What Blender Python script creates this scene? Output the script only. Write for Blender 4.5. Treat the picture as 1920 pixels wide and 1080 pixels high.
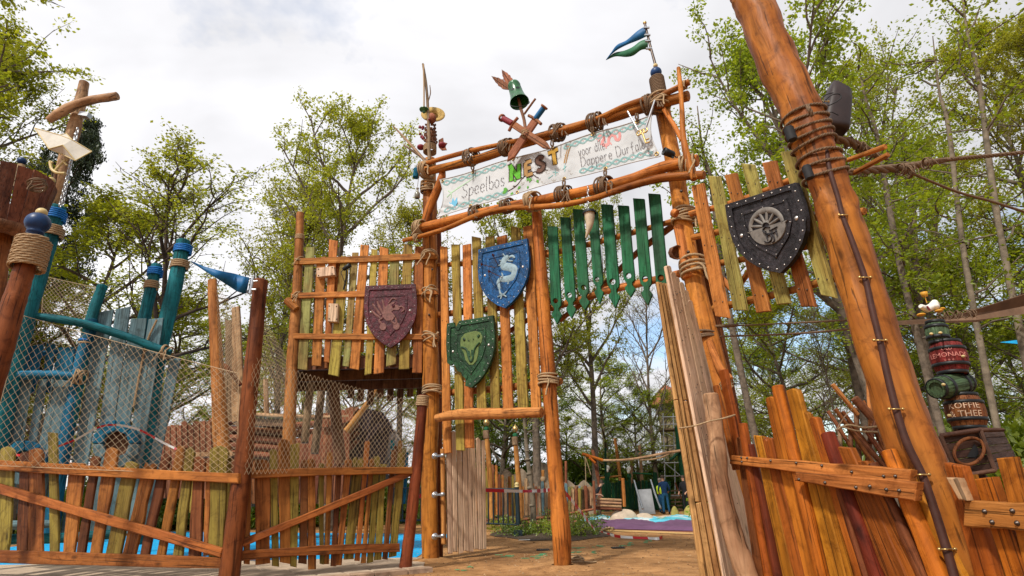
import bpy, math, random
import numpy as np
from mathutils import Vector, Matrix, noise
from mathutils.geometry import tessellate_polygon
R = math.radians
random.seed(7)
for o in list(bpy.data.objects): bpy.data.objects.remove(o)
scene = bpy.context.scene
col = scene.collection

# ------------------------------------------------------------------ camera
F = 1020.0                      # focal length in pixels of the 1920 wide photograph
PITCH, ROLL, CAMH = 21.2, -1.5, 0.9
cam = bpy.data.cameras.new('camera'); camo = bpy.data.objects.new('camera', cam); col.objects.link(camo)
cam.sensor_width = 36.0; cam.lens = F / 1920 * 36.0; cam.clip_start = .05; cam.clip_end = 2000
CR = Matrix.Rotation(R(90 + PITCH), 3, 'X') @ Matrix.Rotation(R(ROLL), 3, 'Z')
CO = Vector((0, 0, CAMH))
camo.matrix_world = Matrix.Translation(CO) @ CR.to_4x4()
scene.camera = camo

# ------------------------------------------------------------------ world, sun, exposure
SUN_DIR = Vector((-.42, -.62, .85)).normalized()      # towards the sun
el = math.asin(SUN_DIR.z); az = math.atan2(SUN_DIR.x, SUN_DIR.y)
world = bpy.data.worlds.new('World'); scene.world = world; world.use_nodes = True
wn = world.node_tree.nodes; wl = world.node_tree.links; wn.clear()
def wnode(t, **k):
    n = wn.new(t)
    for a, b in k.items(): setattr(n, a, b)
    return n
wout = wnode('ShaderNodeOutputWorld'); wbg = wnode('ShaderNodeBackground'); wbg.inputs[1].default_value = .1
sky = wnode('ShaderNodeTexSky', sky_type='NISHITA', sun_disc=False)
sky.sun_elevation = el; sky.sun_rotation = az; sky.air_density = 1.2; sky.dust_density = 1.0
tc = wnode('ShaderNodeTexCoord'); sep = wnode('ShaderNodeSeparateXYZ'); wl.new(tc.outputs['Generated'], sep.inputs[0])
def wmath(op, a, b=None):
    n = wnode('ShaderNodeMath', operation=op)
    for i, v in enumerate((a, b)):
        if v is None: continue
        if isinstance(v, (int, float)): n.inputs[i].default_value = v
        else: wl.new(v, n.inputs[i])
    return n.outputs[0]
zz = wmath('ADD', wmath('MAXIMUM', sep.outputs[2], 0.0), .22)
cx = wmath('DIVIDE', sep.outputs[0], zz); cy = wmath('DIVIDE', sep.outputs[1], zz)
cmb = wnode('ShaderNodeCombineXYZ'); wl.new(cx, cmb.inputs[0]); wl.new(cy, cmb.inputs[1])
cmb.inputs[2].default_value = 4.7
n1 = wnode('ShaderNodeTexNoise'); n1.inputs['Scale'].default_value = 1.15; n1.inputs['Detail'].default_value = 7; n1.inputs['Roughness'].default_value = .55
n2 = wnode('ShaderNodeTexNoise'); n2.inputs['Scale'].default_value = 1.6; n2.inputs['Detail'].default_value = 5; n2.inputs['Distortion'].default_value = .4
wl.new(cmb.outputs[0], n1.inputs['Vector']); wl.new(cmb.outputs[0], n2.inputs['Vector'])
mask = wnode('ShaderNodeMapRange'); mask.inputs['From Min'].default_value = .36; mask.inputs['From Max'].default_value = .46
wl.new(n1.outputs[0], mask.inputs['Value'])
shade = wnode('ShaderNodeMapRange'); shade.inputs['From Min'].default_value = .3; shade.inputs['From Max'].default_value = .7
shade.inputs['To Min'].default_value = .66; shade.inputs['To Max'].default_value = 1.08
wl.new(n2.outputs[0], shade.inputs['Value'])
# cloud is thinner, so brighter, to the left of the view and towards the horizon
gl = wmath('MULTIPLY_ADD', sep.outputs[0], -.34); gl.node.inputs[2].default_value = 1.0
cb = wmath('MULTIPLY', wmath('MULTIPLY', shade.outputs[0], gl), 8.4)
cc = wnode('ShaderNodeVectorMath', operation='SCALE'); cc.inputs[0].default_value = (.975, .97, 1.0); wl.new(cb, cc.inputs['Scale'])
skb = wnode('ShaderNodeVectorMath', operation='SCALE'); skb.inputs['Scale'].default_value = 1.6; wl.new(sky.outputs[0], skb.inputs[0])
mx = wnode('ShaderNodeMix', data_type='RGBA'); wl.new(mask.outputs[0], mx.inputs[0])
wl.new(skb.outputs[0], mx.inputs[6]); wl.new(cc.outputs[0], mx.inputs[7])
wl.new(mx.outputs[2], wbg.inputs[0]); wl.new(wbg.outputs[0], wout.inputs[0])
sl = bpy.data.lights.new('sun', 'SUN'); so = bpy.data.objects.new('sun', sl); col.objects.link(so)
sl.energy = 3.3; sl.angle = R(5); sl.color = (1, .95, .86)
so.rotation_euler = SUN_DIR.to_track_quat('Z', 'Y').to_euler()
scene.view_settings.view_transform = 'Standard'; scene.view_settings.look = 'None'
scene.view_settings.exposure = .40; scene.view_settings.gamma = 1.0; scene.view_settings.use_curve_mapping = False

# ------------------------------------------------------------------ pixel -> place helpers
def ray(px, py): return CR @ Vector(((px - 960) / F, -(py - 540) / F, -1))
def P(px, py, Y):
    r = ray(px, py); return CO + r * (Y / r.y)
def G(px, py, z=0.0):
    r = ray(px, py); return CO + r * ((z - CAMH) / r.z)
FW = CR @ Vector((0, 0, -1))
def depth(p): return (p - CO).dot(FW)
def radw(p, w): return w / 2 * depth(p) / F
class Plane:
    def __init__(s, a, b):
        s.o = Vector((a[0], a[1], 0)); u = Vector((b[0] - a[0], b[1] - a[1], 0)); s.u = u.normalized()
        s.n = Vector((s.u.y, -s.u.x, 0))
        if s.n.dot(-s.o) < 0: s.n = -s.n
    def q(s, px, py, off=0.0):
        r = ray(px, py); o = s.o + s.n * off
        return CO + r * ((o - CO).dot(s.n) / r.dot(s.n))
def at(where, px, py, off=0.0):
    if isinstance(where, Plane): return where.q(px, py, off)
    return P(px, py, where - off)

# ------------------------------------------------------------------ objects
WM = {}
def thing(name, label, cat, loc, group=None):
    o = bpy.data.objects.new(name, None); col.objects.link(o); o.empty_display_size = .1
    loc = Vector(loc); o.location = loc; WM[o] = Matrix.Translation(loc)
    o['label'] = label; o['category'] = cat
    if group: o['group'] = group
    return o
def link(name, me, M, parent=None, mat=None, **props):
    o = bpy.data.objects.new(name, me); col.objects.link(o)
    if mat and not me.materials: me.materials.append(mat)
    WM[o] = M
    if parent is not None:
        o.parent = parent; o.matrix_basis = WM[parent].inverted() @ M
    else: o.matrix_basis = M
    for k, v in props.items(): o[k] = v
    return o
def frame(o, z, x=None):
    z = Vector(z).normalized()
    if x is None: x = Vector((1, 0, 0)) if abs(z.x) < .9 else Vector((0, 1, 0))
    x = (Vector(x) - z * Vector(x).dot(z)).normalized(); y = z.cross(x)
    M = Matrix((x, y, z)).transposed().to_4x4(); M.translation = o
    return M
class MB:
    def __init__(s): s.v = []; s.f = []; s.sm = []
    def add(s, V, Fs, smooth=True):
        b = len(s.v); s.v += [tuple(p) for p in V]; s.f += [tuple(i + b for i in f) for f in Fs]; s.sm += [smooth] * len(Fs)
    def build(s, name, mat, parent=None, axis=None, origin=None, x=None, **props):
        V = np.array(s.v, dtype=float)
        o = Vector(V.mean(0)) if origin is None else Vector(origin)
        M = frame(o, axis, x) if axis is not None else Matrix.Translation(o)
        Mi = np.array(M.inverted()); L = V @ Mi[:3, :3].T + Mi[:3, 3]
        me = bpy.data.meshes.new(name); me.from_pydata(L.tolist(), [], s.f)
        me.polygons.foreach_set('use_smooth', s.sm); me.update()
        return link(name, me, M, parent, mat, **props)
def crom(pts, n):
    """smooth a list of tuples (any size) through its points, n per span"""
    if len(pts) < 3: n = max(n, 2)
    A = [np.array(p, float) for p in pts]; A = [2 * A[0] - A[1]] + A + [2 * A[-1] - A[-2]]; out = []
    for i in range(1, len(A) - 2):
        a, b, c, d = A[i - 1:i + 3]
        for k in range(n):
            t = k / n
            out.append(.5 * ((2 * b) + (-a + c) * t + (2 * a - 5 * b + 4 * c - d) * t * t + (-a + 3 * b - 3 * c + d) * t ** 3))
    out.append(A[-2]); return out
def tube(mb, pts, rad, sides=10, cap=True, wob=0.0, close=False):
    """tube through 3d points with a radius per point"""
    n = len(pts); pts = [Vector(p) for p in pts]
    if not hasattr(rad, '__len__'): rad = [rad] * n
    V = []; up = None; ph = random.random() * 9
    for i, p in enumerate(pts):
        if close: t = pts[(i + 1) % n] - pts[i - 1]
        else: t = pts[min(i + 1, n - 1)] - pts[max(i - 1, 0)]
        t = t.normalized() if t.length > 1e-9 else Vector((0, 0, 1))
        if up is None: up = Vector((0, 0, 1)) if abs(t.z) < .9 else Vector((0, -1, 0))
        a = (up - t * up.dot(t)).normalized(); b = t.cross(a); up = a
        for k in range(sides):
            th = 2 * math.pi * k / sides
            r = rad[i]
            if wob: r *= 1 + wob * noise.noise(Vector((math.cos(th) * 1.2 + ph, math.sin(th) * 1.2, i * .35)))
            V.append(p + (a * math.cos(th) + b * math.sin(th)) * r)
    Fs = []
    m = n if close else n - 1
    for i in range(m):
        j = (i + 1) % n
        for k in range(sides):
            k2 = (k + 1) % sides
            Fs.append((i * sides + k, i * sides + k2, j * sides + k2, j * sides + k))
    mb.add(V, Fs, True)
    if cap and not close:
        for end, i in ((0, 0), (1, n - 1)):
            t = (pts[0] - pts[1]) if end == 0 else (pts[-1] - pts[-2]); t.normalize()
            ring = V[i * sides:(i + 1) * sides]; c = pts[i]; r = rad[i]
            ins = [c + (q - c) * .86 + t * r * .13 for q in ring]
            W = ring + ins
            fs = [((k, (k + 1) % sides, sides + (k + 1) % sides, sides + k) if end else ((k + 1) % sides, k, sides + k, sides + (k + 1) % sides)) for k in range(sides)]
            mb.add(W, fs, True)
            mb.add(ins, [tuple(range(sides)) if end else tuple(reversed(range(sides)))], False)
def pole(name, pts, where, mat, parent=None, sides=14, n=6, off=0.0, wob=.10, Ys=None, **props):
    """log traced by (px, py, width_px[, Y]) points"""
    S = crom(pts, n); W = []; Rr = []
    for s in S:
        w = s[3] if len(s) > 3 else where
        p = at(w, s[0], s[1], off); W.append(p); Rr.append(radw(p, s[2]))
    Rr = [r * random.uniform(.975, 1.025) for r in Rr]
    mb = MB(); tube(mb, W, Rr, sides, True, wob)
    return mb.build(name, mat, parent, axis=(W[0] - W[-1]) if W[0].z > W[-1].z else (W[-1] - W[0]), origin=W[-1] if W[0].z > W[-1].z else W[0], **props)
def inset2(poly, d):
    n = len(poly); out = []
    ar = sum(poly[i][0] * poly[(i + 1) % n][1] - poly[(i + 1) % n][0] * poly[i][1] for i in range(n)); s = 1 if ar > 0 else -1
    for i in range(n):
        p0 = Vector(poly[i - 1]); p1 = Vector(poly[i]); p2 = Vector(poly[(i + 1) % n])
        a = (p1 - p0); b = (p2 - p1)
        if a.length < 1e-9 or b.length < 1e-9: out.append(p1); continue
        a.normalize(); b.normalize()
        na = Vector((-a.y, a.x)) * s; nb = Vector((-b.y, b.x)) * s; m = na + nb
        if m.length < .2: out.append(p1 + na * d); continue
        m.normalize(); out.append(p1 + m * (d / max(.45, m.dot(na))))
    return out
def slab(mb, poly, nrm, th, holes=(), bev=None):
    """prism from coplanar 3d outline; front face towards nrm, thickness th behind it"""
    poly = [Vector(p) for p in poly]; nrm = Vector(nrm).normalized(); o = poly[0].copy()
    x = (poly[1] - o); x = (x - nrm * x.dot(nrm)).normalized(); y = nrm.cross(x)
    def to2(p): return ((p - o).dot(x), (p - o).dot(y))
    def to3(q, h): return o + x * q[0] + y * q[1] + nrm * h
    loops = [[to2(p) for p in poly]] + [[to2(Vector(p)) for p in h] for h in holes]
    if bev is None: bev = min(.006, th * .25)
    V = []; Fs = []; front = []; back = []
    for li, lp in enumerate(loops):
        ar = sum(lp[i][0] * lp[(i + 1) % len(lp)][1] - lp[(i + 1) % len(lp)][0] * lp[i][1] for i in range(len(lp)))
        want = 1 if li == 0 else -1
        if ar * want < 0: lp.reverse()
        d = bev if li == 0 else -bev
        if li == 0: ins = inset2(lp, bev)
        else:
            ins = inset2(lp, -bev)
        n = len(lp); b = len(V)
        V += [to3(q, 0) for q in ins] + [to3(q, -bev) for q in lp] + [to3(q, -th) for q in lp]
        for i in range(n):
            j = (i + 1) % n
            Fs.append((b + i, b + n + i, b + n + j, b + j)); Fs.append((b + n + i, b + 2 * n + i, b + 2 * n + j, b + n + j))
        front.append([V[b + i] for i in range(n)]); back.append([V[b + 2 * n + i] for i in range(n)])
    mb.add(V, Fs, False)
    fl = [p for l in front for p in l]; bl = [p for l in back for p in l]
    if len(loops) == 1 and len(loops[0]) == 4: tr = [(0, 1, 2, 3)]
    else: tr = tessellate_polygon(front)
    ff = []
    for t in tr:
        a, b_, c = fl[t[0]], fl[t[1]], fl[t[2]]
        if (b_ - a).cross(c - a).dot(nrm) < 0: t = tuple(reversed(t))
        ff.append(tuple(t))
    mb.add(fl, ff, False); mb.add(bl, [tuple(reversed(t)) for t in ff], False)
def plank(name, top, bot, w0, w1, where, mat, parent=None, th=.03, off=0.0, cut='flat', jit=.05, holes=(), **props):
    """board traced by its centre line and pixel widths; cut: flat, round, point, snaggle"""
    rnd = random.Random(int(top[0] * 131 + top[1] * 17 + bot[0]))
    T = np.array(top, float); B = np.array(bot, float); k = 5
    L = []; Rr = []
    for i in range(k + 1):
        t = i / k; c = T + (B - T) * t; w = w0 + (w1 - w0) * t; j = lambda: w * jit * rnd.uniform(-1, 1)
        L.append([c[0] - w / 2 + j(), c[1]]); Rr.append([c[0] + w / 2 + j(), c[1]])
    sl_ = rnd.uniform(-.15, .15) * w0
    L[0][1] += sl_; Rr[0][1] -= sl_; s2 = rnd.uniform(-.12, .12) * w1; L[-1][1] += s2; Rr[-1][1] -= s2
    head = []
    if cut == 'round': head = [(T[0] - w0 * .33, T[1] - w0 * .22), (T[0], T[1] - w0 * .33), (T[0] + w0 * .33, T[1] - w0 * .2)]
    if cut == 'point': head = [(T[0] + w0 * rnd.uniform(-.15, .15), T[1] - w0 * .55)]
    if cut == 'snag': head = [(T[0] - w0 * .25, T[1] - w0 * .3), (T[0], T[1] + w0 * .05), (T[0] + w0 * .28, T[1] - w0 * .22)]
    px = L[::-1] + head + Rr
    pts = [at(where, a, b, off) for a, b in px]
    if isinstance(where, Plane): n = where.n
    else: n = Vector((0, -1, 0))
    mb = MB(); slab(mb, pts, n, th, bev=min(.008, th * .3))
    a = at(where, T[0], T[1], off); b = at(where, B[0], B[1], off)
    return mb.build(name, mat, parent, axis=a - b if a.z > b.z else b - a, origin=b if a.z > b.z else a, x=n.cross(Vector((0, 0, 1))), **props)
def helix(c, ax, r, turns, pitch, rr, mat, parent, name='rope_wrap', n=20, strands=1, jit=.0, **props):
    """rope wound round an axis"""
    c = Vector(c); M = frame(c, ax); mb = MB(); N = int(turns * n); H = turns * pitch; rnd = random.Random(int(c.x * 997 + c.z * 313))
    off = [rnd.uniform(-1, 1) for _ in range(N + 1)]
    if strands == 1:
        pts = [M @ Vector((math.cos(2 * math.pi * i / n) * (r + off[i] * jit), math.sin(2 * math.pi * i / n) * (r + off[i] * jit), -H / 2 + H * i / N + off[i] * jit)) for i in range(N + 1)]
        tube(mb, pts, rr, 6)
    else:
        Nn = N * 2
        for s in range(strands):
            pts = []
            for i in range(Nn + 1):
                a = math.pi * i / n; tw = s * 2 * math.pi / strands + a * (r / rr) * .38; q = rr * .52
                pts.append(M @ Vector((math.cos(a) * (r + q * math.cos(tw)), math.sin(a) * (r + q * math.cos(tw)), -H / 2 + H * i / Nn + q * math.sin(tw))))
            tube(mb, pts, rr * .6, 5)
    return mb.build(name, mat, parent, **props)
def lash(px, py, w, where, ax, mat, parent, off=0.0, turns=6, name='lashing', wild=.3, tails=1):
    """a hank of rope tied round a pole of w pixels at that place; ax = pole direction in pixels"""
    c = at(where, px, py, off); r = radw(c, w); a = at(where, px + ax[0] * 10, py + ax[1] * 10, off) - c
    mb = MB(); rnd = random.Random(int(px * 7 + py)); rr = r * .115
    for k in range(turns):
        tl = rnd.uniform(-wild, wild); z0 = (k - (turns - 1) / 2) * rr * 1.9
        M = frame(c, a.normalized() + Vector((rnd.uniform(-1, 1), rnd.uniform(-1, 1), rnd.uniform(-1, 1))) * wild * .8)
        pts = [M @ Vector((math.cos(t) * r * 1.12, math.sin(t) * r * 1.12, z0 + math.sin(t * 2 + k) * rr * .5)) for t in [2 * math.pi * i / 18 for i in range(18)]]
        tube(mb, pts, rr, 6, close=True)
    for k in range(tails):
        d = Vector((rnd.uniform(-.5, .5), -.4, -1)); s = c + Vector((rnd.uniform(-.5, .5) * r, -r * 1.15, 0))
        pts = [s, s + d * r * .6 + Vector((.2 * r, 0, .2 * r)), s + d * r * 1.4, s + d * r * 2.0]
        tube(mb, [Vector(p) for p in crom([tuple(p) for p in pts], 3)], rr * .8, 5)
    return mb.build(name, mat, parent)
def rope_px(name, pts, mat, parent=None, strands=1, n=6, twist=1.0, **props):
    """rope through (px, py, width, Y) points"""
    S = crom(pts, n); W = [P(s[0], s[1], s[3]) for s in S]; r = [radw(W[i], S[i][2]) for i in range(len(S))]; mb = MB()
    if strands == 1: tube(mb, W, r, 6)
    else:
        # resample finely and twist
        fine = []; L = 0
        for i in range(len(W) - 1):
            d = (W[i + 1] - W[i]).length; k = max(2, int(d / (r[i] * 1.2)))
            k = min(k, 60)
            for j in range(k):
                t = j / k; fine.append((W[i].lerp(W[i + 1], t), r[i] + (r[i + 1] - r[i]) * t, L + d * t))
            L += d
        ax = (W[-1] - W[0]).normalized(); M = frame(Vector(), ax).to_3x3()
        for s in range(strands):
            pts3 = []
            for p, rr, l in fine:
                a = s * 2 * math.pi / strands + l / rr * .9 * twist
                pts3.append(p + M @ Vector((math.cos(a), math.sin(a), 0)) * rr * .5)
            tube(mb, pts3, [q[1] * .58 for q in fine], 5)
    return mb.build(name, mat, parent, **props)
def lathe(mb, c, ax, prof, sides=24):
    """profile of (height, radius) about an axis"""
    M = frame(Vector(c), ax); V = []
    for h, r in prof:
        for k in range(sides):
            t = 2 * math.pi * k / sides; V.append(M @ Vector((math.cos(t) * r, math.sin(t) * r, h)))
    Fs = [(i * sides + k, i * sides + (k + 1) % sides, (i + 1) * sides + (k + 1) % sides, (i + 1) * sides + k) for i in range(len(prof) - 1) for k in range(sides)]
    mb.add(V, Fs, True)
def ball(mb, c, r, sq=1.0, sides=16):
    pr = [(-r * sq * math.cos(math.pi * i / 10), max(r * math.sin(math.pi * i / 10), 1e-4)) for i in range(11)]
    lathe(mb, c, (0, 0, 1), pr, sides)
def box(mb, c, sx, sy, sz, M=None):
    M = M or Matrix.Identity(3); c = Vector(c)
    V = [c + M @ Vector((x * sx / 2, y * sy / 2, z * sz / 2)) for x in (-1, 1) for y in (-1, 1) for z in (-1, 1)]
    mb.add(V, [(0, 1, 3, 2), (4, 6, 7, 5), (0, 4, 5, 1), (2, 3, 7, 6), (0, 2, 6, 4), (1, 5, 7, 3)], False)

# ------------------------------------------------------------------ materials
def new_mat(name):
    m = bpy.data.materials.new(name); m.use_nodes = True; nt = m.node_tree
    return m, nt, nt.nodes['Principled BSDF'], nt.links
def ramp(nt, stops):
    r = nt.nodes.new('ShaderNodeValToRGB'); e = r.color_ramp.elements
    while len(e) > 1: e.remove(e[-1])
    e[0].position = stops[0][0]; e[0].color = (*stops[0][1], 1) if hasattr(stops[0][1], '__len__') else (stops[0][1],) * 3 + (1,)
    for p, c in stops[1:]:
        x = e.new(p); x.color = (*c, 1) if hasattr(c, '__len__') else (c, c, c, 1)
    return r
def mul(nt, a, b, fac=1.0, mode='MULTIPLY'):
    m = nt.nodes.new('ShaderNodeMix'); m.data_type = 'RGBA'; m.blend_type = mode; m.inputs[0].default_value = fac
    for i, v in ((6, a), (7, b)):
        if isinstance(v, tuple): m.inputs[i].default_value = (*v, 1)
        else: nt.links.new(v, m.inputs[i])
    return m.outputs[2]
def coords(nt, scale, rnd=True):
    t = nt.nodes.new('ShaderNodeTexCoord'); src = t.outputs['Object']
    if rnd:
        oi = nt.nodes.new('ShaderNodeObjectInfo'); k = nt.nodes.new('ShaderNodeMath'); k.operation = 'MULTIPLY'; k.inputs[1].default_value = 57.3
        nt.links.new(oi.outputs['Random'], k.inputs[0]); a = nt.nodes.new('ShaderNodeVectorMath'); a.operation = 'ADD'
        nt.links.new(src, a.inputs[0]); nt.links.new(k.outputs[0], a.inputs[1]); src = a.outputs[0]
    m = nt.nodes.new('ShaderNodeMapping'); m.inputs['Scale'].default_value = scale; nt.links.new(src, m.inputs[0])
    return m.outputs[0]
def ntex(nt, vec, scale, detail=4, rough=.55, dist=0.0):
    n = nt.nodes.new('ShaderNodeTexNoise'); nt.links.new(vec, n.inputs['Vector'])
    n.inputs['Scale'].default_value = scale; n.inputs['Detail'].default_value = detail; n.inputs['Roughness'].default_value = rough; n.inputs['Distortion'].default_value = dist
    return n.outputs[0]
def wood(name, c, c2=None, rough=.5, var=.22, grain=1.0, hue=.006, blotch=.75, knots=True, bump=.5, wear=.75):
    """stained timber: grain along local z, each object its own tone"""
    m, nt, bs, lk = new_mat(name)
    c2 = c2 or tuple(x * .45 for x in c)
    v = coords(nt, (14 * grain, 14 * grain, .9)); g = ntex(nt, v, 2.2, 7, .62, .6)
    gr = ramp(nt, [(.28, .42), (.5, .92), (.72, 1.2)]); lk.new(g, gr.inputs[0])
    v2 = coords(nt, (1.6, 1.6, .7)); b = ntex(nt, v2, 1.6, 3, .6, .3)
    br = ramp(nt, [(.34, c2), (.58, c)]); lk.new(b, br.inputs[0])
    base = mul(nt, c, br.outputs[0], blotch, 'MIX')
    base = mul(nt, base, gr.outputs[0], .85)
    v3 = coords(nt, (38 * grain, 38 * grain, .55)); cr = ntex(nt, v3, 1.5, 2, .5)      # drying cracks
    ck = ramp(nt, [(.335, .22), (.385, 1.0)]); lk.new(cr, ck.inputs[0]); base = mul(nt, base, ck.outputs[0], .8)
    v5 = coords(nt, (1, 1, 1)); dirt = ntex(nt, v5, 5.5, 5, .7, 1.0); dr = ramp(nt, [(.3, (.4, .34, .3)), (.5, (1, 1, 1))]); lk.new(dirt, dr.inputs[0])
    base = mul(nt, base, dr.outputs[0], wear)
    v6 = coords(nt, (3.5, 3.5, .45)); st_ = ntex(nt, v6, 1.3, 4, .6, .8); sr = ramp(nt, [(.36, (.5, .42, .38)), (.56, (1.04, 1.04, 1.04))]); lk.new(st_, sr.inputs[0]); base = mul(nt, base, sr.outputs[0], wear)
    if knots:
        v4 = coords(nt, (5, 5, 2.0)); vo = nt.nodes.new('ShaderNodeTexVoronoi'); lk.new(v4, vo.inputs['Vector']); vo.inputs['Scale'].default_value = 1.0
        kr = ramp(nt, [(.05, .2), (.13, .75), (.17, 1.0)]); lk.new(vo.outputs['Distance'], kr.inputs[0]); base = mul(nt, base, kr.outputs[0], .75)
    oi = nt.nodes.new('ShaderNodeObjectInfo'); h = nt.nodes.new('ShaderNodeHueSaturation'); lk.new(base, h.inputs['Color'])
    mr = nt.nodes.new('ShaderNodeMapRange'); lk.new(oi.outputs['Random'], mr.inputs[0]); mr.inputs['To Min'].default_value = 1 - var; mr.inputs['To Max'].default_value = 1 + var
    lk.new(mr.outputs[0], h.inputs['Value'])
    w = nt.nodes.new('ShaderNodeMath'); w.operation = 'MULTIPLY'; w.inputs[1].default_value = 7.13; lk.new(oi.outputs['Random'], w.inputs[0])
    fr = nt.nodes.new('ShaderNodeMath'); fr.operation = 'FRACT'; lk.new(w.outputs[0], fr.inputs[0])
    mh = nt.nodes.new('ShaderNodeMapRange'); lk.new(fr.outputs[0], mh.inputs[0]); mh.inputs['To Min'].default_value = .5 - hue; mh.inputs['To Max'].default_value = .5 + hue
    lk.new(mh.outputs[0], h.inputs['Hue']); lk.new(h.outputs[0], bs.inputs['Base Color'])
    rr = ramp(nt, [(.3, min(1, rough + .2)), (.7, rough)]); lk.new(g, rr.inputs[0]); lk.new(rr.outputs[0], bs.inputs['Roughness'])
    bs.inputs['Specular IOR Level'].default_value = .14
    bp = nt.nodes.new('ShaderNodeBump'); bp.inputs['Strength'].default_value = bump; bp.inputs['Distance'].default_value = .012
    sm = nt.nodes.new('ShaderNodeMath'); sm.operation = 'MULTIPLY'; lk.new(gr.outputs[0], sm.inputs[0]); lk.new(ck.outputs[0], sm.inputs[1])
    lk.new(sm.outputs[0], bp.inputs['Height']); lk.new(bp.outputs[0], bs.inputs['Normal'])
    return m
def shieldmat(name, c, hi):
    m, nt, bs, lk = new_mat(name); v = coords(nt, (1, 1, 1)); n = ntex(nt, v, 16, 7, .68); big = ntex(nt, v, 3.2, 4, .6)
    r = ramp(nt, [(.34, tuple(x * .35 for x in c)), (.52, c), (.66, tuple(x * 1.5 for x in c)), (.75, hi)]); lk.new(n, r.inputs[0])
    r2 = ramp(nt, [(.38, (.5, .5, .5)), (.6, (1.1, 1.1, 1.1))]); lk.new(big, r2.inputs[0]); lk.new(mul(nt, r.outputs[0], r2.outputs[0]), bs.inputs['Base Color'])
    bs.inputs['Roughness'].default_value = .5; bs.inputs['Specular IOR Level'].default_value = .28
    bp = nt.nodes.new('ShaderNodeBump'); bp.inputs['Strength'].default_value = 1; bp.inputs['Distance'].default_value = .02; lk.new(n, bp.inputs['Height']); lk.new(bp.outputs[0], bs.inputs['Normal']); return m
def plain(name, c, rough=.6, metal=0.0, nscale=8, amt=.35, bump=.2, bdist=.005, spec=.3, var=.0, c2=None, detail=6):
    m, nt, bs, lk = new_mat(name)
    v = coords(nt, (1, 1, 1)); n = ntex(nt, v, nscale, detail, .62)
    c2 = c2 or tuple(x * (1 - amt) for x in c)
    r = ramp(nt, [(.33, c2), (.62, c)]); lk.new(n, r.inputs[0]); out = r.outputs[0]
    if var:
        oi = nt.nodes.new('ShaderNodeObjectInfo'); h = nt.nodes.new('ShaderNodeHueSaturation'); lk.new(out, h.inputs['Color'])
        mr = nt.nodes.new('ShaderNodeMapRange'); lk.new(oi.outputs['Random'], mr.inputs[0]); mr.inputs['To Min'].default_value = 1 - var; mr.inputs['To Max'].default_value = 1 + var
        lk.new(mr.outputs[0], h.inputs['Value']); out = h.outputs[0]
    lk.new(out, bs.inputs['Base Color']); bs.inputs['Roughness'].default_value = rough; bs.inputs['Metallic'].default_value = metal; bs.inputs['Specular IOR Level'].default_value = spec
    if bump:
        bp = nt.nodes.new('ShaderNodeBump'); bp.inputs['Strength'].default_value = bump; bp.inputs['Distance'].default_value = bdist
        lk.new(n, bp.inputs['Height']); lk.new(bp.outputs[0], bs.inputs['Normal'])
    return m
def leafmat(name, c, c2, var=.15, tr=.5):
    m = bpy.data.materials.new(name); m.use_nodes = True; nt = m.node_tree; nt.nodes.clear(); lk = nt.links
    out = nt.nodes.new('ShaderNodeOutputMaterial'); gi = nt.nodes.new('ShaderNodeNewGeometry')
    r = ramp(nt, [(0, c), (1, c2)]); lk.new(gi.outputs['Random Per Island'], r.inputs[0])
    oi = nt.nodes.new('ShaderNodeObjectInfo'); h = nt.nodes.new('ShaderNodeHueSaturation'); lk.new(r.outputs[0], h.inputs['Color'])
    mr = nt.nodes.new('ShaderNodeMapRange'); lk.new(oi.outputs['Random'], mr.inputs[0]); mr.inputs['To Min'].default_value = 1 - var; mr.inputs['To Max'].default_value = 1 + var
    lk.new(mr.outputs[0], h.inputs['Value'])
    d = nt.nodes.new('ShaderNodeBsdfDiffuse'); t = nt.nodes.new('ShaderNodeBsdfTranslucent'); g = nt.nodes.new('ShaderNodeBsdfGlossy'); g.inputs['Roughness'].default_value = .45
    lk.new(h.outputs[0], d.inputs[0]); lk.new(mul(nt, h.outputs[0], (1.6, 1.5, .55)), t.inputs[0])
    m1 = nt.nodes.new('ShaderNodeMixShader'); m1.inputs[0].default_value = tr; lk.new(d.outputs[0], m1.inputs[1]); lk.new(t.outputs[0], m1.inputs[2])
    m2 = nt.nodes.new('ShaderNodeMixShader'); m2.inputs[0].default_value = .04; lk.new(m1.outputs[0], m2.inputs[1]); lk.new(g.outputs[0], m2.inputs[2])
    lk.new(m2.outputs[0], out.inputs[0]); return m
M = {}
M['orange'] = wood('orange_stained_wood', (.50, .19, .045), (.30, .10, .022))
M['orange2'] = wood('tan_orange_wood', (.52, .225, .065), (.34, .125, .03))
M['fo'] = wood('weathered_orange_picket', (.35, .135, .03), (.20, .065, .016))
M['fb'] = wood('dark_brown_picket', (.17, .06, .02), (.09, .03, .012))
M['fg'] = wood('olive_picket', (.245, .185, .036), (.15, .10, .022), var=.15)
M['fr'] = wood('fence_rail_wood', (.34, .115, .026), (.19, .055, .015), grain=.7)
M['log'] = wood('orange_log', (.50, .175, .03), (.30, .085, .018), grain=.6, blotch=.7, rough=.42)
M['brown'] = wood('brown_stained_wood', (.25, .082, .025), (.14, .045, .016))
M['red'] = wood('red_brown_log', (.19, .052, .016), (.085, .022, .01), grain=.6, blotch=.8, rough=.4)
M['deepred'] = wood('deep_red_wood', (.17, .03, .01), (.09, .016, .008))
M['bright'] = wood('bright_orange_wood', (.46, .12, .012), (.25, .06, .01), rough=.42)
M['amber'] = wood('amber_wood', (.42, .155, .014), (.22, .07, .009), rough=.42)
M['ro'] = wood('oiled_orange_board', (.38, .115, .014), (.20, .05, .008), rough=.4)
M['ro2'] = wood('oiled_rust_board', (.31, .085, .013), (.16, .036, .008), rough=.4)
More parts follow.
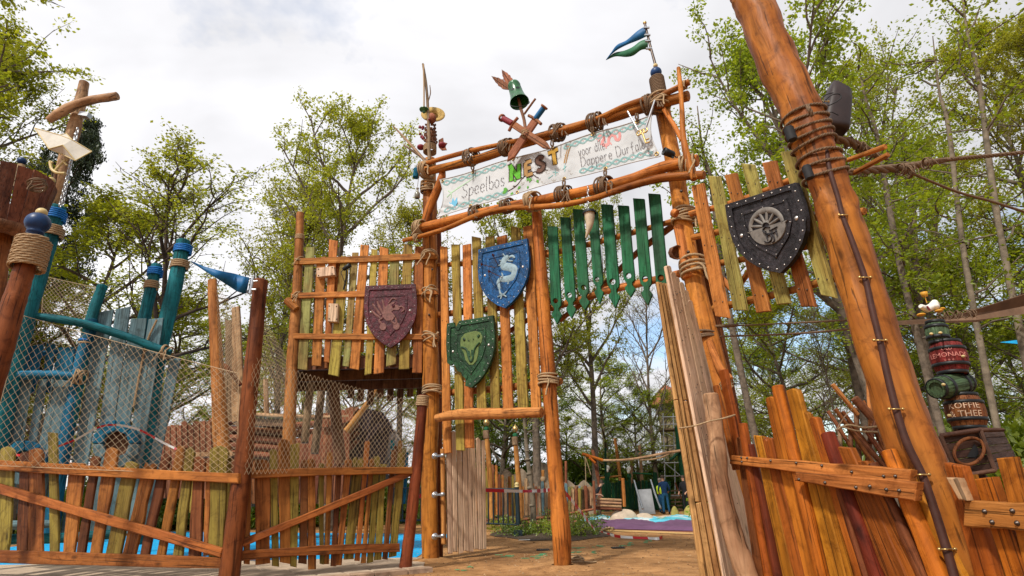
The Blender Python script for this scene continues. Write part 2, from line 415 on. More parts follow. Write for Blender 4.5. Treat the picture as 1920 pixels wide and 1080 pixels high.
M['olive'] = wood('olive_stained_wood', (.36, .27, .055), (.26, .15, .035), var=.15)
M['sage'] = wood('sage_green_wood', (.27, .27, .085), (.3, .17, .05), var=.12)
M['lime'] = wood('yellow_green_wood', (.37, .32, .085), (.32, .22, .05), var=.1)
M['pale'] = wood('pale_raw_wood', (.66, .47, .32), (.58, .38, .24), var=.08, hue=.004, wear=.3, blotch=.5)
M['drift'] = wood('driftwood', (.47, .29, .155), (.30, .16, .08), grain=.5, var=.08)
M['weather'] = wood('grey_brown_wood', (.30, .20, .12), (.18, .11, .065))
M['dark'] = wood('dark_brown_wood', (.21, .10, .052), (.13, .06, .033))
M['hull'] = wood('ship_hull_wood', (.27, .095, .045), (.17, .055, .03))
M['teal'] = wood('teal_painted_wood', (.01, .16, .19), (.012, .10, .125), var=.12, knots=False, hue=.01)
M['blue'] = wood('blue_painted_wood', (.012, .15, .26), (.01, .10, .17), var=.1, knots=False)
M['bluegrey'] = wood('blue_grey_wood', (.145, .235, .26), (.085, .155, .185), var=.18, knots=False)
M['green'] = wood('green_painted_wood', (.018, .13, .055), (.03, .075, .04), var=.1, knots=False)
M['dgreen'] = wood('dark_green_wood', (.008, .07, .03), (.01, .04, .02), knots=False)
M['rope'] = plain('hemp_rope', (.40, .27, .15), .85, 0, 60, .5, .6, .004)
M['ropedark'] = plain('brown_rope', (.17, .105, .06), .85, 0, 60, .55, .6, .004)
M['ropeblue'] = plain('blue_rope', (.005, .17, .55), .6, 0, 40, .5, .4)
M['netrope'] = plain('net_cord', (.46, .34, .21), .85, 0, 40, .35, 0)
M['black'] = plain('black_metal', (.012, .014, .016), .45, .0, 10, .3, .1)
M['steel'] = plain('galvanised_steel', (.55, .56, .58), .35, .9, 14, .3, .1)
M['brass'] = plain('brass', (.62, .42, .16), .32, .9, 20, .4, .1)
M['bolt'] = plain('dark_bolt', (.09, .07, .06), .4, .8, 20, .4, .1)
M['stud'] = plain('bright_stud', (.62, .58, .55), .35, .7, 20, .3, .1)
M['ballblue'] = plain('glazed_blue', (.006, .04, .14), .4, 0, 5, .6, .1, spec=.3)
M['gold'] = plain('pale_gold_paint', (.58, .45, .20), .4, 0, 12, .3, .1)
M['white'] = plain('white_paint', (.78, .76, .70), .5, 0, 5, .18, .1)
M['bluefloor'] = plain('blue_pool_floor', (.003, .36, .72), .6, 0, 3, .2, .1)
M['bluecloth'] = plain('blue_pennant', (.004, .11, .29), .55, 0, 7, .35, .15)
M['greencloth'] = plain('green_pennant', (.018, .13, .055), .55, 0, 7, .4, .15)
M['mulch'] = plain('bark_mulch', (.085, .055, .035), .95, 0, 25, .7, 1.0, .03)
M['stone'] = plain('sandstone_paving', (.50, .38, .27), .85, 0, 5, .35, .5, .02, var=.1)
M['kerb'] = plain('kerb_stone', (.36, .24, .16), .85, 0, 6, .5, .6, .03, var=.15)
M['rock'] = plain('beige_rock', (.50, .40, .30), .85, 0, 2.2, .35, .6, .05, var=.08)
M['mossrock'] = plain('mossy_yellow_rock', (.34, .27, .07), .85, 0, 3, .4, .6, .05)
M['rubber'] = plain('black_rubber', (.02, .02, .022), .7, 0, 8, .3, .1)
M['maroon'] = shieldmat('maroon_embossed_metal', (.085, .012, .02), (.30, .12, .13)); M['shblue'] = shieldmat('blue_embossed_metal', (.004, .07, .21), (.12, .30, .45))
M['shgreen'] = shieldmat('green_embossed_metal', (.014, .055, .02), (.12, .20, .10)); M['shgrey'] = shieldmat('charcoal_embossed_metal', (.03, .025, .028), (.16, .14, .14))
M['emb_r'] = plain('rose_relief', (.21, .09, .075), .6, .0, 20, .5, .4)
M['emb_b'] = plain('silver_blue_relief', (.26, .36, .41), .6, .0, 20, .35, .4)
M['emb_g'] = plain('pale_green_relief', (.12, .17, .05), .6, .0, 20, .4, .4)
M['emb_s'] = plain('pewter_relief', (.19, .17, .15), .6, .0, 20, .35, .4)
# ================================================================== THE SETTING
def sheet(name, pts, z, mat, n=0, **props):
    mb = MB()
    mb.add([(x, y, z) for x, y in pts], [tuple(range(len(pts)))], False)
    return mb.build(name, mat, None, origin=(0, 0, z), kind='structure', **props)
def ground_mat():
    m, nt, bs, lk = new_mat('tan_bonded_chip_ground')
    v = coords(nt, (1, 1, 1), False)
    a = ntex(nt, v, 60, 5, .85); b = ntex(nt, v, .55, 5, .6, .5); c = ntex(nt, v, 4, 5, .65)
    r = ramp(nt, [(.3, (.16, .08, .034)), (.5, (.42, .235, .10)), (.7, (.60, .37, .18))]); lk.new(a, r.inputs[0])
    r2 = ramp(nt, [(.35, (.55, .48, .42)), (.6, (1.1, 1.02, .95))]); lk.new(b, r2.inputs[0])
    r3 = ramp(nt, [(.32, (.62, .57, .52)), (.55, (1.05, 1.05, 1.05))]); lk.new(c, r3.inputs[0])
    lk.new(mul(nt, mul(nt, r.outputs[0], r2.outputs[0]), r3.outputs[0]), bs.inputs['Base Color'])
    bs.inputs['Roughness'].default_value = .92; bs.inputs['Specular IOR Level'].default_value = .15
    bp = nt.nodes.new('ShaderNodeBump'); bp.inputs['Strength'].default_value = .8; bp.inputs['Distance'].default_value = .012
    lk.new(a, bp.inputs['Height']); lk.new(bp.outputs[0], bs.inputs['Normal']); return m
M['ground'] = ground_mat()
M['forest'] = plain('leaf_litter', (.10, .065, .035), .95, 0, 6, .6, .8, .05)
M['redpath'] = plain('red_rubber_path', (.30, .10, .06), .85, 0, 20, .35, .3)
M['yellowedge'] = plain('ochre_path_edge', (.55, .33, .12), .85, 0, 20, .3, .3)
sheet('ground', [(-400, -60), (400, -60), (400, 600), (-400, 600)], 0, M['ground'])
sheet('woodland_floor', [(-200, 37), (200, 37), (200, 300), (-200, 300)], .006, M['forest'])
sheet('woodland_floor', [(6.5, 7.5), (200, 0), (200, 36.9), (12.5, 36.9)], .006, M['forest'])
sheet('pool_floor', [(-14, 9.4), (-1.75, 9.75), (-1.9, 17), (-14, 24)], .008, M['bluefloor'])
gp = lambda x, y: tuple(G(x, y)[:2])
PA, PB, PC = P(0, 960, 8.7), P(430, 950, 7.25), P(796, 940, 8.6)
sheet('paving_bed', [(PA.x - 2, PA.y + .4), (PB.x, PB.y - .3), (PC.x + .05, PC.y - .3), (PC.x - .2, PC.y + 1.6), (PA.x - 2, PA.y + 2.2)], .02, M['stone'])
sheet('red_path', [gp(850, 975), gp(1060, 974), gp(1340, 1000), gp(1340, 1006), gp(1060, 989), gp(850, 986)], .004, M['redpath'])
sheet('ochre_path_strip', [gp(1128, 993), gp(1340, 1001), gp(1340, 1004.5), gp(1128, 996)], .012, M['yellowedge'])

# fence planes (two points on the ground each)
F1 = Plane(P(0, 960, 8.7), P(430, 950, 7.25)); F2 = Plane(P(430, 950, 7.25), P(762, 940, 8.45))
GATE = Plane(G(808, 1050), G(1055, 1065))
BAL = Plane(P(548, 940, 10.0), G(806, 1050) + Vector((0, .05, 0)))
RP = Plane(P(1350, 900, 6.9), P(1600, 900, 5.0)); RF = Plane(P(1370, 900, 5.9), P(1800, 900, 3.55)); RF2 = Plane(P(1780, 900, 3.7), P(1980, 900, 3.1))

# ---- stone paving under the left fence, slab by slab
pv = thing('stone_paving', 'pale sandstone paving strip with rough kerb stones along the foot of the left picket fence', 'paving', F1.q(300, 950) * 1.0)
pv.location.z = 0; WM[pv] = Matrix.Translation(pv.location)
def slab_row(A, B, w0, w1, n, rnd, z, h, name, mat, front):
    A = Vector((A.x, A.y, 0)); B = Vector((B.x, B.y, 0)); u = (B - A).normalized(); nn = Vector((u.y, -u.x, 0))
    if nn.y > 0: nn = -nn
    L = (B - A).length; ts = [0] + sorted(min(.98, max(.02, (i + rnd.uniform(-.3, .3)) / n)) for i in range(1, n)) + [1]
    for a, b in zip(ts, ts[1:]):
        p = A + u * (L * a + .008); q = A + u * (L * b - .008); j = lambda: rnd.uniform(-.015, .015)
        poly = [p + nn * (w0 + j()), q + nn * (w0 + j()), q.lerp(p, .5) + nn * (w1 + j()) , q + nn * (w1 + j()), p + nn * (w1 + j())]
        poly = [poly[0], poly[1], poly[3], poly[2], poly[4]]
        poly = [Vector((v.x, v.y, z + rnd.uniform(-.004, .004) * 0)) for v in poly]
        mb = MB(); slab(mb, poly, (0, 0, 1), h, bev=.012); mb.build(name, mat, pv)
rs = random.Random(3)
for PLN, x0, x1, n in ((F1, -60, 428, 9), (F2, 428, 796, 7)):
    A = PLN.q(x0, 940); B = PLN.q(x1, 940)
    e_ = 0 if PLN is F1 else .006
    for (w0, w1, k, nm, mt, z, h) in ((-1.9, -1.02, n // 2, 'stone', 'stone', .05, .05), (-1.0, -.22, n // 2, 'stone', 'stone', .05, .05), (-.2, .22, n, 'stone', 'stone', .05, .05), (.235, .38, n, 'kerb_stone', 'kerb', .06, .09)):
        slab_row(A, B, w0, w1, k, rs, z + e_, h + 2 * e_, nm, M[mt], w0 > 0)

# ================================================================== TREES
M['bark'] = plain('grey_brown_bark', (.17, .13, .095), .95, 0, 6, .6, .9, .04)
M['barkpale'] = plain('pale_bark', (.19, .15, .105), .95, 0, 5, .55, .8, .03)
M['barkdark'] = plain('dark_bark', (.075, .05, .035), .95, 0, 6, .5, .9, .04)
M['leafA'] = leafmat('spring_leaf_yellow_green', (.20, .24, .022), (.33, .345, .04))
M['leafB'] = leafmat('spring_leaf_green', (.135, .195, .018), (.25, .30, .028))
M['leafC'] = leafmat('olive_leaf', (.18, .19, .02), (.29, .29, .035))
M['leafD'] = leafmat('dark_conifer_needle', (.025, .045, .022), (.055, .075, .035), tr=.15)
M['leafE'] = leafmat('hedge_leaf', (.06, .11, .014), (.14, .20, .022), tr=.35)
def nptube(pts, rad, sides):
    pts = np.array(pts); n = len(pts); t = np.gradient(pts, axis=0); t /= np.linalg.norm(t, axis=1)[:, None] + 1e-9
    ref = np.array([.3, .2, 1.0]) if abs(t[0][2]) < .8 else np.array([1.0, .2, .1])
    a = np.cross(t, ref); a /= np.linalg.norm(a, axis=1)[:, None] + 1e-9; b = np.cross(t, a)
    th = np.arange(sides) * 2 * math.pi / sides; rad = np.array(rad)[:, None, None]
    V = pts[:, None, :] + rad * (a[:, None, :] * np.cos(th)[None, :, None] + b[:, None, :] * np.sin(th)[None, :, None])
    i = np.arange(n - 1)[:, None] * sides; k = np.arange(sides)[None, :]; k2 = (k + 1) % sides
    Fq = np.stack([i + k, i + k2, i + sides + k2, i + sides + k], -1).reshape(-1, 4)
    return V.reshape(-1, 3), Fq
def npmesh(name, V, Fq, smooth=True):
    me = bpy.data.meshes.new(name); me.vertices.add(len(V)); me.vertices.foreach_set('co', V.astype(np.float32).ravel())
    me.loops.add(Fq.size); me.loops.foreach_set('vertex_index', Fq.astype(np.int32).ravel())
    me.polygons.add(len(Fq)); me.polygons.foreach_set('loop_start', np.arange(len(Fq), dtype=np.int32) * 4)
    me.polygons.foreach_set('use_smooth', np.full(len(Fq), smooth)); me.update(calc_edges=True); me.validate(); return me
def leaves(rg, base, n_per, size, spread, flat=.5):
    """n_per leaves round every base point, each a folded four-point blade"""
    B = np.repeat(base, n_per, 0); N = len(B)
    pos = B + rg.normal(0, 1, (N, 3)) * spread * np.array([1, 1, .55])
    nrm = rg.normal(0, 1, (N, 3)); nrm[:, 2] = np.abs(nrm[:, 2]) + flat * 2; nrm /= np.linalg.norm(nrm, axis=1)[:, None]
    d = rg.normal(0, 1, (N, 3)); d -= nrm * (d * nrm).sum(1)[:, None]; d /= np.linalg.norm(d, axis=1)[:, None]; w = np.cross(nrm, d)
    s = (size * rg.uniform(.45, 1.5, N))[:, None]
    V = np.stack([pos, pos + d * s * .5 + w * s * .32 - nrm * s * .08, pos + d * s, pos + d * s * .5 - w * s * .32 - nrm * s * .08], 1).reshape(-1, 3)
    return V, np.arange(N * 4).reshape(-1, 4)
def grow(seed, H, cb, spread, nl, nb=6, nt_=5, lpt=42, lsize=.10, rise=.6, trunk_r=.17, bend=.3, flat=.5, fork=None, cl=.125):
    """a tree: tapering trunk, limbs, branches and twigs as tubes; leaves along the twigs"""
    rg = np.random.default_rng(seed); Vs = []; Fs = []; nv = 0; tips = []
    def add(p, r, s):
        nonlocal nv
        v, f = nptube(p, r, s); Vs.append(v); Fs.append(f + nv); nv += len(v)
    def path(p, d, L, n, curl, up):
        pts = [np.array(p, float)]; d = np.array(d, float); d /= np.linalg.norm(d)
        for _ in range(n):
            d = d + rg.normal(0, curl, 3) + np.array([0, 0, up]); d /= np.linalg.norm(d); pts.append(pts[-1] + d * L / n)
        return np.array(pts)
    K = 12; t = np.linspace(0, 1, K + 1); ph = rg.uniform(0, 6.28, 2)
    tr = np.stack([bend * (np.sin(t * 3.3 + ph[0]) - math.sin(ph[0])), bend * (np.sin(t * 2.7 + ph[1]) - math.sin(ph[1])), t * H], 1)
    tr_r = trunk_r * (1.25 * np.exp(-t * 14) * .35 + (1 - t) ** .8 * .95 + .05); add(tr, tr_r, 10)
    for i in range(nl):
        f = cb + (1 - cb) * (i + rg.uniform(0, .9)) / nl; f = min(f, .985); k = f * K; a = int(k); p = tr[a] + (tr[min(a + 1, K)] - tr[a]) * (k - a)
        ang = i * 2.4 + rg.uniform(-.5, .5); el_ = rise * rg.uniform(.6, 1.3) + .5 * f
        g = (f - cb) / (1 - cb + 1e-6); prof = (math.sin(math.pi * min(1, (g * .8 + .22))) ** .7) * 1.05
        L = spread * max(.25, prof) * rg.uniform(.75, 1.15)
        d = [math.cos(ang) * math.cos(el_), math.sin(ang) * math.cos(el_), math.sin(el_)]
        lp = path(p, d, L, 7, .13, .03); r0 = min(trunk_r * .5, .025 + .022 * L) * (1.1 - .4 * f)
        add(lp, np.linspace(r0, r0 * .22, 8), 6)
        for j in range(nb):
            u = .25 + .75 * (j + rg.uniform(0, .8)) / nb; u = min(u, 1); k = u * 7; a = min(int(k), 6); q = lp[a] + (lp[a + 1] - lp[a]) * (k - a)
            dd = (lp[a + 1] - lp[a]); dd /= np.linalg.norm(dd); side = np.cross(dd, [0, 0, 1.0]); side /= np.linalg.norm(side) + 1e-6
            d2 = dd * .7 + side * (1 if j % 2 else -1) * rg.uniform(.5, 1) + np.array([0, 0, rg.uniform(-.05, .45)])
            bp_ = path(q, d2, L * rg.uniform(.32, .52) * (1.15 - .5 * u) + .35, 5, .17, .03); r1 = r0 * .38
            add(bp_, np.linspace(r1, r1 * .25, 6), 4)
            for m_ in range(nt_):
                u2 = .2 + .8 * (m_ + rg.uniform(0, .8)) / nt_; k = min(u2, 1) * 5; a2 = min(int(k), 4); q2 = bp_[a2] + (bp_[a2 + 1] - bp_[a2]) * (k - a2)
                d3 = rg.normal(0, 1, 3) * .8 + (bp_[a2 + 1] - bp_[a2]) / (L * .1 + .05) * .5 + np.array([0, 0, .15])
                tp = path(q2, d3, rg.uniform(.45, .95) * (.35 + L * .12), 3, .2, .02); add(tp, np.linspace(.011, .004, 4), 3)
                tips.append(tp[1]); tips.append(tp[2]); tips.append(tp[3])
    trunk = npmesh('trunk', np.concatenate(Vs), np.concatenate(Fs))
    crown = None
    if lpt:
        v, f = leaves(rg, np.array(tips), max(1, lpt // 3), lsize, cl, flat); crown = npmesh('crown', v, f, False)
    return trunk, crown, H
VAR = {
 'tall':   (grow(1, 14, .30, 4.2, 20, 6, 5, 42, .11, .55, .20, .35), 'bark', 'leafA'),
 'broad':  (grow(2, 12, .25, 5.0, 18, 7, 5, 45, .125, .45, .24, .4), 'bark', 'leafB'),
 'sparse': (grow(3, 12, .42, 3.9, 14, 6, 5, 21, .095, .65, .15, .7), 'barkdark', 'leafA'),
 'airy':   (grow(4, 14, .35, 3.6, 19, 6, 5, 27, .10, .75, .17, .5), 'bark', 'leafC'),
 'high':   (grow(5, 17, .48, 3.8, 18, 6, 5, 48, .11, .5, .20, .3), 'barkpale', 'leafB'),
 'bare':   (grow(6, 11, .25, 3.4, 18, 7, 6, 3, .06, .8, .13, .3), 'bark', 'leafC'),
 'fir':    (grow(8, 12, .30, 3.0, 24, 6, 6, 66, .12, .12, .2, .2, .2, None, .13), 'barkdark', 'leafD'),
 'layer':  (grow(9, 11, .15, 4.4, 20, 7, 5, 45, .105, .25, .17, .4, 1.4), 'bark', 'leafB'),
}
for k in VAR:
    (tm, cm, h), bk, lf = VAR[k]; h = max(v.co.z for v in (cm or tm).vertices) * .985; vt = sorted(((v.co.z, v.co.x, v.co.y) for v in (cm or tm).vertices), reverse=True)[:60]; tm['tip'] = (sum(v[1] for v in vt) / 60, sum(v[2] for v in vt) / 60); VAR[k] = ((tm, cm, h), bk, lf)
for k, ((tm, cm, h), bk, lf) in VAR.items():
    tm.materials.append(M[bk])
    if cm: cm.materials.append(M[lf])
def tree(var, px, py, Y, label, cat='tree', wide=1.0, rot=0, group=None, lean=(0, 0), name='tree', dx=0.0, leaf=None):
    """top of the crown at pixel (px, py), Y metres away; trunk below it"""
    (tm, cm, h), bk, lf = VAR[var]; top = P(px, py, Y); s = top.z / h
    tp = Matrix.Rotation(rot, 2) @ Vector(tm['tip']) * (s * wide); t = thing(name, label, cat, (top.x + dx - tp.x, Y - tp.y, 0), group)
    t.rotation_euler = (0, 0, rot); t.scale = (s * wide, s * wide, s); WM[t] = Matrix.Translation(t.location)
    for nm, me in (('trunk', tm), ('crown', cm)):
        if me:
            o = bpy.data.objects.new(nm, me); col.objects.link(o); o.parent = t
            if nm == 'crown' and leaf: 
                o.material_slots[0].link = 'OBJECT'; o.material_slots[0].material = M[leaf]
    t.rotation_euler = (lean[1], lean[0], rot); return t
WG = 'woodland trees behind the playground'
tree('tall', -60, -230, 13, 'big leafy tree filling the upper left corner above the wooden crow nest', wide=.85, rot=.5, leaf='leafA')
tree('layer', 0, 30, 17, 'second yellow green tree behind the wooden crow nest at far left', wide=.62, rot=3.3, leaf='leafA')
tree('fir', 178, 225, 26, 'dark needled conifer behind the raw timber mast at far left', name='conifer', wide=.45, rot=1)
tree('broad', -20, 60, 19, 'yellow green tree directly behind the paper boat', wide=.85, rot=4.1, leaf='leafA')
tree('layer', 190, 365, 21, 'yellow green tree behind the blue posts, right of the timber mast', wide=1.1, rot=2, leaf='leafA')
tree('sparse', 425, 275, 17, 'thin leaning tree with open crown behind the blue pennant', rot=.3, wide=1.15, lean=(.10, 0), dx=-1.2)
tree('airy', 545, 385, 22, 'small airy tree just left of the balcony corner post', rot=2.2, wide=1.0)
tree('tall', 700, 205, 21, 'tall upright tree rising behind the plank balcony', rot=1.1, wide=.80)
tree('airy', 610, 330, 25, 'slim pale green tree behind the left half of the balcony', rot=4.0, wide=.9)
tree('broad', 925, 345, 24, 'green tree seen between banner and blue shield', rot=.9, wide=.75, leaf='leafA')
tree('tall', 1068, 365, 29, 'tree with dark straight trunk standing behind the green arrow boards', rot=3.1, wide=.72)
tree('airy', 800, 395, 27, 'tree behind the left gate post, mostly hidden by it', rot=5.2, wide=.9)
tree('bare', 1205, 520, 38, 'almost leafless tree with fine twigs left of the tall pale boards', rot=.4, wide=.95)
tree('broad', 1435, 105, 18, 'large bright green tree between right gate post and leaning log', rot=4.4, wide=.72)
tree('tall', 1590, 120, 20, 'green tree whose top shows right of the leaning log', rot=1.9, wide=.6)
tree('high', 1770, 45, 17, 'tall pale stemmed tree nearest the barrel stack', rot=2.9, wide=.78, leaf='leafC', lean=(-.03, 0))
tree('high', 1905, 50, 15, 'tall tree cut by the right edge of the picture', rot=.7, wide=.7, leaf='leafC')
tree('tall', 1690, 250, 24, 'bushy tree behind the rope between log and right edge', rot=5.1, wide=.9, leaf='leafB')
tree('layer', 1540, 380, 27, 'layered green tree behind the grey shield panel', rot=.2, wide=1.0)
tree('layer', 1450, 520, 21, 'low spreading tree behind the right picket fence', rot=3.7, wide=1.05, leaf='leafA')
tree('layer', 1700, 480, 22, 'dense low tree behind the bundle of sticks', rot=1.4, wide=1.1)
tree('layer', 1890, 430, 19, 'dense low tree behind the striped barrels at far right', rot=2.4, wide=1.0)
tree('bare', 1525, 560, 17, 'young pale stemmed sapling behind the right picket fence', rot=1.4, wide=.55)
tree('layer', 80, 520, 26, 'yellow green tree glimpsed behind the blue plank wall', rot=5.5, wide=1.2, leaf='leafA')
tree('layer', 330, 560, 28, 'low green tree right of the blue plank wall', rot=.9, wide=1.2, leaf='leafA')
tree('layer', 1175, 715, 39, 'rounded green tree behind the climbing poles', rot=2, wide=1.1, leaf='leafB')
tree('layer', 1120, 660, 40, 'leafy tree above the far climbing beam', rot=2.6, wide=1.3, leaf='leafB')
tree('broad', 935, 600, 40, 'dark leafy tree above the far picket fence', rot=1.6, wide=1.2, leaf='leafE')
tree('broad', 1010, 690, 37, 'dense dark tree behind the middle gate post', rot=3.6, wide=1.4, leaf='leafE')
tree('layer', 700, 640, 33, 'yellow green tree under the balcony floor', rot=.6, wide=1.2, leaf='leafA')
tree('airy', 520, 600, 36, 'thin far tree behind the wire net', rot=2.6, wide=1.2)
rt = random.Random(11)
PLACES = [(-60, 'at the left picture edge'), (45, 'behind the small ring window'), (150, 'behind the blue wall planks'), (217, 'behind the large ring window'), (300, 'behind the tallest teal post'), (405, 'behind the orange post'), (500, 'left of the balcony corner post'), (590, 'under the left end of the balcony'), (675, 'under the middle of the balcony'), (750, 'under the right end of the balcony'), (800, 'behind the left gate post'),
 (880, 'above the low open door'), (915, 'behind the golden knobbed post'), (966, 'behind the copper knobbed post'), (1000, 'behind the young tree'), (1045, 'behind the middle gate post'), (1080, 'right of the middle gate post'), (1120, 'above the red cross post'), (1160, 'behind the leaning tan pole'), (1210, 'above the slide'), (1250, 'above the workers'), (1290, 'behind the scaffold tower'), (1335, 'behind the tall gate leaf'),
 (1400, 'behind the foot of the right gate post'), (1460, 'behind the forked picket'), (1520, 'below the charcoal shield'), (1570, 'behind the dark red picket'), (1620, 'behind the stick bundle'), (1680, 'behind the leaning log'), (1740, 'left of the barrel stack'), (1790, 'behind the red barrel'), (1850, 'right of the barrel stack'), (1920, 'at the right picture edge')]
USED = {}
def place(desc, x):
    px, ph = min(PLACES, key=lambda q: abs(q[0] - x)); l = desc + ' ' + ph
    for add in ('', ', slightly left', ', slightly right', ', further back'):
        if l + add not in USED: USED[l + add] = 1; return l + add
    return l
far = [(x, rt.uniform(600, 700), rt.uniform(42, 60)) for x in range(-60, 860, 105)] + [(x, rt.uniform(560, 690), rt.uniform(40, 52)) for x in range(1330, 2000, 70)] + [(x, rt.uniform(730, 790), rt.uniform(42, 50)) for x in range(880, 1330, 60)]
for i, (x, y, Y) in enumerate(far):
    v_ = rt.choice(['layer', 'tall', 'broad', 'airy']); tree(v_, x, y, Y, place('far %s woodland tree' % {'layer': 'spreading', 'tall': 'tall', 'broad': 'broad', 'airy': 'airy'}[v_], x), wide=rt.uniform(.9, 1.3), rot=rt.uniform(0, 6), group='distant woodland trees', leaf=rt.choice(['leafA', 'leafB', 'leafE']))
# bare pale stems of older trees at right
for i, (x0, y0, x1, y1, w, Y, lab) in enumerate(((1640, 260, 1790, 900, 14, 12.5, 'dark tree trunk just right of the leaning log'), (1775, 250, 1890, 900, 13, 11, 'pale spotted tree trunk right beside the barrel stack'), (1830, 150, 1960, 850, 14, 10.5, 'pale spotted tree trunk near the right picture edge'), (1560, 420, 1640, 880, 16, 17, 'slender dark trunk behind the sticks bundle'), (1330, 350, 1432, 890, 15, 16, 'dark crooked trunk behind the right gate post'), (1705, 380, 1770, 880, 18, 16, 'brown trunk left of the barrel stack'))):
    b = G(*(x1, y1)) if False else P(x1, y1, Y); t = thing('tree', lab, 'tree', (b.x, Y, 0))
    pole('trunk', [(x0 - (x1 - x0) * .28 + 6, y0 - (y1 - y0) * .28, w * .12), (x0 - (x1 - x0) * .12, y0 - (y1 - y0) * .12, w * .35), (x0 + 5, y0, w * .55), ((x0 * .6 + x1 * .4) - 8, y0 * .6 + y1 * .4, w * .8), (x1, y1, w), (x1 + 12, 930, w * 1.15)], Y, M['barkpale'] if 'pale' in lab else M['bark'], t, sides=10, wob=.2)
    rg = np.random.default_rng(40 + i); tipz = []; Vs = []; Fq = []; nv = 0
    for j in range(18):
        f = rg.uniform(-.25, .6); q = P(x0 + (x1 - x0) * f, y0 + (y1 - y0) * f, Y); a = rg.uniform(0, 6.28)
        pts = [np.array(q)]; d = np.array([math.cos(a), math.sin(a), .5])
        for _ in range(6):
            d = d + rg.normal(0, .25, 3); d /= np.linalg.norm(d); pts.append(pts[-1] + d * rg.uniform(.2, .42)); tipz.append(pts[-1])
        v, f_ = nptube(pts, np.linspace(.03, .006, 7), 4); Vs.append(v); Fq.append(f_ + nv); nv += len(v)
    V = np.concatenate(Vs); me = npmesh('branch', V - np.array(b), np.concatenate(Fq)); link('branch', me, Matrix.Translation(b), t, M['bark'], kind='stuff')
    v, f_ = leaves(rg, np.array(tipz), 26, .09, .22); me = npmesh('crown', v - np.array(b), f_, False); link('crown', me, Matrix.Translation(b), t, M['leafB'])
# bushes / hedge at the back
def bush_mesh(seed, n, size, h=.8):
    rg = np.random.default_rng(seed); k = n // 24
    a = rg.uniform(0, 6.28, k); r = np.sqrt(rg.uniform(0, 1, k)); z = rg.uniform(0, 1, k)
    rr = r * np.sqrt(np.clip(1.05 - z ** 2, 0, 1)) * (1 + .25 * np.sin(a * 3 + seed))
    return npmesh('foliage', *leaves(rg, np.stack([rr * np.cos(a), rr * np.sin(a), z * h + .05], 1), 24, size, .11, .2), False)
BM = [bush_mesh(s, 5200, .085) for s in (1, 2, 3)]
SM = bush_mesh(9, 1100, .11)
for me in BM: me.materials.append(M['leafE'])
SM.materials.append(M['leafB'])
def bush(x, Y, w, h, label, me=None, group=None, leaf=None, name='bush'):
    p = P(x, 930, Y); o = bpy.data.objects.new(name, me or rt.choice(BM)); col.objects.link(o)
    o.location = (p.x, Y, 0); o.scale = (w, w, h); o.rotation_euler = (0, 0, rt.uniform(0, 6)); o['label'] = label; o['category'] = 'bush'
    if group: o['group'] = group
    if leaf: o.material_slots[0].link = 'OBJECT'; o.material_slots[0].material = M[leaf]
for i in range(12):
    bush(875 + i * 42, rt.uniform(40, 44), rt.uniform(1.8, 2.6), rt.uniform(2.8, 4.6), place('dark evergreen hedge bush', 875 + i * 42), group='hedge bushes behind the far playground')
for i in range(22):
    bush(-60 + i * 44, rt.uniform(25, 30), rt.uniform(1.6, 2.4), rt.uniform(1.8, 3.0), place('far low hedge bush', -60 + i * 44), group='hedge bushes far behind the left fence', leaf=rt.choice(['leafE', 'leafB']))
for i in range(9):
    bush(1440 + i * 62, rt.uniform(16, 22), rt.uniform(1.6, 2.4), rt.uniform(1.6, 3.2), place('green undergrowth bush', 1440 + i * 62), group='undergrowth bushes on the right', leaf='leafB')
# ================================================================== THE GATE
gt = thing('wooden_gate', 'tall orange log gate frame with three posts and paired top beams carrying the banner', 'gate', G(808, 1050))
def gp_(name, pts, m='log', off=0.0, **k): return pole(name, pts, GATE, M[m], gt, off=off, **k)
gp_('post', [(808, 1052, 33), (805, 900, 31), (808, 740, 31), (806, 600, 30), (806, 450, 28), (806, 300, 22)])
gp_('post', [(1055, 1066, 33), (1052, 990, 36), (1043, 900, 28), (1037, 830, 28), (1031, 740, 27), (1021, 600, 26), (1014, 500, 22), (1005, 388, 19)], off=.02)
gp_('post', [(1412, 1030, 42), (1385, 900, 42), (1350, 720, 40), (1312, 570, 37), (1290, 470, 34), (1268, 330, 31), (1240, 195, 27)], 'log')
gp_('beam', [(800, 322, 15), (900, 297, 17), (1000, 262, 19), (1130, 225, 20), (1200, 203, 21), (1290, 180, 21)], off=.28)
gp_('beam', [(790, 309, 9), (870, 286, 9), (960, 266, 9), (1050, 245, 9), (1120, 222, 9), (1180, 195, 10), (1240, 178, 11), (1292, 154, 12)], off=.38)
gp_('beam', [(781, 430, 17), (860, 410, 18), (930, 393, 18), (1020, 374, 19), (1110, 356, 20), (1190, 335, 22), (1250, 312, 23), (1307, 301, 23)], off=.28)
gp_('beam', [(757, 451, 8), (830, 431, 9), (900, 402, 10), (960, 390, 11), (1040, 386, 11), (1110, 373, 11), (1170, 353, 13), (1240, 334, 16), (1320, 328, 17)], off=.42)
gp_('brace', [(792, 436, 14), (806, 390, 17), (826, 340, 15), (830, 322, 12)], off=.20)
gp_('brace', [(1272, 127, 7), (1276, 165, 9), (1279, 210, 9), (1281, 255, 11), (1290, 300, 14), (1302, 336, 13)], off=.46)
gp_('brace', [(1245, 205, 8), (1262, 232, 8), (1279, 262, 10)], off=.40)
gp_('crossbar', [(819, 784, 15), (850, 778, 19), (900, 776, 21), (960, 775, 20), (1015, 773, 19)], 'orange2', off=.24)
gp_('back_post', [(822, 1046, 17), (821, 800, 16), (823, 600, 15), (820, 430, 14)], 'brown', off=-.30)
gp_('back_post', [(1420, 1010, 26), (1382, 820, 26), (1340, 600, 24), (1310, 440, 20)], 'brown', off=-.35)
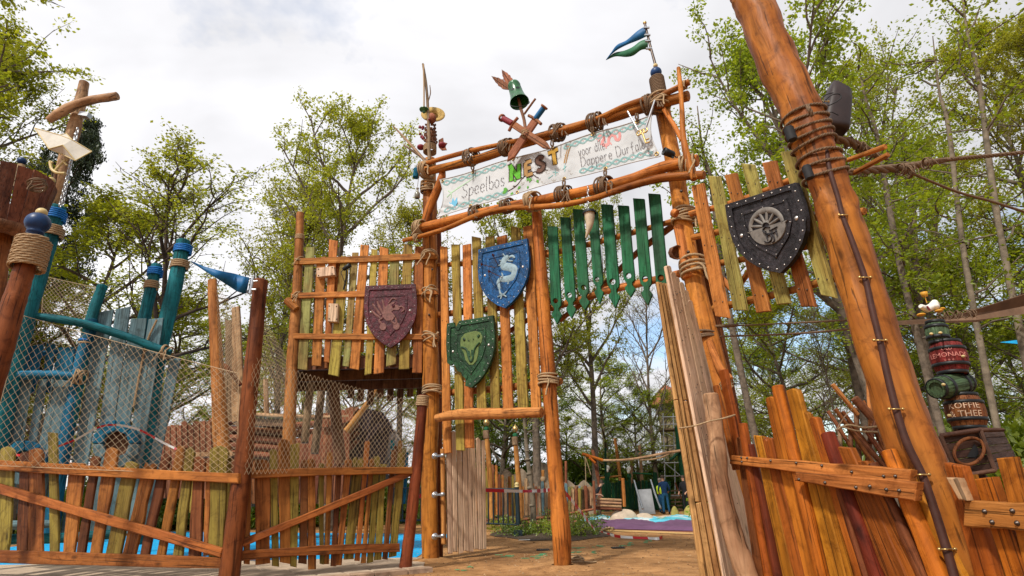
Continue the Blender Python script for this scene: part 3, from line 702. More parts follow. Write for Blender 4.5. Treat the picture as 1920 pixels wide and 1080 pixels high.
for a, b, w in (((815, 497), (900, 492), 8), ((835, 497), (1040, 470), 9), ((822, 590), (1044, 562), 12), ((828, 737), (1052, 715), 13), ((1025, 478), (1288, 407), 11), ((1020, 580), (1130, 548), 13), ((1120, 548), (1345, 495), 15)):
    gp_('rail', [(a[0], a[1], w), ((a[0] + b[0]) / 2, (a[1] + b[1]) / 2 + 2, w), (b[0], b[1], w)], 'orange', off=-.12 if w < 15 else -.06, sides=10)
gp_('brace', [(1050, 600, 10), (1120, 545, 11), (1200, 470, 12), (1283, 408, 13)], 'brown', off=-.35, sides=9)
gp_('brace', [(924, 642, 9), (960, 618, 9), (1006, 590, 9)], 'brown', off=-.35, sides=9)
gp_('brace', [(1272, 425, 18), (1290, 520, 19)], 'orange', off=.12, sides=10)
gp_('brace', [(1330, 640, 13), (1350, 690, 16), (1368, 712, 17)], 'orange', off=.16, sides=10)
gp_('end_stub', [(1262, 398, 16), (1268, 401, 17)], 'orange', off=.28, sides=12)
for px, py in ((808, 1052), (1055, 1066)):
    c = G(px, py); mb = MB(); rj = random.Random(px); pr = [(.05, .15), (.035, .24), (.012, .34), (.002, .46)]; V = []
    for h, r in pr:
        for k in range(22): a = k * 6.283 / 22; q = r * (1 + .22 * noise.noise(Vector((math.cos(a) * 2, math.sin(a) * 2, px)))) + (.0 if r < .2 else rj.uniform(-.02, .02)); V.append(c + Vector((math.cos(a) * q, math.sin(a) * q, h)))
    mb.add(V, [(i * 22 + k, i * 22 + (k + 1) % 22, i * 22 + 22 + (k + 1) % 22, i * 22 + 22 + k) for i in range(3) for k in range(22)], True); mb.build('soil_collar', M['ground'], gt)
# lashings
ln = lambda px, py, w, ax, m='ropedark', off=.28, **k: lash(px, py, w, GATE, ax, M[m], gt, off=off, **k)
for px, py, w, ax in ((884, 295, 27, (1, -.3)), (950, 276, 27, (1, -.3)), (1046, 248, 28, (1, -.3)), (1117, 229, 30, (1, -.28)), (1222, 195, 34, (1, -.25)), (893, 399, 24, (1, -.25)), (1057, 366, 30, (1, -.2)), (1133, 350, 32, (1, -.25)), (951, 386, 24, (1, -.2))):
    ln(px, py, w, ax, tails=3, turns=7)
for px, py, w, ax, o_ in ((998, 378, 32, (1, -.2), .34), (800, 318, 28, (1, -.3), .28), (1290, 312, 38, (1, -.2), .34), (1238, 190, 34, (.2, 1), .30), (806, 352, 30, (0, 1), .05), (788, 428, 26, (1, -.2), .3), (782, 446, 14, (1, -.3), .42), (1284, 408, 40, (.2, 1), 0), (1302, 503, 46, (.2, 1), .04), (1028, 713, 33, (0, 1), .02), (1362, 722, 20, (.4, 1), .16), (1282, 160, 15, (1, -.3), .4)):
    ln(px, py, w, ax, 'rope', o_, tails=1, turns=6)
ln(1320, 632, 43, (.15, 1), 'ropedark', 0.0, turns=3, wild=.08, tails=0)
# bolts on the posts
for x, y in ((810, 505), (804, 590), (1277, 358), (1280, 392), (1290, 472)):
    mb = MB(); c = GATE.q(x, y, .17 if x > 1200 else .14); lathe(mb, c, GATE.n, [(-.02, .02), (0, .022), (.008, .014), (.01, .0005)], 10); mb.build('bolt', M['bolt'], gt)
# rope wraps and the blue ball that crown the posts
pc = GATE.q(1234, 165); ax = GATE.q(1228, 135) - GATE.q(1240, 200)
hx = helix(pc, ax, radw(pc, 25), 13, .029, .0165, M['ropedark'], gt, n=14)
mb = MB(); c = GATE.q(1230, 136); r = radw(c, 21); lathe(mb, c, (-.08, 0, 1), [(-r * 1.35, r * .75), (-r * 1.1, r * .8), (-r, r * .5)] + [(-r * math.cos(t), r * math.sin(t)) for t in [math.pi * (.2 + .8 * i / 12) for i in range(12)]] + [(r, .001)], 20)
mb.build('ball_finial', M['ballblue'], gt)
mb = MB(); ball(mb, GATE.q(1229, 123), r * .42); mb.build('finial_cap', M['gold'], gt)

# ---- pennant on its pole, standing on the gate's right post
fl = thing('flag', 'two-tailed blue and green metal pennant on a thin pole above the right gate post', 'flag', GATE.q(1229, 122))
pole('flag_pole', [(1229, 122, 5.5), (1219, 85, 5), (1209, 44, 4.5)], GATE, M['bolt'], fl, sides=8, wob=0)
for x, y, rr in ((1209, 43, 7), (1219, 92, 7)):
    mb = MB(); c = GATE.q(x, y); ball(mb, c, radw(c, rr)); mb.build('knob', M['brass'], fl)
def banner_strip(name, top, bot, mat, parent, where, off=0, th=.012, wave=.05):
    A = crom(top, 5); B = crom(bot, 5); n = len(A); V = []
    for k in (0, 1):
        for i in range(n):
            o = off + wave * math.sin(i / n * 5) - k * th
            V.append(at(where, A[i][0], A[i][1], o)); V.append(at(where, B[i][0], B[i][1], o))
    Fs = []
    for i in range(n - 1):
        a = 2 * i; Fs.append((a, a + 1, a + 3, a + 2)); b = 2 * n + a; Fs.append((b, b + 2, b + 3, b + 1)); Fs.append((a, a + 2, b + 2, b)); Fs.append((a + 1, b + 1, b + 3, a + 3))
    mb = MB(); mb.add(V, Fs, True); return mb.build(name, mat, parent, origin=V[0])
banner_strip('blue_pennant', [(1210, 49), (1195, 58), (1175, 75), (1157, 84), (1146, 98), (1136, 112)], [(1211, 69), (1196, 76), (1178, 83), (1160, 92), (1148, 101), (1136, 113)], M['bluecloth'], fl, GATE)
banner_strip('green_pennant', [(1215, 73), (1201, 77), (1186, 88), (1170, 95), (1152, 99), (1137, 111)], [(1215, 92), (1202, 94), (1188, 104), (1174, 107), (1154, 106), (1136, 113)], M['greencloth'], fl, GATE, off=-.02)
for y in (52, 66, 77, 91):
    mb = MB(); c = GATE.q(1212 + (y - 52) * .12, y, .03); box(mb, c, .10, .03, .025); mb.build('clamp', M['steel'], fl)

# ================================================================== CLOTH BANNER
TL, TR_, BR, BL = (825, 337), (1222, 215), (1238, 293), (819, 408)
bn = thing('banner', 'long off-white cloth banner with big coloured letters, laced between the gate beams', 'banner', GATE.q(1020, 320, .3))
def bpx(s, t):
    """s along, t from the top edge down, both 0..1, to pixels"""
    sag = 3.5 * math.sin(s * math.pi * 5) * (1 if t < .5 else -.6) * abs(t - .5)
    cu = (s - .5) ** 2
    side = -9 * math.sin(t * math.pi) * (2 * s - 1) ** 9
    x = (TL[0] * (1 - s) + TR_[0] * s) * (1 - t) + (BL[0] * (1 - s) + BR[0] * s) * t
    y = (TL[1] * (1 - s) + TR_[1] * s) * (1 - t) + (BL[1] * (1 - s) + BR[1] * s) * t
    return x + side, y + sag + (3 - 8 * t) * math.sin(s * math.pi)
def bwave(s, t):
    e = noise.noise(Vector((s * 9, t * 2, 1))) * .018
    c = math.exp(-((s - .97) ** 2 + (t - .8) ** 2) * 160) * math.sin((s * 3 + t) * 30) * .022 + math.exp(-((s - .03) ** 2 + (t - .8) ** 2) * 160) * math.sin((s * 4 - t) * 30) * .022
    cr = noise.noise(Vector((s * 22, t * 5, 5))) * .004 * (1 + 1.5 * math.exp(-((s - .5) / .12) ** 2))
    return .30 + e + c + cr
def bpt(s, t, off=0.0):
    x, y = bpx(s, t); return GATE.q(x, y, bwave(s, t) + off)
NX, NY = 200, 26; mb = MB()
V = [bpt(i / NX, j / NY) for j in range(NY + 1) for i in range(NX + 1)]
mb.add(V, [(j * (NX + 1) + i, (j + 1) * (NX + 1) + i, (j + 1) * (NX + 1) + i + 1, j * (NX + 1) + i + 1) for j in range(NY) for i in range(NX)], True)
M['cloth'] = plain('off_white_canvas', (.52, .54, .555), .8, 0, 3, .2, .15, .004)
M['cloth'].node_tree.nodes['Principled BSDF'].inputs['Sheen Weight'].default_value = .1
mb.build('cloth', M['cloth'], bn)
mb = MB()
for t in (0, 1):
    tube(mb, [bpt(i / 60, t, .004) for i in range(61)], .009, 5)
for s in (0, 1): tube(mb, [bpt(s, i / 12, .004) for i in range(13)], .009, 5)
mb.build('hem', M['cloth'], bn)
def ink(name, c): return plain(name, c, .8, 0, 30, .15, 0)
M['iteal'] = ink('teal_print', (.22, .47, .47)); M['ipink'] = ink('pink_print', (.62, .28, .27)); M['iink'] = ink('dark_stitch', (.12, .11, .12))
M['iblue'] = ink('blue_print', (.14, .42, .62)); M['imint'] = ink('mint_print', (.42, .62, .42)); M['igreen'] = ink('leaf_green_print', (.10, .33, .05))
M['nG'] = plain('green_letter_fill', (.11, .42, .03), .8, 0, 25, .35, .2); M['nE'] = plain('sand_letter_fill', (.38, .22, .08), .8, 0, 25, .3, .2)
M['nS'] = plain('brown_letter_fill', (.12, .06, .04), .8, 0, 25, .3, .2); M['nT'] = plain('gold_letter_fill', (.48, .28, .04), .8, 0, 25, .3, .2); M['nO'] = plain('dark_letter_outline', (.045, .022, .015), .8, 0, 25, .3, .2)
def ribbon(mb, pts, w, fn, off, dash=None, taper=False):
    """flat stroke of width w (in banner pixels) laid on the cloth; pts in pixel space"""
    S = crom(pts, 9 if dash else 5) if len(pts) > 2 else crom(pts, 12 if dash else 4)
    S = [np.array(p[:2], float) for p in S]; L = 0; seg = []
    for i in range(len(S)):
        t = S[min(i + 1, len(S) - 1)] - S[max(i - 1, 0)]; t = t / (np.linalg.norm(t) + 1e-9); n = np.array([-t[1], t[0]])
        ww = w * (1 - .75 * i / len(S)) if taper else w
        seg.append((S[i] + n * ww / 2, S[i] - n * ww / 2, L)); 
        if i + 1 < len(S): L += np.linalg.norm(S[i + 1] - S[i])
    V = []
    for a, b, l in seg: V += [fn(a[0], a[1], off), fn(b[0], b[1], off)]
    Fs = [(2 * i, 2 * i + 1, 2 * i + 3, 2 * i + 2) for i in range(len(seg) - 1) if not dash or (seg[i][2] % (dash * 1.5)) < dash]
    if Fs: mb.add(V, Fs, False)
# banner pixel space: X 0..410 along, Y 0..70 downwards, measured on the cloth
BW, BH = 410.0, 66.0
def bf(x, y, off): return bpt(min(1, max(0, x / BW)), min(1, max(0, y / BH)), off)
def strokes(name, mat, lst, w, off=.007, dash=None, taper=False, parent=None):
    mb = MB()
    for pts in lst: ribbon(mb, pts, w, bf, off, dash, taper)
    return mb.build(name, mat, parent or bn, **({'kind': 'stuff'} if len(lst) > 1 and 'letter_' not in name else {}))
# braided borders along both edges
for side, y0 in (('top', 7.5), ('bottom', 57.5)):
    st = []
    for a, b in ((16, 138), (286, 400)) if side == 'top' else ((10, 130), (262, 400)):
        if side == 'top': a, b = (4, 128) if a == 16 else (238, 402)
        n = int((b - a) / 3)
        for ph in (0, math.pi):
            for d_ in (-.9, .9):
                st.append([(a + (b - a) * i / n, y0 + math.sin(i * .62 + ph) * 3.6 + d_) for i in range(n + 1)])
    strokes('braid_border', M['iteal'], st, .75)
    mb = MB()
    for a, b in (((4, 128), (238, 402)) if side == 'top' else ((10, 130), (262, 400))):
        for k in range(int((b - a) / 15.2)):
            x = a + 7.6 + k * 15.2; ribbon(mb, [(x - .8, y0), (x + .8, y0)], 1.6, bf, .004)
    mb.build('border_dots', M['ipink'], bn, kind='stuff')
# single stroke letters on a 10 x 10 cell (x right, y down, x-height 4..10)
LT = {'S': [[(7, 1.5), (5, 0), (2.5, .5), (1.6, 2.4), (3.2, 4.4), (5.6, 5.6), (6.8, 7.6), (5.2, 9.7), (2.5, 10), (.8, 8.6)]],
 'p': [[(.8, 4), (1, 14)], [(1, 5.5), (3, 4), (5, 5), (5.3, 7.4), (4, 9.6), (2, 10), (1, 8.8)]],
 'e': [[(.8, 7), (5, 6.6), (4.6, 4.8), (3, 4), (1.2, 5.2), (.8, 7.5), (1.8, 9.6), (3.6, 10), (5.2, 9)]],
 'l': [[(1.2, -.5), (1, 5), (1.4, 9.6), (2.4, 9.8)]], 'b': [[(1, -.5), (1, 9.8)], [(1, 5.5), (3, 4.2), (5, 5.4), (5.2, 8), (3.6, 10), (1.2, 9)]],
 'o': [[(3, 4), (1, 5.4), (.9, 8.4), (3, 10), (5, 8.6), (5.1, 5.6), (3, 4)]], 's': [[(4.6, 4.8), (2.8, 4), (1.2, 5.2), (2.6, 6.8), (4.6, 8), (3.6, 9.9), (1, 9.4)]],
 'v': [[(.6, 4.2), (2.8, 10)], [(2.8, 10), (5, 3.8)]], 'r': [[(1, 4), (1.2, 10)], [(1.1, 6), (2.6, 4.2), (4.4, 4.4)]],
 'á': [[(4.6, 4.6), (2.6, 4), (1, 5.6), (1, 8.6), (2.6, 10), (4.5, 8.6)], [(4.8, 4), (4.9, 10)], [(3, 2.6), (4.6, .8)]],
 'D': [[(1, 0), (1.2, 10)], [(.6, .2), (4.4, 0), (7, 2.6), (7.2, 6.6), (5, 9.6), (.8, 10)]],
 'a': [[(4.6, 4.6), (2.6, 4), (1, 5.6), (1, 8.6), (2.6, 10), (4.5, 8.6)], [(4.8, 4), (4.9, 10)]],
 'u': [[(1, 4), (1, 8.4), (2.6, 10), (4.6, 8.8)], [(4.8, 4), (4.9, 10)]], 'f': [[(4.8, .4), (3, .4), (2.4, 2.6), (2.4, 13)], [(.6, 4.6), (4.4, 4.2)]],
 'i': [[(1.4, 4), (1.6, 10)]], ' ': []}
AD = {'S': 8.4, 'l': 3.4, 'D': 8.6, 'i': 3.2, ' ': 3.6}
def write(text, x, y, h, name, w=.9, dash=1.4, rise=0.0, kx=1.0):
    k = h / 10; st = []
    for ch in text:
        for s in LT[ch]: st.append([(x + a * k * kx, y + b * k) for a, b in s])
        x += AD.get(ch, 6.4) * k * kx; y -= rise
    return strokes(name, M['iink'], st, w, .010, dash)
write('Speelbos', 42, 20, 24, 'lettering', 1.15, 2.6, kx=.70)
write('voor álle', 264, 15, 16, 'lettering', 1.05, 2.2, kx=.66)
write('Dappere', 266, 34, 16, 'lettering', 1.05, 2.2, kx=.80); write('Durfals', 332, 32.5, 17, 'lettering', 1.05, 2.2, kx=.78)
# the four big appliqué letters
NE = [('N', 'nG', [[(0, 28), (1, 2)], [(0, 3), (14, 27)], [(14, 28), (15, 1)], [(-5, 3), (3, 1)]]), ('E', 'nE', [[(0, 27), (0, 1)], [(0, 2), (12, 1)], [(0, 14), (10, 13.5)], [(0, 27), (13, 26.5)]]),
      ('S', 'nS', [[(13, 4), (8, 0), (2, 3), (2, 9), (8, 13.5), (13, 18), (11, 25.5), (5, 28), (-1, 25)]]), ('T', 'nT', [[(-4, 2.5), (16, 0)], [(7, 2), (8, 28)]])]
for (ch, mt, st), (ox, oy, k) in zip(NE, ((137, 12, 1.0), (165, 12.5, .95), (186, 11, .92), (212, 6, .98))):
    pts = [[(ox + a * k, oy + b * k) for a, b in s] for s in st]
    def jagged(p):
        return p
    strokes('letter_outline', M['nO'], pts, 9.2, .009)
    mb = MB(); rj = random.Random(ord(ch))
    for p in pts:                                   # frayed stitched edge
        S = crom(p, 8)
        for i in range(0, len(S) - 1):
            c = S[i]; d = np.array(S[i + 1]) - np.array(S[i]); d = d / (np.linalg.norm(d) + 1e-6); n = np.array([-d[1], d[0]])
            for sg in (-1, 1): ribbon(mb, [tuple(c + n * sg * 4.0), tuple(c + n * sg * rj.uniform(4.9, 5.9) + d * rj.uniform(-.8, .8))], 1.0, bf, .011)
    mb.build('letter_stitches', M['nO'], bn, kind='stuff')
    strokes('letter_' + ch.lower(), M[mt], pts, 6.4, .016)
# twig with leaves under the name
strokes('twig_print', M['nO'], [[(124, 58), (145, 52), (160, 40), (178, 36), (196, 37), (206, 40)], [(160, 42), (152, 36)], [(176, 37), (182, 45), (188, 50)], [(146, 52), (140, 50)]], 1.4, .006)
mb = MB()
for x, y, dx, dy in ((122, 50, 8, 2), (120, 58, 11, -5), (139, 60, -3, 9), (146, 44, -5, -8), (154, 54, -6, 5), (166, 49, 4, -7), (174, 45, -4, 8), (184, 52, 3, 7), (168, 58, -2, 6)):
    n = np.array([-dy, dx]) * .33; a = np.array([x, y], float); d = np.array([dx, dy], float)
    q = [a, a + d * .4 + n, a + d, a + d * .4 - n]; mb.add([bf(p[0], p[1], .008) for p in q], [(0, 1, 2, 3)], False)
mb.build('leaf_print', M['igreen'], bn, kind='stuff')
# faint prints: sword, flame, feather, dragon, stars
strokes('sword_print', M['imint'], [[(20, 28), (52, 18), (70, 12)]], 2.6, .004, None, True); strokes('sword_print', M['imint'], [[(13, 22), (20, 29), (20, 38)], [(10, 33), (20, 28)]], 1.6)
mb = MB()
for q in ([(20, 55), (18, 44), (23, 48), (25, 38), (29, 46), (34, 40), (36, 50), (33, 57), (27, 60)],):
    V = [bf(a, b, .004) for a, b in q]; mb.add(V, [tuple(range(len(V)))], False)
mb.build('flame_print', M['iblue'], bn)
strokes('feather_print', M['nE'], [[(238, 36), (243, 22), (250, 8)]], 5.5, .005); strokes('feather_print', M['cloth'], [[(238, 38), (243, 22), (250, 8)]], 1.0, .008); strokes('feather_print', M['iteal'], [[(236, 52), (238, 36)]], .8, .005)
strokes('dragon_print', M['ipink'], [[(306, 9.6), (312.6, 7.9), (315, 13.7), (310.9, 19.4), (314.2, 25.1), (321.6, 24.3), (324, 16.1), (329.8, 11.2), (335.5, 14.5), (337.2, 21), (342.9, 21.9), (345.4, 13.7), (342.9, 7.1)]], 5.2, .004)
strokes('dragon_print', M['ipink'], [[(301.1, 12), (306.8, 7.1), (311.7, 4.6)], [(302.7, 16.1), (308.5, 12.8)], [(306, 22.7), (311.7, 19.4)], [(316.7, 30.9), (316.7, 24.3)], [(332.2, 7.1), (331.4, 12)], [(340.4, 3.8), (343.7, 8.7), (348.6, 6.3)], [(327.3, 27.6), (324.9, 22.7)]], 2.0, .004)
strokes('star_print', M['iteal'], [[(214, 46), (224, 50)], [(219, 42), (219, 55)], [(233, 46), (240, 42)], [(236, 40), (237, 49)], [(205, 56), (214, 52)]], 1.1)
M['scale'] = plain('grey_scale_print', (.50, .485, .45), .8, 0, 18, .3, .1)
rsx = random.Random(5); mb = MB()
for i in range(80):
    x = rsx.gauss(188, 26); y = rsx.uniform(2, 64)
    r_ = rsx.uniform(1.6, 3.2); ribbon(mb, [(x + r_ * math.cos(t), y + r_ * .7 * math.sin(t)) for t in np.linspace(0, 4.2, 6)], .7, bf, .003)
mb.build('scale_print', M['scale'], bn, kind='stuff')
# eyelets
mb = MB()
for s, t in ((.155, .03), (.345, .02), (.53, .02), (.72, .02), (.93, .03), (.15, .97), (.36, .97), (.57, .97), (.755, .97), (.99, .93), (.01, .05)):
    c = bpt(s, t, .01); pts = [c + GATE.u * (.028 * math.cos(a)) + Vector((0, 0, .028 * math.sin(a))) for a in np.linspace(0, 2 * math.pi, 11)[:-1]]
    tube(mb, pts, .009, 5, close=True)
mb.build('eyelet', M['brass'], bn, kind='stuff')
for s, t in ((.155, .03), (.53, .02), (.72, .02), (.93, .03), (.15, .97), (.57, .97), (.755, .97)):
    x, y = bpx(s, t); yy = y - 15 if t < .5 else y + 13
    mb = MB(); tube(mb, [GATE.q(x, y, .33), GATE.q(x + 2, (y + yy) / 2, .36), GATE.q(x + 1, yy, .36)], .016, 6); tube(mb, [GATE.q(x + 1, y, .33), GATE.q(x - 3, (y + yy) / 2, .37), GATE.q(x - 2, yy, .36)], .014, 6)
    mb.build('lacing', M['ropedark'], bn)

# ================================================================== PLANK PANELS
def panel(label, PLN, planks, off, th=.035, anchor=None, nails=None):
    t = thing('plank_panel', label, 'plank panel', anchor)
    for i, (tx, ty, bx, by, w0, w1, mt) in enumerate(planks):
        plank('plank', (tx, ty), (bx, by), w0, w1, PLN, M[mt], t, th=th, off=off + (.004 if i % 2 else 0), jit=.035)
    if nails:
        mb = MB()
        for tx, ty, bx, by, w0, w1, mt in planks:
            for f in nails:
                x = tx + (bx - tx) * f; y = ty + (by - ty) * f; w = (w0 + (w1 - w0) * f) * .3
                for s in (-1, 1):
                    c = PLN.q(x + s * w, y + s * .8, off + .006); lathe(mb, c, PLN.n, [(-.006, .009), (.002, .009), (.006, .0004)], 6)
        mb.build('nail', M['bolt'], t, kind='stuff')
    return t
mid = panel('upright orange and olive planks between two gate posts, holding blue and green shields', GATE,
 [(831, 462, 837, 850, 13, 15, 'orange'), (853, 458, 862, 845, 15, 15, 'olive'), (874, 458, 879, 840, 15, 16, 'orange'), (892, 444, 902, 772, 16, 16, 'olive'), (917, 443, 928, 772, 16, 16, 'olive'), (940, 442, 952, 772, 17, 18, 'orange'), (965, 425, 980, 771, 17, 19, 'olive'), (989, 423, 1005, 770, 17, 18, 'orange')],
 .02, anchor=GATE.q(920, 790, 0), nails=(.12, .36, .80))
gr = thing('plank_panel', 'row of eight green arrowhead boards with round holes right of the blue shield', 'plank panel', GATE.q(1140, 600, 0))
for tx, ty, bx, by, w, hx_, hy in ((1035, 424, 1044, 608, 18, 1041, 564), (1059, 407, 1071, 597, 18, 1067, 553), (1083, 392, 1096, 581, 19, 1094, 539), (1111, 396, 1124, 570, 17, 1119, 524), (1137, 383, 1153, 578, 21, 1148, 528), (1168, 385, 1182, 557, 20, 1178, 517), (1197, 372, 1214, 572, 21, 1209, 523), (1226, 363, 1243, 550, 22, 1239, 521)):
    t_ = np.array([tx, ty], float); b_ = np.array([bx, by], float); d = b_ - t_; n_ = np.array([1.0, 0.06])
    fh = (hy - ty) / (by - ty); h = w / 2
    prof = [(0, 1), (.3, 1.0), (.6, 1.03), (fh, 1.08), (fh + .045, .95), (fh + .075, .5), (fh + .10, .46), (fh + .135, .98), (fh + .155, .9)] if tx < 1220 else [(0, 1), (.5, 1.02), (.93, 1.05)]
    Lp = [t_ + d * f - n_ * h * k for f, k in prof]; Rp = [t_ + d * f + n_ * h * k for f, k in prof]
    end = [b_] if tx < 1220 else []
    out = Lp[::-1] + Rp + end
    pts = [GATE.q(p[0], p[1], .03) for p in out]; hole = [GATE.q(hx_ + math.cos(a) * w * .27, hy + math.sin(a) * w * .27, .03) for a in np.linspace(0, 2 * math.pi, 17)[:-1]]
    mb = MB(); slab(mb, pts, GATE.n, .035, holes=[hole], bev=.004); mb.build('board', M['green'], gr, axis=GATE.q(*t_) - GATE.q(*b_), origin=GATE.q(*t_))
rp = panel('high panel of orange and yellow-green planks holding the charcoal shield, behind the leaning log', RP,
 [(1306, 346, 1353, 595, 21, 25, 'orange'), (1337, 330, 1387, 582, 21, 24, 'lime'), (1368, 326, 1430, 585, 20, 25, 'orange'), (1400, 307, 1468, 570, 22, 25, 'lime'), (1440, 303, 1514, 575, 23, 26, 'orange'), (1474, 283, 1552, 556, 24, 27, 'lime'), (1540, 430, 1590, 560, 14, 18, 'lime')],
 .03, anchor=RP.q(1430, 600, 0), nails=(.14, .46, .88))
for pts in ([(1290, 402, 12), (1390, 375, 12), (1500, 330, 13), (1560, 300, 13)], [(1300, 445, 12), (1400, 425, 12), (1620, 396, 14)], [(1330, 497, 12), (1480, 470, 12), (1600, 440, 12)], [(1340, 578, 15), (1470, 548, 15), (1600, 512, 15)], [(1390, 560, 12), (1330, 500, 12)], [(1380, 545, 11), (1430, 470, 11)]):
    pole('rail', pts, RP, M['orange'], rp, off=-.07, sides=10, n=4)
for pts in ([(1590, 300, 9), (1660, 275, 10)], [(1600, 325, 9), (1665, 290, 10)]): pole('rail', pts, RP, M['orange'], rp, off=-.15, sides=10, n=4)
bal = thing('balcony', 'raised plank balcony with three rails left of the gate, holding the maroon shield', 'balcony', P(548, 860, 10.0))
for tx, ty, bx, by, w0, w1, mt in ((582, 463, 566, 693, 16, 18, 'sage'), (602, 482, 593, 686, 16, 18, 'orange'), (625, 450, 612, 679, 16, 10, 'orange'), (647, 480, 625, 704, 16, 20, 'olive'), (666, 473, 648, 687, 12, 13, 'sage'), (684, 459, 664, 692, 16, 18, 'orange'), (702, 467, 690, 702, 12, 13, 'olive'), (720, 464, 710, 700, 17, 19, 'orange'), (740, 475, 733, 685, 17, 19, 'sage'), (765, 458, 757, 692, 17, 19, 'olive'), (786, 462, 782, 699, 16, 18, 'orange')):
    plank('plank', (tx, ty), (bx, by), w0, w1, BAL, M[mt], bal, th=.03, off=.06, jit=.03)
for x, y0, y1, w, mt in ((612, 545, 690, 9, 'brown'), (630, 490, 560, 8, 'orange'), (655, 490, 650, 8, 'lime'), (677, 515, 660, 9, 'orange'), (589, 545, 660, 9, 'weather'), (731, 510, 650, 8, 'sage'), (753, 525, 660, 9, 'orange'), (775, 500, 650, 8, 'orange2'), (692, 500, 660, 7, 'olive')):
    plank('plank', (x + 4, y0), (x, y1), w, w, BAL, M[mt], bal, th=.03, off=-.02, jit=.03)
for a, b, w in (((551, 490), (820, 479), 11), ((545, 554), (822, 546), 10), ((542, 630), (823, 631), 10)):
    pl_ = [a, b]; mb = MB(); pts = [BAL.q(a[0], a[1] - w / 2, .10), BAL.q(b[0], b[1] - w / 2, .10), BAL.q(b[0], b[1] + w / 2, .10), BAL.q((a[0] + b[0]) / 2, (a[1] + b[1]) / 2 + w / 2 + 1, .10), BAL.q(a[0], a[1] + w / 2, .10)]
    slab(mb, pts, BAL.n, .045); mb.build('rail', M['orange'], bal, axis=BAL.u, origin=pts[0])
pole('post', [(540, 870, 23), (547, 700, 22), (552, 620, 20), (558, 520, 17), (563, 400, 14)], BAL, M['orange2'], bal)
helix(BAL.q(562, 446, 0), (.03, 0, 1), radw(BAL.q(562, 446), 15.5), 4, .026, .014, M['rope'], bal)
pole('post', [(638, 870, 22), (626, 740, 20), (622, 690, 19)], 11.6, M['dark'], bal); pole('post', [(590, 850, 15), (602, 740, 14), (608, 690, 13)], 12.6, M['weather'], bal); pole('post', [(571, 830, 14), (580, 740, 14), (584, 690, 13)], 12.0, M['weather'], bal)
pole('beam_end', [(538, 563, 15), (556, 580, 14)], BAL, M['orange'], bal, off=.12)
# platform: decking joists and boards under the planks
fz = BAL.q(680, 665, 0).z
def fpt(x, back): 
    p = BAL.q(x, 665, -back); return Vector((p.x, p.y, fz))
mb = MB(); a, b, c, d = fpt(560, .05), fpt(806, .05), fpt(806, 2.2), fpt(560, 2.2)
for i in range(12):
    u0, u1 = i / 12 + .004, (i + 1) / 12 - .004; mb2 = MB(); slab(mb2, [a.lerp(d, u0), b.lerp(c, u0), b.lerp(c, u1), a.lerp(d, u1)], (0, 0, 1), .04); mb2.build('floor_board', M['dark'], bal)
for bk in (.08, 1.1, 2.1):
    for h in (.05,):
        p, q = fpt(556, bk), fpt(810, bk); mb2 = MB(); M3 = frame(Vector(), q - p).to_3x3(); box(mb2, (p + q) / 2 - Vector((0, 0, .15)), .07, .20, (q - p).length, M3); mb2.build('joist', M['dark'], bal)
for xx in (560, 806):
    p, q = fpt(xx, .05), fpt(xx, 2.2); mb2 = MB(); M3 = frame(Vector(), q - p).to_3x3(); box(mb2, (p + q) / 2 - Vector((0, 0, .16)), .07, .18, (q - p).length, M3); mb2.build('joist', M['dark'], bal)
for i in range(8):
    x = 664 + i * 18; p = fpt(x, 2.25); plank('back_plank', tuple(0 for _ in range(2)), (1, 1), 1, 1, BAL, M['dark'], bal) if False else None
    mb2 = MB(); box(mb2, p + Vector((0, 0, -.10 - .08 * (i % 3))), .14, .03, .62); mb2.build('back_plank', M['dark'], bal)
for x, y, w, o_ in ((562, 488, 16, .08), (556, 555, 17, .08), (805, 482, 28, .14), (806, 550, 28, .14), (808, 631, 28, .14)):
    lash(x, y, w, BAL, (.2, 1), M['rope'], bal, off=o_ - .06, turns=3, wild=.9, tails=2)
for n_, cx_, cy_, ww, hh, an in ((1, 610, 509, 34, 17, -.12), (2, 624, 586, 18, 34, .05)):
    t = thing('junction_box', ['', 'plain light wooden box lying tilted on the balcony planks near the spotlight', 'small upright light wooden box screwed on the balcony planks below the middle rail'][n_], 'box', BAL.q(cx_, cy_, .1))
    c_, s_ = math.cos(an), math.sin(an); pts = [BAL.q(cx_ + a * c_ * ww / 2 - b * s_ * hh / 2, cy_ + a * s_ * ww / 2 + b * c_ * hh / 2, .17) for a, b in ((-1, -1), (1, -1), (1, 1), (-1, 1))]
    mb = MB(); slab(mb, pts, BAL.n, .10); mb.build('casing', M['pale'], t)
    for a, b in ((-.75, -.7), (.75, -.7), (.75, .7), (-.75, .7)):
        mb = MB(); lathe(mb, BAL.q(cx_ + a * ww / 2, cy_ + b * hh / 2 + a * s_ * ww / 2, .172), BAL.n, [(-.003, .012), (.004, .012), (.007, .0004)], 8); mb.build('screw', M['bolt'], t)
def spotlight(label, c, aim, r, L, stem):
    t = thing('spotlight', label, 'spotlight', c); a = Vector(aim).normalized(); mb = MB()
    lathe(mb, c - a * L * .5, a, [(0, .001), (0, r * .7), (L * .12, r * .92), (L * .6, r), (L, r * 1.06), (L, r * .9), (L * .92, r * .85), (L * .92, .001)], 16); mb.build('housing', M['black'], t)
    mb = MB(); tube(mb, [c + Vector((0, -.0, 0)), c + Vector(stem) * .5 + Vector((.02, 0, 0)), c + Vector(stem)], .016, 8); mb.build('bracket', M['black'], t)
    mb = MB(); c2 = c + Vector(stem) * .9; tube(mb, [c - a * L * .5, c - a * L * .7 + Vector((0, -.03, -.06)), c2 + Vector((.05, -.04, .03)), c2], .008, 6); mb.build('cable', M['rubber'], t)
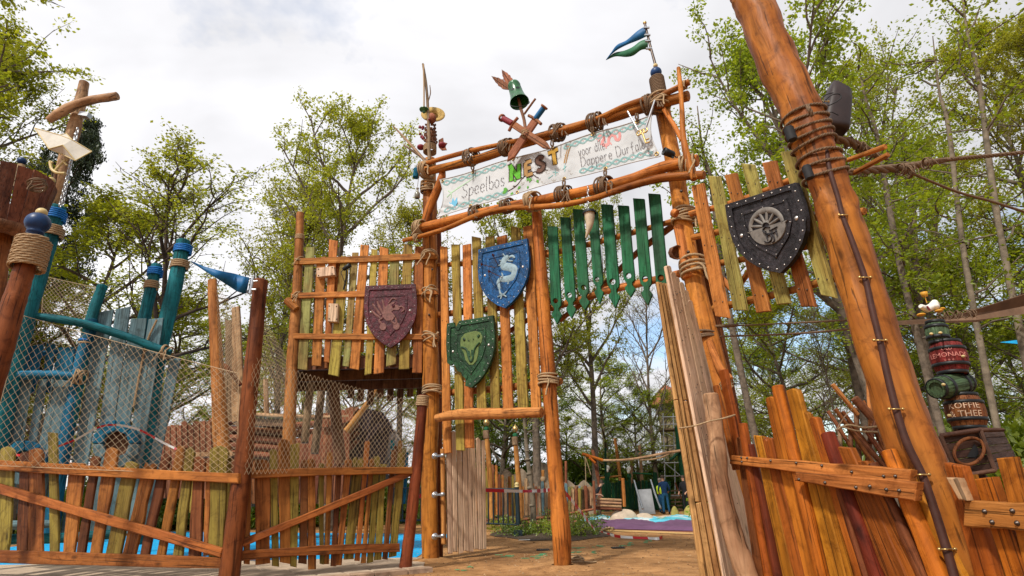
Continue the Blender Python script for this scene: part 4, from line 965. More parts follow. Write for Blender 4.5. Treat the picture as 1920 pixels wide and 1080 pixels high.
spotlight('small black spotlight on a copper stem above the middle rail of the balcony', BAL.q(650, 501, .18), (.8, -.2, .45), .045, .17, BAL.q(644, 543, .10) - BAL.q(650, 501, .18))
spotlight('small black spotlight clamped behind the right end of the lower banner beam', GATE.q(1254, 287, .3), (-.9, -.3, .25), .055, .17, (.06, 0, -.14))

# ================================================================== SHIELDS
OUT = [(0, 0), (.33, 0), (.66, 0), (1, 0), (1.015, .12), (1.03, .3), (1.02, .46), (.975, .6), (.89, .73), (.78, .84), (.65, .93), (.5, 1), (.35, .93), (.22, .84), (.11, .73), (.025, .6), (-.02, .46), (-.03, .3), (-.015, .12)]
def shield(name, label, PLN, off, TLp, TRp, tip, mat, emb, outline=None):
    TLp, TRp, tip = (np.array(p, float) for p in (TLp, TRp, tip)); mid_ = (TLp + TRp) / 2
    sp = lambda u, v, o=0.0: PLN.q(*(TLp + (TRp - TLp) * u + (tip - mid_) * v), off + o)
    sp.n = PLN.n; t = thing('shield', label, 'shield', sp(.5, .5)); o1 = outline or OUT
    mb = MB(); slab(mb, [sp(u, v, .05) for u, v in o1], PLN.n, .05, bev=.006); mb.build('plate', mat, t)
    sc = lambda P_, k, cv=.44: [(.5 + (u - .5) * k, cv + (v - cv) * k) for u, v in P_]
    def strip(A, B, h0, h1, nm, m_, closed=True):
        mb = MB(); n = len(A); V = [sp(u, v, .05) for u, v in A] + [sp(u, v, h0) for u, v in sc(A, .995)] + [sp(u, v, h1) for u, v in B] + [sp(u, v, .05) for u, v in sc(B, .99)]
        Fs = []
        for i in range(n):
            j = (i + 1) % n
            for k in range(3): Fs.append((k * n + i, k * n + j, (k + 1) * n + j, (k + 1) * n + i))
        mb.add(V, Fs, False); return mb.build(nm, m_, t)
    strip(o1, sc(o1, .845), .068, .068, 'rim', mat)
    IN = sc([(0, 0), (.5, 0), (1, 0), (1.01, .2), (1.0, .42), (.86, .68), (.5, .98), (.14, .68), (0, .42), (-.01, .2)], .66)
    strip(IN, sc(IN, .88), .064, .064, 'inner_rim', mat)
    mb = MB(); slab(mb, [sp(u, v, .056) for u, v in sc(IN, .87)], PLN.n, .01, bev=.002); mb.build('field', mat if emb[0] is None else M[emb[0]], t)
    mb = MB(); ns = []
    for k, cnt, r in ((.92, 26, .0095), (.615, 14, .006)):
        L = sc(OUT if k > .8 else [(0, 0), (.5, 0), (1, 0), (1.01, .2), (1.0, .42), (.86, .68), (.5, .98), (.14, .68), (0, .42), (-.01, .2)], k)
        ln_ = [math.dist(L[i], L[(i + 1) % len(L)]) for i in range(len(L))]; tot = sum(ln_)
        for q in range(cnt):
            s = tot * q / cnt; i = 0
            while s > ln_[i]: s -= ln_[i]; i += 1
            f = s / ln_[i]; u = L[i][0] + (L[(i + 1) % len(L)][0] - L[i][0]) * f; v = L[i][1] + (L[(i + 1) % len(L)][1] - L[i][1]) * f
            if outline and (u < .12 and v > .50 or (u < .3 and v > .75) or (.08 < u < .28 and v < .1)): continue
            lathe(mb, sp(u, v, .069 if k > .8 else .065), PLN.n, [(-.004, r), (.003, r * .8), (.006, .0003)], 8)
    mb.build('stud', M['stud'], t, kind='stuff')
    for u, v in ((.09, .42), (.91, .42)):
        mb = MB(); lathe(mb, sp(u + (.02 if u < .5 else -.02), v, .055), PLN.n, [(-.004, .024), (.004, .02), (.010, .001)], 12); mb.build('boss', M['stud'], t)
    for u, v in ((.5, .085), (.5, .80)):
        mb = MB(); lathe(mb, sp(u, v, .052), PLN.n, [(0, .016), (.008, .014), (.008, .001)], 8); mb.build('bolt', M['bolt'], t)
    return t, sp
def relief(t, sp, name, mat, lst, h=.062, wd=1.0):
    """raised strokes: each (width, [(u, v), ...])"""
    mb = MB(); W = (sp(1, .2) - sp(0, .2)).length
    for w, pts in lst:
        S = crom(pts, 5); P3 = [sp(a[0], a[1], h - .004) for a in S]
        n = len(S); r = [W * w / 2 * (1 if isinstance(w, float) else 1) * (.55 + .45 * math.sin(math.pi * (.15 + .8 * i / (n - 1)))) for i in range(n)]
        V = []; nn = sp.n
        for i, p in enumerate(P3):
            tt = (P3[min(i + 1, n - 1)] - P3[max(i - 1, 0)]).normalized(); s = tt.cross(nn)
            V += [p + s * r[i], p + s * r[i] * .6 + nn * .012, p - s * r[i] * .6 + nn * .012, p - s * r[i]]
        mb.add(V, [(4 * i + k, 4 * i + k + 1, 4 * i + 5 + k, 4 * i + 4 + k) for i in range(n - 1) for k in range(3)] + [(0, 1, 2, 3), (4 * n - 1, 4 * n - 2, 4 * n - 3, 4 * n - 4)], True)
    return mb.build(name, mat, t, **({'kind': 'stuff'} if len(lst) > 1 else {}))
def blob(t, sp, name, mat, poly, h=.066, th=.014):
    mb = MB(); P_ = [sp(u, v, h) for u, v in poly]; slab(mb, P_, sp.n, th, bev=.004); return mb.build(name, mat, t)
t, sp = shield('shield', 'maroon embossed shield with a winged beast, on the balcony rails', BAL, .12, (685, 536), (779, 532), (732, 652), M['maroon'], (None,))
blob(t, sp, 'beast_body', M['emb_r'], [(.36, .36), (.44, .32), (.52, .28), (.60, .27), (.56, .31), (.66, .33), (.70, .37), (.66, .41), (.56, .40), (.52, .43), (.60, .50), (.54, .57), (.42, .57), (.34, .50)])
relief(t, sp, 'beast_wing', M['emb_r'], [(.05, [(.36, .46), (.28, .34), (.24, .24)]), (.05, [(.31, .48), (.22, .38), (.14, .28)]), (.05, [(.30, .52), (.20, .46), (.11, .38)]), (.04, [(.40, .42), (.36, .30), (.34, .22)])])
relief(t, sp, 'beast_leg', M['emb_r'], [(.045, [(.35, .52), (.28, .56), (.33, .62)]), (.045, [(.50, .56), (.58, .62), (.62, .60), (.60, .52)]), (.035, [(.66, .36), (.74, .36), (.77, .41), (.72, .44)]), (.03, [(.46, .30), (.54, .22), (.62, .24)])])
for u, v in ((.35, .66), (.62, .66)): blob(t, sp, 'beast_paw', M['emb_r'], [(u + .07 * math.cos(a), v + .06 * math.sin(a)) for a in np.linspace(0, 2 * math.pi, 11)[:-1]])
relief(t, sp, 'beast_eye', M['maroon'], [(.03, [(.53, .33), (.55, .31), (.57, .33), (.55, .35), (.53, .33)])], .078)
t, sp = shield('shield', 'blue embossed shield with a silver sea dragon and toy arrows, top of the middle panel', GATE, .10, (897, 468), (988, 447), (947, 578), M['shblue'], (None,))
relief(t, sp, 'dragon_body', M['emb_b'], [(.13, [(.62, .22), (.52, .25), (.50, .34), (.62, .38), (.72, .44), (.68, .54), (.52, .55), (.42, .52)]), (.07, [(.42, .52), (.38, .58), (.40, .68)]), (.04, [(.40, .66), (.42, .76), (.50, .80)])])
relief(t, sp, 'dragon_detail', M['emb_b'], [(.045, [(.58, .24), (.68, .22), (.74, .26)]), (.03, [(.60, .28), (.70, .30)]), (.025, [(.54, .20), (.50, .15)]), (.025, [(.48, .26), (.42, .24)]), (.025, [(.47, .32), (.40, .32)]), (.03, [(.40, .76), (.48, .78), (.56, .74)]), (.03, [(.42, .84), (.46, .78), (.54, .83)]), (.025, [(.36, .80), (.44, .79)]), (.03, [(.60, .58), (.58, .64)]), (.03, [(.48, .50), (.46, .44)])])
for k, (a, b) in enumerate((((924, 478), (934, 498)), ((903, 496), (928, 502)), ((917, 509), (945, 522)))):
    ar = thing('toy_arrow', ['short dark arrow stuck in the blue shield highest, slanting down', 'short dark arrow stuck level in the left edge of the blue shield', 'short dark arrow stuck lowest in the blue shield near the dragon body'][k], 'arrow', GATE.q(*b, .16))
    mb = MB(); tube(mb, [GATE.q(*a, .36), GATE.q(*b, .15)], .007, 6); mb.build('shaft', M['dark'], ar)
    mb = MB(); p = GATE.q(*a, .36)
    for an in (0, 2.1, 4.2): box(mb, p + Vector((.012 * math.cos(an), 0, .012 * math.sin(an))), .035, .05, .004, Matrix.Rotation(an, 3, 'Y'))
    mb.build('fletching', M['deepred'], ar)
    mb = MB(); ball(mb, GATE.q(*b, .15), .016); mb.build('tip', M['rubber'], ar)
OG = [(0, 0), (.14, -.005), (.155, .05), (.20, .065), (.24, .02), (.27, -.01), (.66, 0), (1, 0), (1.015, .12), (1.03, .3), (1.02, .46), (.975, .6), (.89, .73), (.78, .84), (.65, .93), (.5, 1), (.36, .955), (.39, .90), (.36, .84), (.30, .80), (.28, .75), (.20, .72), (.16, .64), (.11, .60), (.04, .61), (-.015, .57), (-.025, .42), (-.03, .3), (-.015, .12)]
t, sp = shield('shield', 'dark green embossed shield with bites out of its left edge, showing a snake skull', GATE, .10, (838, 607), (924, 591), (884, 727), M['shgreen'], (None,), OG)
blob(t, sp, 'snake_head', M['emb_g'], [(.28, .30), (.30, .24), (.38, .19), (.50, .18), (.62, .18), (.72, .22), (.76, .29), (.74, .36), (.67, .42), (.66, .52), (.62, .62), (.54, .67), (.46, .66), (.38, .58), (.35, .48), (.28, .38)])
relief(t, sp, 'snake_eye', M['shgreen'], [(.05, [(.35, .26), (.38, .29)]), (.05, [(.66, .28), (.70, .25)]), (.02, [(.46, .30), (.47, .31)]), (.02, [(.56, .30), (.57, .29)])], .078)
relief(t, sp, 'snake_mouth', M['shgreen'], [(.04, [(.30, .38), (.40, .42), (.44, .50), (.48, .60), (.53, .60), (.56, .50), (.60, .43), (.70, .36)]), (.035, [(.46, .46), (.48, .54)]), (.035, [(.53, .45), (.53, .54)])], .078)
t, sp = shield('shield', 'large charcoal embossed shield with a half wheel and monogram, on the high right panel', RP, .10, (1359, 384), (1491, 342), (1463, 512), M['shgrey'], (None,))
cc_ = (.48, .41); circ = [(cc_[0] + .30 * math.cos(a), cc_[1] + .26 * math.sin(a)) for a in np.linspace(0, 2 * math.pi, 33)[:-1]]
blob(t, sp, 'wheel_disc', M['emb_s'], [(cc_[0] + .30 * math.cos(a), cc_[1] + .26 * math.sin(a)) for a in np.linspace(0, math.pi, 17)] + [(.12, .385), (.84, .36)][::1] if False else [(.19, .405)] + [(.77, .405)] + [(cc_[0] + .25 * math.cos(a), cc_[1] + .22 * math.sin(a)) for a in np.linspace(.1, math.pi - .1, 15)], h=.070, th=.018)
relief(t, sp, 'wheel_rim', M['emb_s'], [(.06, [(cc_[0] + .225 * math.cos(a), cc_[1] + .20 * math.sin(a)) for a in np.linspace(math.pi, 2 * math.pi, 15)])] + [(.03, [(cc_[0] + .05 * math.cos(a), cc_[1] + .05 * math.sin(a)), (cc_[0] + .21 * math.cos(a), cc_[1] + .19 * math.sin(a))]) for a in np.linspace(math.pi + .3, 2 * math.pi - .3, 6)], .066)
relief(t, sp, 'monogram', M['shgrey'], [(.016, [(.52, .43), (.47, .41), (.42, .44), (.45, .49), (.51, .51), (.50, .58), (.44, .60), (.40, .57)]), (.014, [(.45, .46), (.45, .57)]), (.014, [(.53, .47), (.54, .59), (.50, .62)]), (.014, [(.59, .47), (.59, .56)]), (.012, [(.44, .52), (.60, .50)]), (.012, [(.50, .47), (.62, .45)])], .076)

# ================================================================== THINGS ON THE GATE
def sword(label, hilt, guard, tip, gw, mat, off):
    t = thing('toy_sword', label, 'sword', GATE.q(*guard, off)); H = np.array(hilt, float); Gd = np.array(guard, float); T = np.array(tip, float); d = (T - Gd) / np.linalg.norm(T - Gd); n = np.array([-d[1], d[0]]); w = 6.5
    q = lambda p, o=0: GATE.q(p[0], p[1], off + o)
    mb = MB(); slab(mb, [q(Gd + n * w), q(T - d * 14 + n * w * 1.05), q(T), q(T - d * 14 - n * w * 1.05), q(Gd - n * w)], GATE.n, .035, bev=.012); mb.build('blade', M['hullw'], t, axis=q(Gd) - q(T), origin=q(Gd))
    mb = MB(); g = n * gw + d * 1.5; tube(mb, [q(Gd - n * gw + d * 2), q(Gd), q(Gd + n * gw + d * 2)], .028, 8); mb.build('cross_guard', M['hullw'], t)
    mb = MB(); r = radw(q(H), 11); hl = H + (Gd - H) * .12; pts = [q(hl + (Gd - hl) * i / 24) for i in range(25)]; tube(mb, pts, [r * (1.06 if i % 2 else .92) for i in range(25)], 10); mb.build('grip', mat, t)
    mb = MB(); lathe(mb, q(H), q(Gd) - q(H), [(-.015, .02), (-.01, r * 1.35), (.02, r * 1.35), (.028, r)], 14); mb.build('pommel', M['hullw'], t)
M['hullw'] = wood('sword_brown_wood', (.32, .125, .06), (.22, .08, .04), knots=False)
sword('wooden toy sword with blue grip, blade crossing down to the lower left', (1021, 200), (1004, 223), (950, 302), 14, M['bluecloth'], .50)
M['redgrip'] = plain('red_grip', (.22, .02, .03), .6, 0, 30, .4, .3)
sword('wooden toy sword with red grip, blade crossing down to the lower right', (941, 221), (961, 232), (1032, 279), 15, M['redgrip'], .58)
st_ = thing('stick_figure', 'forked stick tied at the crossing of the two toy swords, propping up the green bucket', 'stick', GATE.q(985, 245, .5))
pole('stick', [(986, 246, 6), (982, 222, 6), (977, 205, 6), (972, 185, 5)], GATE, M['dark'], st_, off=.48); pole('side_twig', [(983, 214, 4), (993, 200, 4), (1004, 185, 4)], GATE, M['dark'], st_, off=.48)
lash(985, 250, 13, GATE, (.1, 1), M['rope'], st_, off=.58, turns=5, wild=.2, tails=1)
bk = thing('bucket', 'upturned green enamel bucket with eye holes and two feathers, helmet on the stick', 'bucket', GATE.q(972, 182, .48))
a0 = GATE.q(974, 192, .48); a1 = GATE.q(963, 158, .48); ax = (a0 - a1); hgt = ax.length; axn = ax.normalized(); r0 = radw(a1, 23) / 1; r1 = radw(a0, 37)
mb = MB(); lathe(mb, a1, axn, [(0, .001), (0, r0 * .95), (hgt * .05, r0), (hgt * .1, r0 * 1.05), (hgt * .12, r0 * 1.0), (hgt * .55, r0 * 1.12), (hgt * .8, r1 * .8), (hgt * .97, r1 * .98), (hgt, r1), (hgt * .985, r1 * .96), (hgt * .6, r0 * 1.1), (hgt * .1, r0 * .9)], 28)
M['enamel'] = plain('green_enamel', (.018, .125, .035), .25, 0, 9, .5, .1, spec=.6); mb.build('pail', M['enamel'], bk)
Mb = frame(a1, axn); cdir = (CO - a1).normalized()
for dx in (-.32, .42):
    s = Vector((1, 0, 0)); f = (cdir - axn * cdir.dot(axn)).normalized(); sd = axn.cross(f)
    if sd.x < 0: sd = -sd
    v = (f * math.cos(dx) + sd * math.sin(dx)); c = a1 + axn * hgt * .5 + v * (r0 * 1.11)
    mb = MB(); Mv = frame(c, v, axn); V = [Mv @ Vector((.026 * math.cos(a), .036 * math.sin(a), .003)) for a in np.linspace(0, 2 * math.pi, 17)[:-1]]; mb.add(V, [tuple(range(16))], False); mb.build('eye_hole', M['black'], bk)
mb = MB(); Mh = frame(a1 + axn * hgt, axn); tube(mb, [Mh @ Vector((r1 * math.cos(a), r1 * math.sin(a) * .25, r1 * .75 * math.sin(a) + .02)) for a in np.linspace(0, math.pi, 12)], .007, 6); mb.build('handle', M['black'], bk)
for tipx, tipy, bx, by in ((922, 143, 954, 166), (941, 131, 958, 158)):
    A = np.array([bx, by], float); B = np.array([tipx, tipy], float); d = B - A; n = np.array([-d[1], d[0]]) / np.linalg.norm(d); mb = MB(); out = []
    for f, w in ((0, 2.5), (.2, 7), (.3, 8), (.34, 6.2), (.5, 7.6), (.56, 5.8), (.72, 5.4), (.76, 4), (.9, 2.2)): out.append(A + d * f + n * w)
    out2 = [A + d * f - n * w for f, w in ((.9, 2.2), (.76, 4.0), (.7, 5.2), (.55, 5.6), (.5, 7.4), (.34, 6.4), (.28, 7.6), (.2, 7), (0, 2.5))]
    slab(mb, [GATE.q(p[0], p[1], .48) for p in out + [B] + out2], GATE.n, .015, bev=.003); fo = mb.build('feather', M['hullw'], bk)
    mb = MB(); tube(mb, [GATE.q(A[0], A[1], .485), GATE.q(B[0], B[1], .485)], .008, 5); mb.build('quill', M['dark'], fo)
ky = thing('hanging_key', 'brass key hanging on two steel straps over the right end of the banner', 'key', GATE.q(1203, 245, .42))
for a, b in (((1177, 209), (1197, 245)), ((1228, 188), (1210, 242))):
    mb = MB(); tube(mb, [GATE.q(*a, .46), GATE.q(*b, .44)], .017, 8); mb.build('strap', M['steel'], ky)
mb = MB(); c = GATE.q(1204, 247, .44)
for dx in (-.05, 0, .05): tube(mb, [c + GATE.u * (dx + .035 * math.cos(a)) + Vector((0, 0, .035 * math.sin(a))) for a in np.linspace(0, 6.283, 11)[:-1]], .012, 6, close=True)
tube(mb, [GATE.q(1205, 250, .44), GATE.q(1211, 268, .44)], .015, 8); tube(mb, [GATE.q(1211, 262, .44), GATE.q(1217, 260, .44)], .012, 6); tube(mb, [GATE.q(1212, 268, .44), GATE.q(1218, 266, .44)], .012, 6); mb.build('key', M['brass'], ky)
hn = thing('drinking_horn', 'pale curved horn with dark collar hanging on a chain in front of the green boards', 'horn', GATE.q(1103, 400, .42))
mb = MB(); ys = np.linspace(352, 398, 9)
for i, y in enumerate(ys):
    c = GATE.q(1102.5, y, .44); u = GATE.u if i % 2 else GATE.n
    tube(mb, [c + u * (.014 * math.cos(a)) + Vector((0, 0, .032 * math.sin(a))) for a in np.linspace(0, 6.283, 9)[:-1]], .006, 5, close=True)
mb.build('chain', M['steel'], hn)
mb = MB(); S = crom([(1105, 400, 20), (1106, 412, 17), (1105, 425, 12), (1102, 436, 7), (1098, 446, 2)], 5); tube(mb, [GATE.q(s[0], s[1], .44) for s in S], [radw(GATE.q(s[0], s[1], .44), s[2]) for s in S], 16)
M['horn'] = plain('bone_horn', (.62, .50, .36), .45, 0, 6, .35, .1); mb.build('horn', M['horn'], hn)
mb = MB(); c = GATE.q(1105, 398, .44); lathe(mb, c, (0, 0, 1), [(-.03, .10), (-.01, .105), (.02, .09), (.03, .05), (.045, .02), (.05, .001)], 18); mb.build('collar', M['black'], hn)
# figure on top of the left post
sc_ = thing('scarecrow', 'little angler scarecrow in a straw hat on top of the left gate post', 'scarecrow', GATE.q(806, 300, 0))
c = GATE.q(806, 284, 0); r = radw(c, 24)
helix(GATE.q(806, 280), (0, 0, 1), r * .95, 6, .028, .016, M['rope'], sc_, name='waist_rope')
mb = MB()
for i in range(36):
    a = i * 2.4; h = (i / 36); p = GATE.q(807, 268 - h * 34); rr = r * (.95 - .25 * h); M3 = frame(p + Vector((math.cos(a) * rr, math.sin(a) * rr, 0)), (math.cos(a), math.sin(a), -.5)).to_3x3(); box(mb, p + Vector((math.cos(a) * rr, math.sin(a) * rr, 0)), .075, .045, .03, M3)
lathe(mb, GATE.q(807, 270), (0, 0, 1), [(0, r * .8), (.3, r * .7), (.36, .02)], 14); mb.build('body', M['dark'], sc_)
mb = MB(); ball(mb, GATE.q(809, 222, .1), .11, 1.15); sch = mb.build('head', M['hullw'], sc_)
mb = MB(); ball(mb, GATE.q(805, 224, .23), .028); mb.build('nose', M['redgrip'], sch)
M['straw'] = plain('straw', (.50, .33, .10), .8, 0, 30, .4, .5); mb = MB(); hc = GATE.q(812, 215, -.04); hd = Vector((.1, -.85, .25)).normalized(); lathe(mb, hc, hd, [(-.12, .001), (-.11, .10), (-.02, .14), (0, .15), (.02, .27), (.0, .275), (-.015, .15), (-.03, .12)], 26); mb.build('straw_hat', M['straw'], sc_)
for x, y in ((789, 276), (829, 272)):
    mb = MB(); ball(mb, GATE.q(x, y, .12), .085, .7); mb.build('hand', M['redgrip'], sc_)
mb = MB(); rj = random.Random(4)
for i in range(9): 
    p = GATE.q(790 + rj.uniform(-4, 4), 250 + rj.uniform(-14, 14), .1); ball(mb, p, rj.uniform(.025, .045), 1, 8)
mb.build('berries', M['redgrip'], sc_, kind='stuff')
mb = MB(); out = [(822, 262), (830, 258), (831, 266), (838, 268), (834, 274), (837, 281), (828, 282), (822, 276)]; slab(mb, [GATE.q(a, b, -.1) for a, b in out], GATE.n, .02); mb.build('maple_leaf', M['hullw'], sc_)
fr = thing('fishing_rod', 'crooked fishing rod with line and green float standing at the left gate post', 'fishing rod', GATE.q(805, 300, .2))
pole('rod', [(805, 300, 7), (804, 250, 6), (802, 200, 5), (799, 160, 5), (793, 120, 4)], GATE, M['weather'], fr, off=.2, wob=.2); pole('twig', [(803, 190, 2), (807, 175, 2), (806, 160, 1.5)], GATE, M['weather'], fr, off=.2)
pole('line', [(794, 121, 3), (795, 160, 3), (795, 200, 3)], GATE, M['rope'], fr, off=.25, wob=0)
mb = MB(); lathe(mb, GATE.q(795, 205, .27), (0, 0, 1), [(-.10, .02), (-.07, .035), (-.03, .045), (-.02, .10), (.0, .105), (.02, .08), (.03, .02)], 16); mb.build('float', M['enamel'], fr)
for k, (a, b) in enumerate((((737, 236), (800, 305)), ((757, 272), (808, 308)))):
    t = thing('fishing_pole', ['longer bare stick jutting up left from the left gate post', 'shorter bare stick jutting up left under the long one'][k], 'stick', GATE.q(*b, .2)); pole('pole', [(*b, 6), ((a[0] + b[0]) / 2, (a[1] + b[1]) / 2 - 1, 5), (*a, 2.5)], GATE, M['weather'], t, off=.15)
cn = thing('tin_can', 'blue tin can hanging on a cord left of the left gate post', 'can', GATE.q(781, 325, .3)); mb = MB(); lathe(mb, GATE.q(781, 325, .3), (.1, 0, 1), [(-.11, .001), (-.11, .065), (-.10, .07), (.09, .075), (.10, .08), (.105, .07), (.06, .065)], 18); mb.build('can', M['blue'], cn)
mb = MB(); tube(mb, [GATE.q(781, 312, .3), GATE.q(790, 305, .3)], .006, 5); mb.build('cord', M['ropedark'], cn)
bt = thing('bottle', 'small grey bottle in a cord net hanging below the blue tin can', 'bottle', GATE.q(783, 362, .3)); mb = MB(); lathe(mb, GATE.q(782, 372, .3), (0, 0, 1), [(0, .04), (.02, .06), (.12, .058), (.17, .025), (.23, .024), (.235, .03), (.25, .03)], 16); M['glassy'] = plain('smoky_bottle_glass', (.25, .24, .19), .15, 0, 9, .4, .1, spec=.6); mb.build('bottle', M['glassy'], bt)
mb = MB(); tube(mb, [GATE.q(783, 350, .3), GATE.q(788, 300, .3)], .006, 5); mb.build('cord', M['ropedark'], bt)
hood = thing('hood_lamp', 'small dark octagonal lamp hood hanging left of the right gate post above the beam end', 'lamp', GATE.q(1263, 474, .2)); mb = MB(); lathe(mb, GATE.q(1263, 474, .15), (.25, -.8, -.3), [(-.02, .001), (-.02, .04), (0, .09), (.10, .105), (.10, .09), (.03, .08), (.02, .001)], 8); mb.build('hood', M['dark'], hood)
# ================================================================== LEFT FENCE
def rail_board(name, a, b, w0, w1, PLN, mat, parent, th, off, mid=None):
    pts = []; n = 8; rr = random.Random(int(a[0] + a[1] * 3))
    top = []; bot = []
    for i in range(n + 1):
        f = i / n; x = a[0] + (b[0] - a[0]) * f; y = a[1] + (b[1] - a[1]) * f; w = (w0 + (w1 - w0) * f) / 2 * rr.uniform(.92, 1.08)
        if mid: y += mid * math.sin(f * math.pi)
        L = math.hypot(b[0] - a[0], b[1] - a[1]); nx, ny = -(b[1] - a[1]) / L, (b[0] - a[0]) / L
        top.append(PLN.q(x - nx * w, y - ny * w, off)); bot.append(PLN.q(x + nx * w, y + ny * w, off))
    mb = MB(); slab(mb, top + bot[::-1], PLN.n, th, bev=.008)
    return mb.build(name, mat, parent, axis=top[-1] - top[0], origin=top[0], x=PLN.n)
def fence(label, PLN, pickets, rails, anchor, group=None):
    t = thing('picket_fence', label, 'fence', anchor)
    for i, (xt, yt, xb, yb, w0, w1, mt, cut) in enumerate(pickets):
        plank('picket', (xt, yt), (xb, yb), w0, w1, PLN, M[mt], t, th=.035, off=(i % 3) * .006, cut=cut, jit=.06)
    for (a, b, w0, w1, th, off, mid) in rails: rail_board('rail', a, b, w0, w1, PLN, M['fr'], t, th, off, mid)
    return t
P1 = [(12, 846, 5, 1038, 28, 18, 'fg', 'round'), (45, 853, 40, 1038, 18, 19, 'fb', 'round'), (67, 848, 65, 1039, 25, 26, 'fo', 'round'), (97, 811, 100, 1041, 15, 16, 'fg', 'flat'), (144, 868, 127, 1041, 30, 20, 'fo', 'flat'), (177, 860, 149, 1043, 16, 14, 'fb', 'round'), (208, 847, 177, 1044, 26, 19, 'fo', 'round'), (244, 873, 209, 1045, 26, 26, 'fg', 'round'), (278, 874, 239, 1046, 24, 25, 'fo', 'snag'), (309, 860, 268, 1046, 18, 16, 'fb', 'point'), (338, 841, 299, 1047, 17, 15, 'fo', 'round'), (355, 846, 331, 1048, 16, 18, 'fg', 'point'), (372, 862, 363, 1048, 20, 21, 'fb', 'round'), (391, 868, 384, 1042, 10, 9, 'fo', 'flat'), (410, 846, 403, 1048, 32, 26, 'fg', 'round')]
fence('left stretch of low picket fence, its diagonal brace falling to the right', F1, P1, [((-60, 868), (446, 897), 18, 19, .14, .10, 2), ((-60, 1042), (414, 1056), 26, 22, .05, .06, 0), ((-60, 900), (414, 1037), 17, 18, .05, .075, 0)], F1.q(200, 1060))
P2 = [(449, 872, 441, 1058, 9, 9, 'fb', 'flat'), (465, 872, 463, 1058, 12, 12, 'fo', 'flat'), (492, 870, 493, 1058, 28, 28, 'fo', 'round'), (513, 846, 517, 1062, 13, 13, 'fg', 'round'), (533, 830, 535, 1056, 22, 20, 'fo', 'round'), (553, 832, 551, 1063, 18, 12, 'fg', 'flat'), (572, 866, 568, 1057, 13, 15, 'fb', 'round'), (584, 864, 586, 1068, 15, 15, 'fo', 'round'), (603, 871, 604, 1058, 10, 7, 'fg', 'round'), (619, 850, 613, 1058, 11, 9, 'fo', 'round'), (636, 872, 626, 1062, 11, 10, 'fb', 'round'), (654, 865, 635, 1060, 14, 11, 'fo', 'round'), (673, 862, 654, 1049, 19, 17, 'fg', 'snag'), (690, 829, 670, 1052, 9, 9, 'fo', 'round'), (698, 862, 682, 1056, 8, 8, 'fo', 'round'), (708, 858, 695, 1055, 11, 11, 'fg', 'round'), (719, 870, 709, 1050, 12, 13, 'fg', 'flat'), (739, 846, 723, 1049, 9, 9, 'fb', 'round'), (754, 853, 737, 1044, 14, 14, 'fg', 'round')]
fence('right stretch of low picket fence beside the gate, diagonal brace rising to the right', F2, P2, [((460, 890), (774, 882), 15, 13, .14, .10, -2), ((446, 1043), (750, 1027), 18, 16, .05, .06, -3), ((450, 1020), (770, 886), 14, 12, .05, .075, 2)], F2.q(600, 1060))
def post(label, pts, where, mat='red', wrap=None, off=0.0, cat='post', **k):
    base = at(where, pts[-1][0], pts[-1][1], off) if not (len(pts[-1]) > 3) else P(pts[-1][0], pts[-1][1], pts[-1][3])
    t = thing('post', label, cat, (base.x, base.y, max(0, base.z) if base.z > .2 else 0)); pole('shaft', pts, where, M[mat], t, off=off, sides=18, **k); return t
p2 = post('bent red brown pole between the two left fence stretches, blue pennant at its top', [(489, 527, 26), (480, 620, 26), (468, 740, 29), (455, 880, 33), (441, 990, 36), (427, 1110, 37)], F1.q(430, 950).y, 'red')
p3 = post('shorter red pole with rope wrap at the right end of the left fence', [(793, 742, 19), (790, 780, 19), (781, 880, 20), (770, 980, 21), (760, 1066, 23)], F2.q(762, 950).y, 'red')
helix(P(792, 753, F2.q(762, 950).y), (.10, 0, 1), radw(P(792, 753, 8.4), 21), 6, .026, .014, M['rope'], p3, n=18)
lash(812, 733, 34, GATE, (0, 1), M['rope'], p3, off=.02, turns=4, wild=.25, tails=0)
Y0 = 6.2
p1 = post('thick leaning red log at far left with rope collar and glazed blue ball on top', [(50, 490, 31, Y0), (38, 530, 33, Y0), (22, 580, 37, Y0), (3, 650, 40, Y0), (-16, 710, 42, Y0), (-58, 850, 46, Y0), (-100, 1010, 50, Y0)], Y0, 'red')
cA = P(57, 477, Y0); axA = P(72, 425, Y0) - P(45, 520, Y0)
helix(cA, axA, radw(cA, 52), 11, .036, .019, M['rope'], p1, name='rope_collar', n=20, strands=3)
mb = MB(); cB = P(71, 418, Y0); r = radw(cB, 40); lathe(mb, cB, axA, [(-r * 1.75, r * .55), (-r * 1.5, r * .62), (-r * 1.2, r * .5), (-r * 1.1, r * .68), (-r * .95, r * .66)] + [(-r * math.cos(t), r * math.sin(t)) for t in [math.pi * (.22 + .78 * i / 12) for i in range(12)]] + [(r, .001)], 26); mb.build('ball_finial', M['ballblue'], p1)
mb = MB(); ball(mb, P(78, 399, Y0), radw(cB, 19)); mb.build('finial_cap', M['gold'], p1)
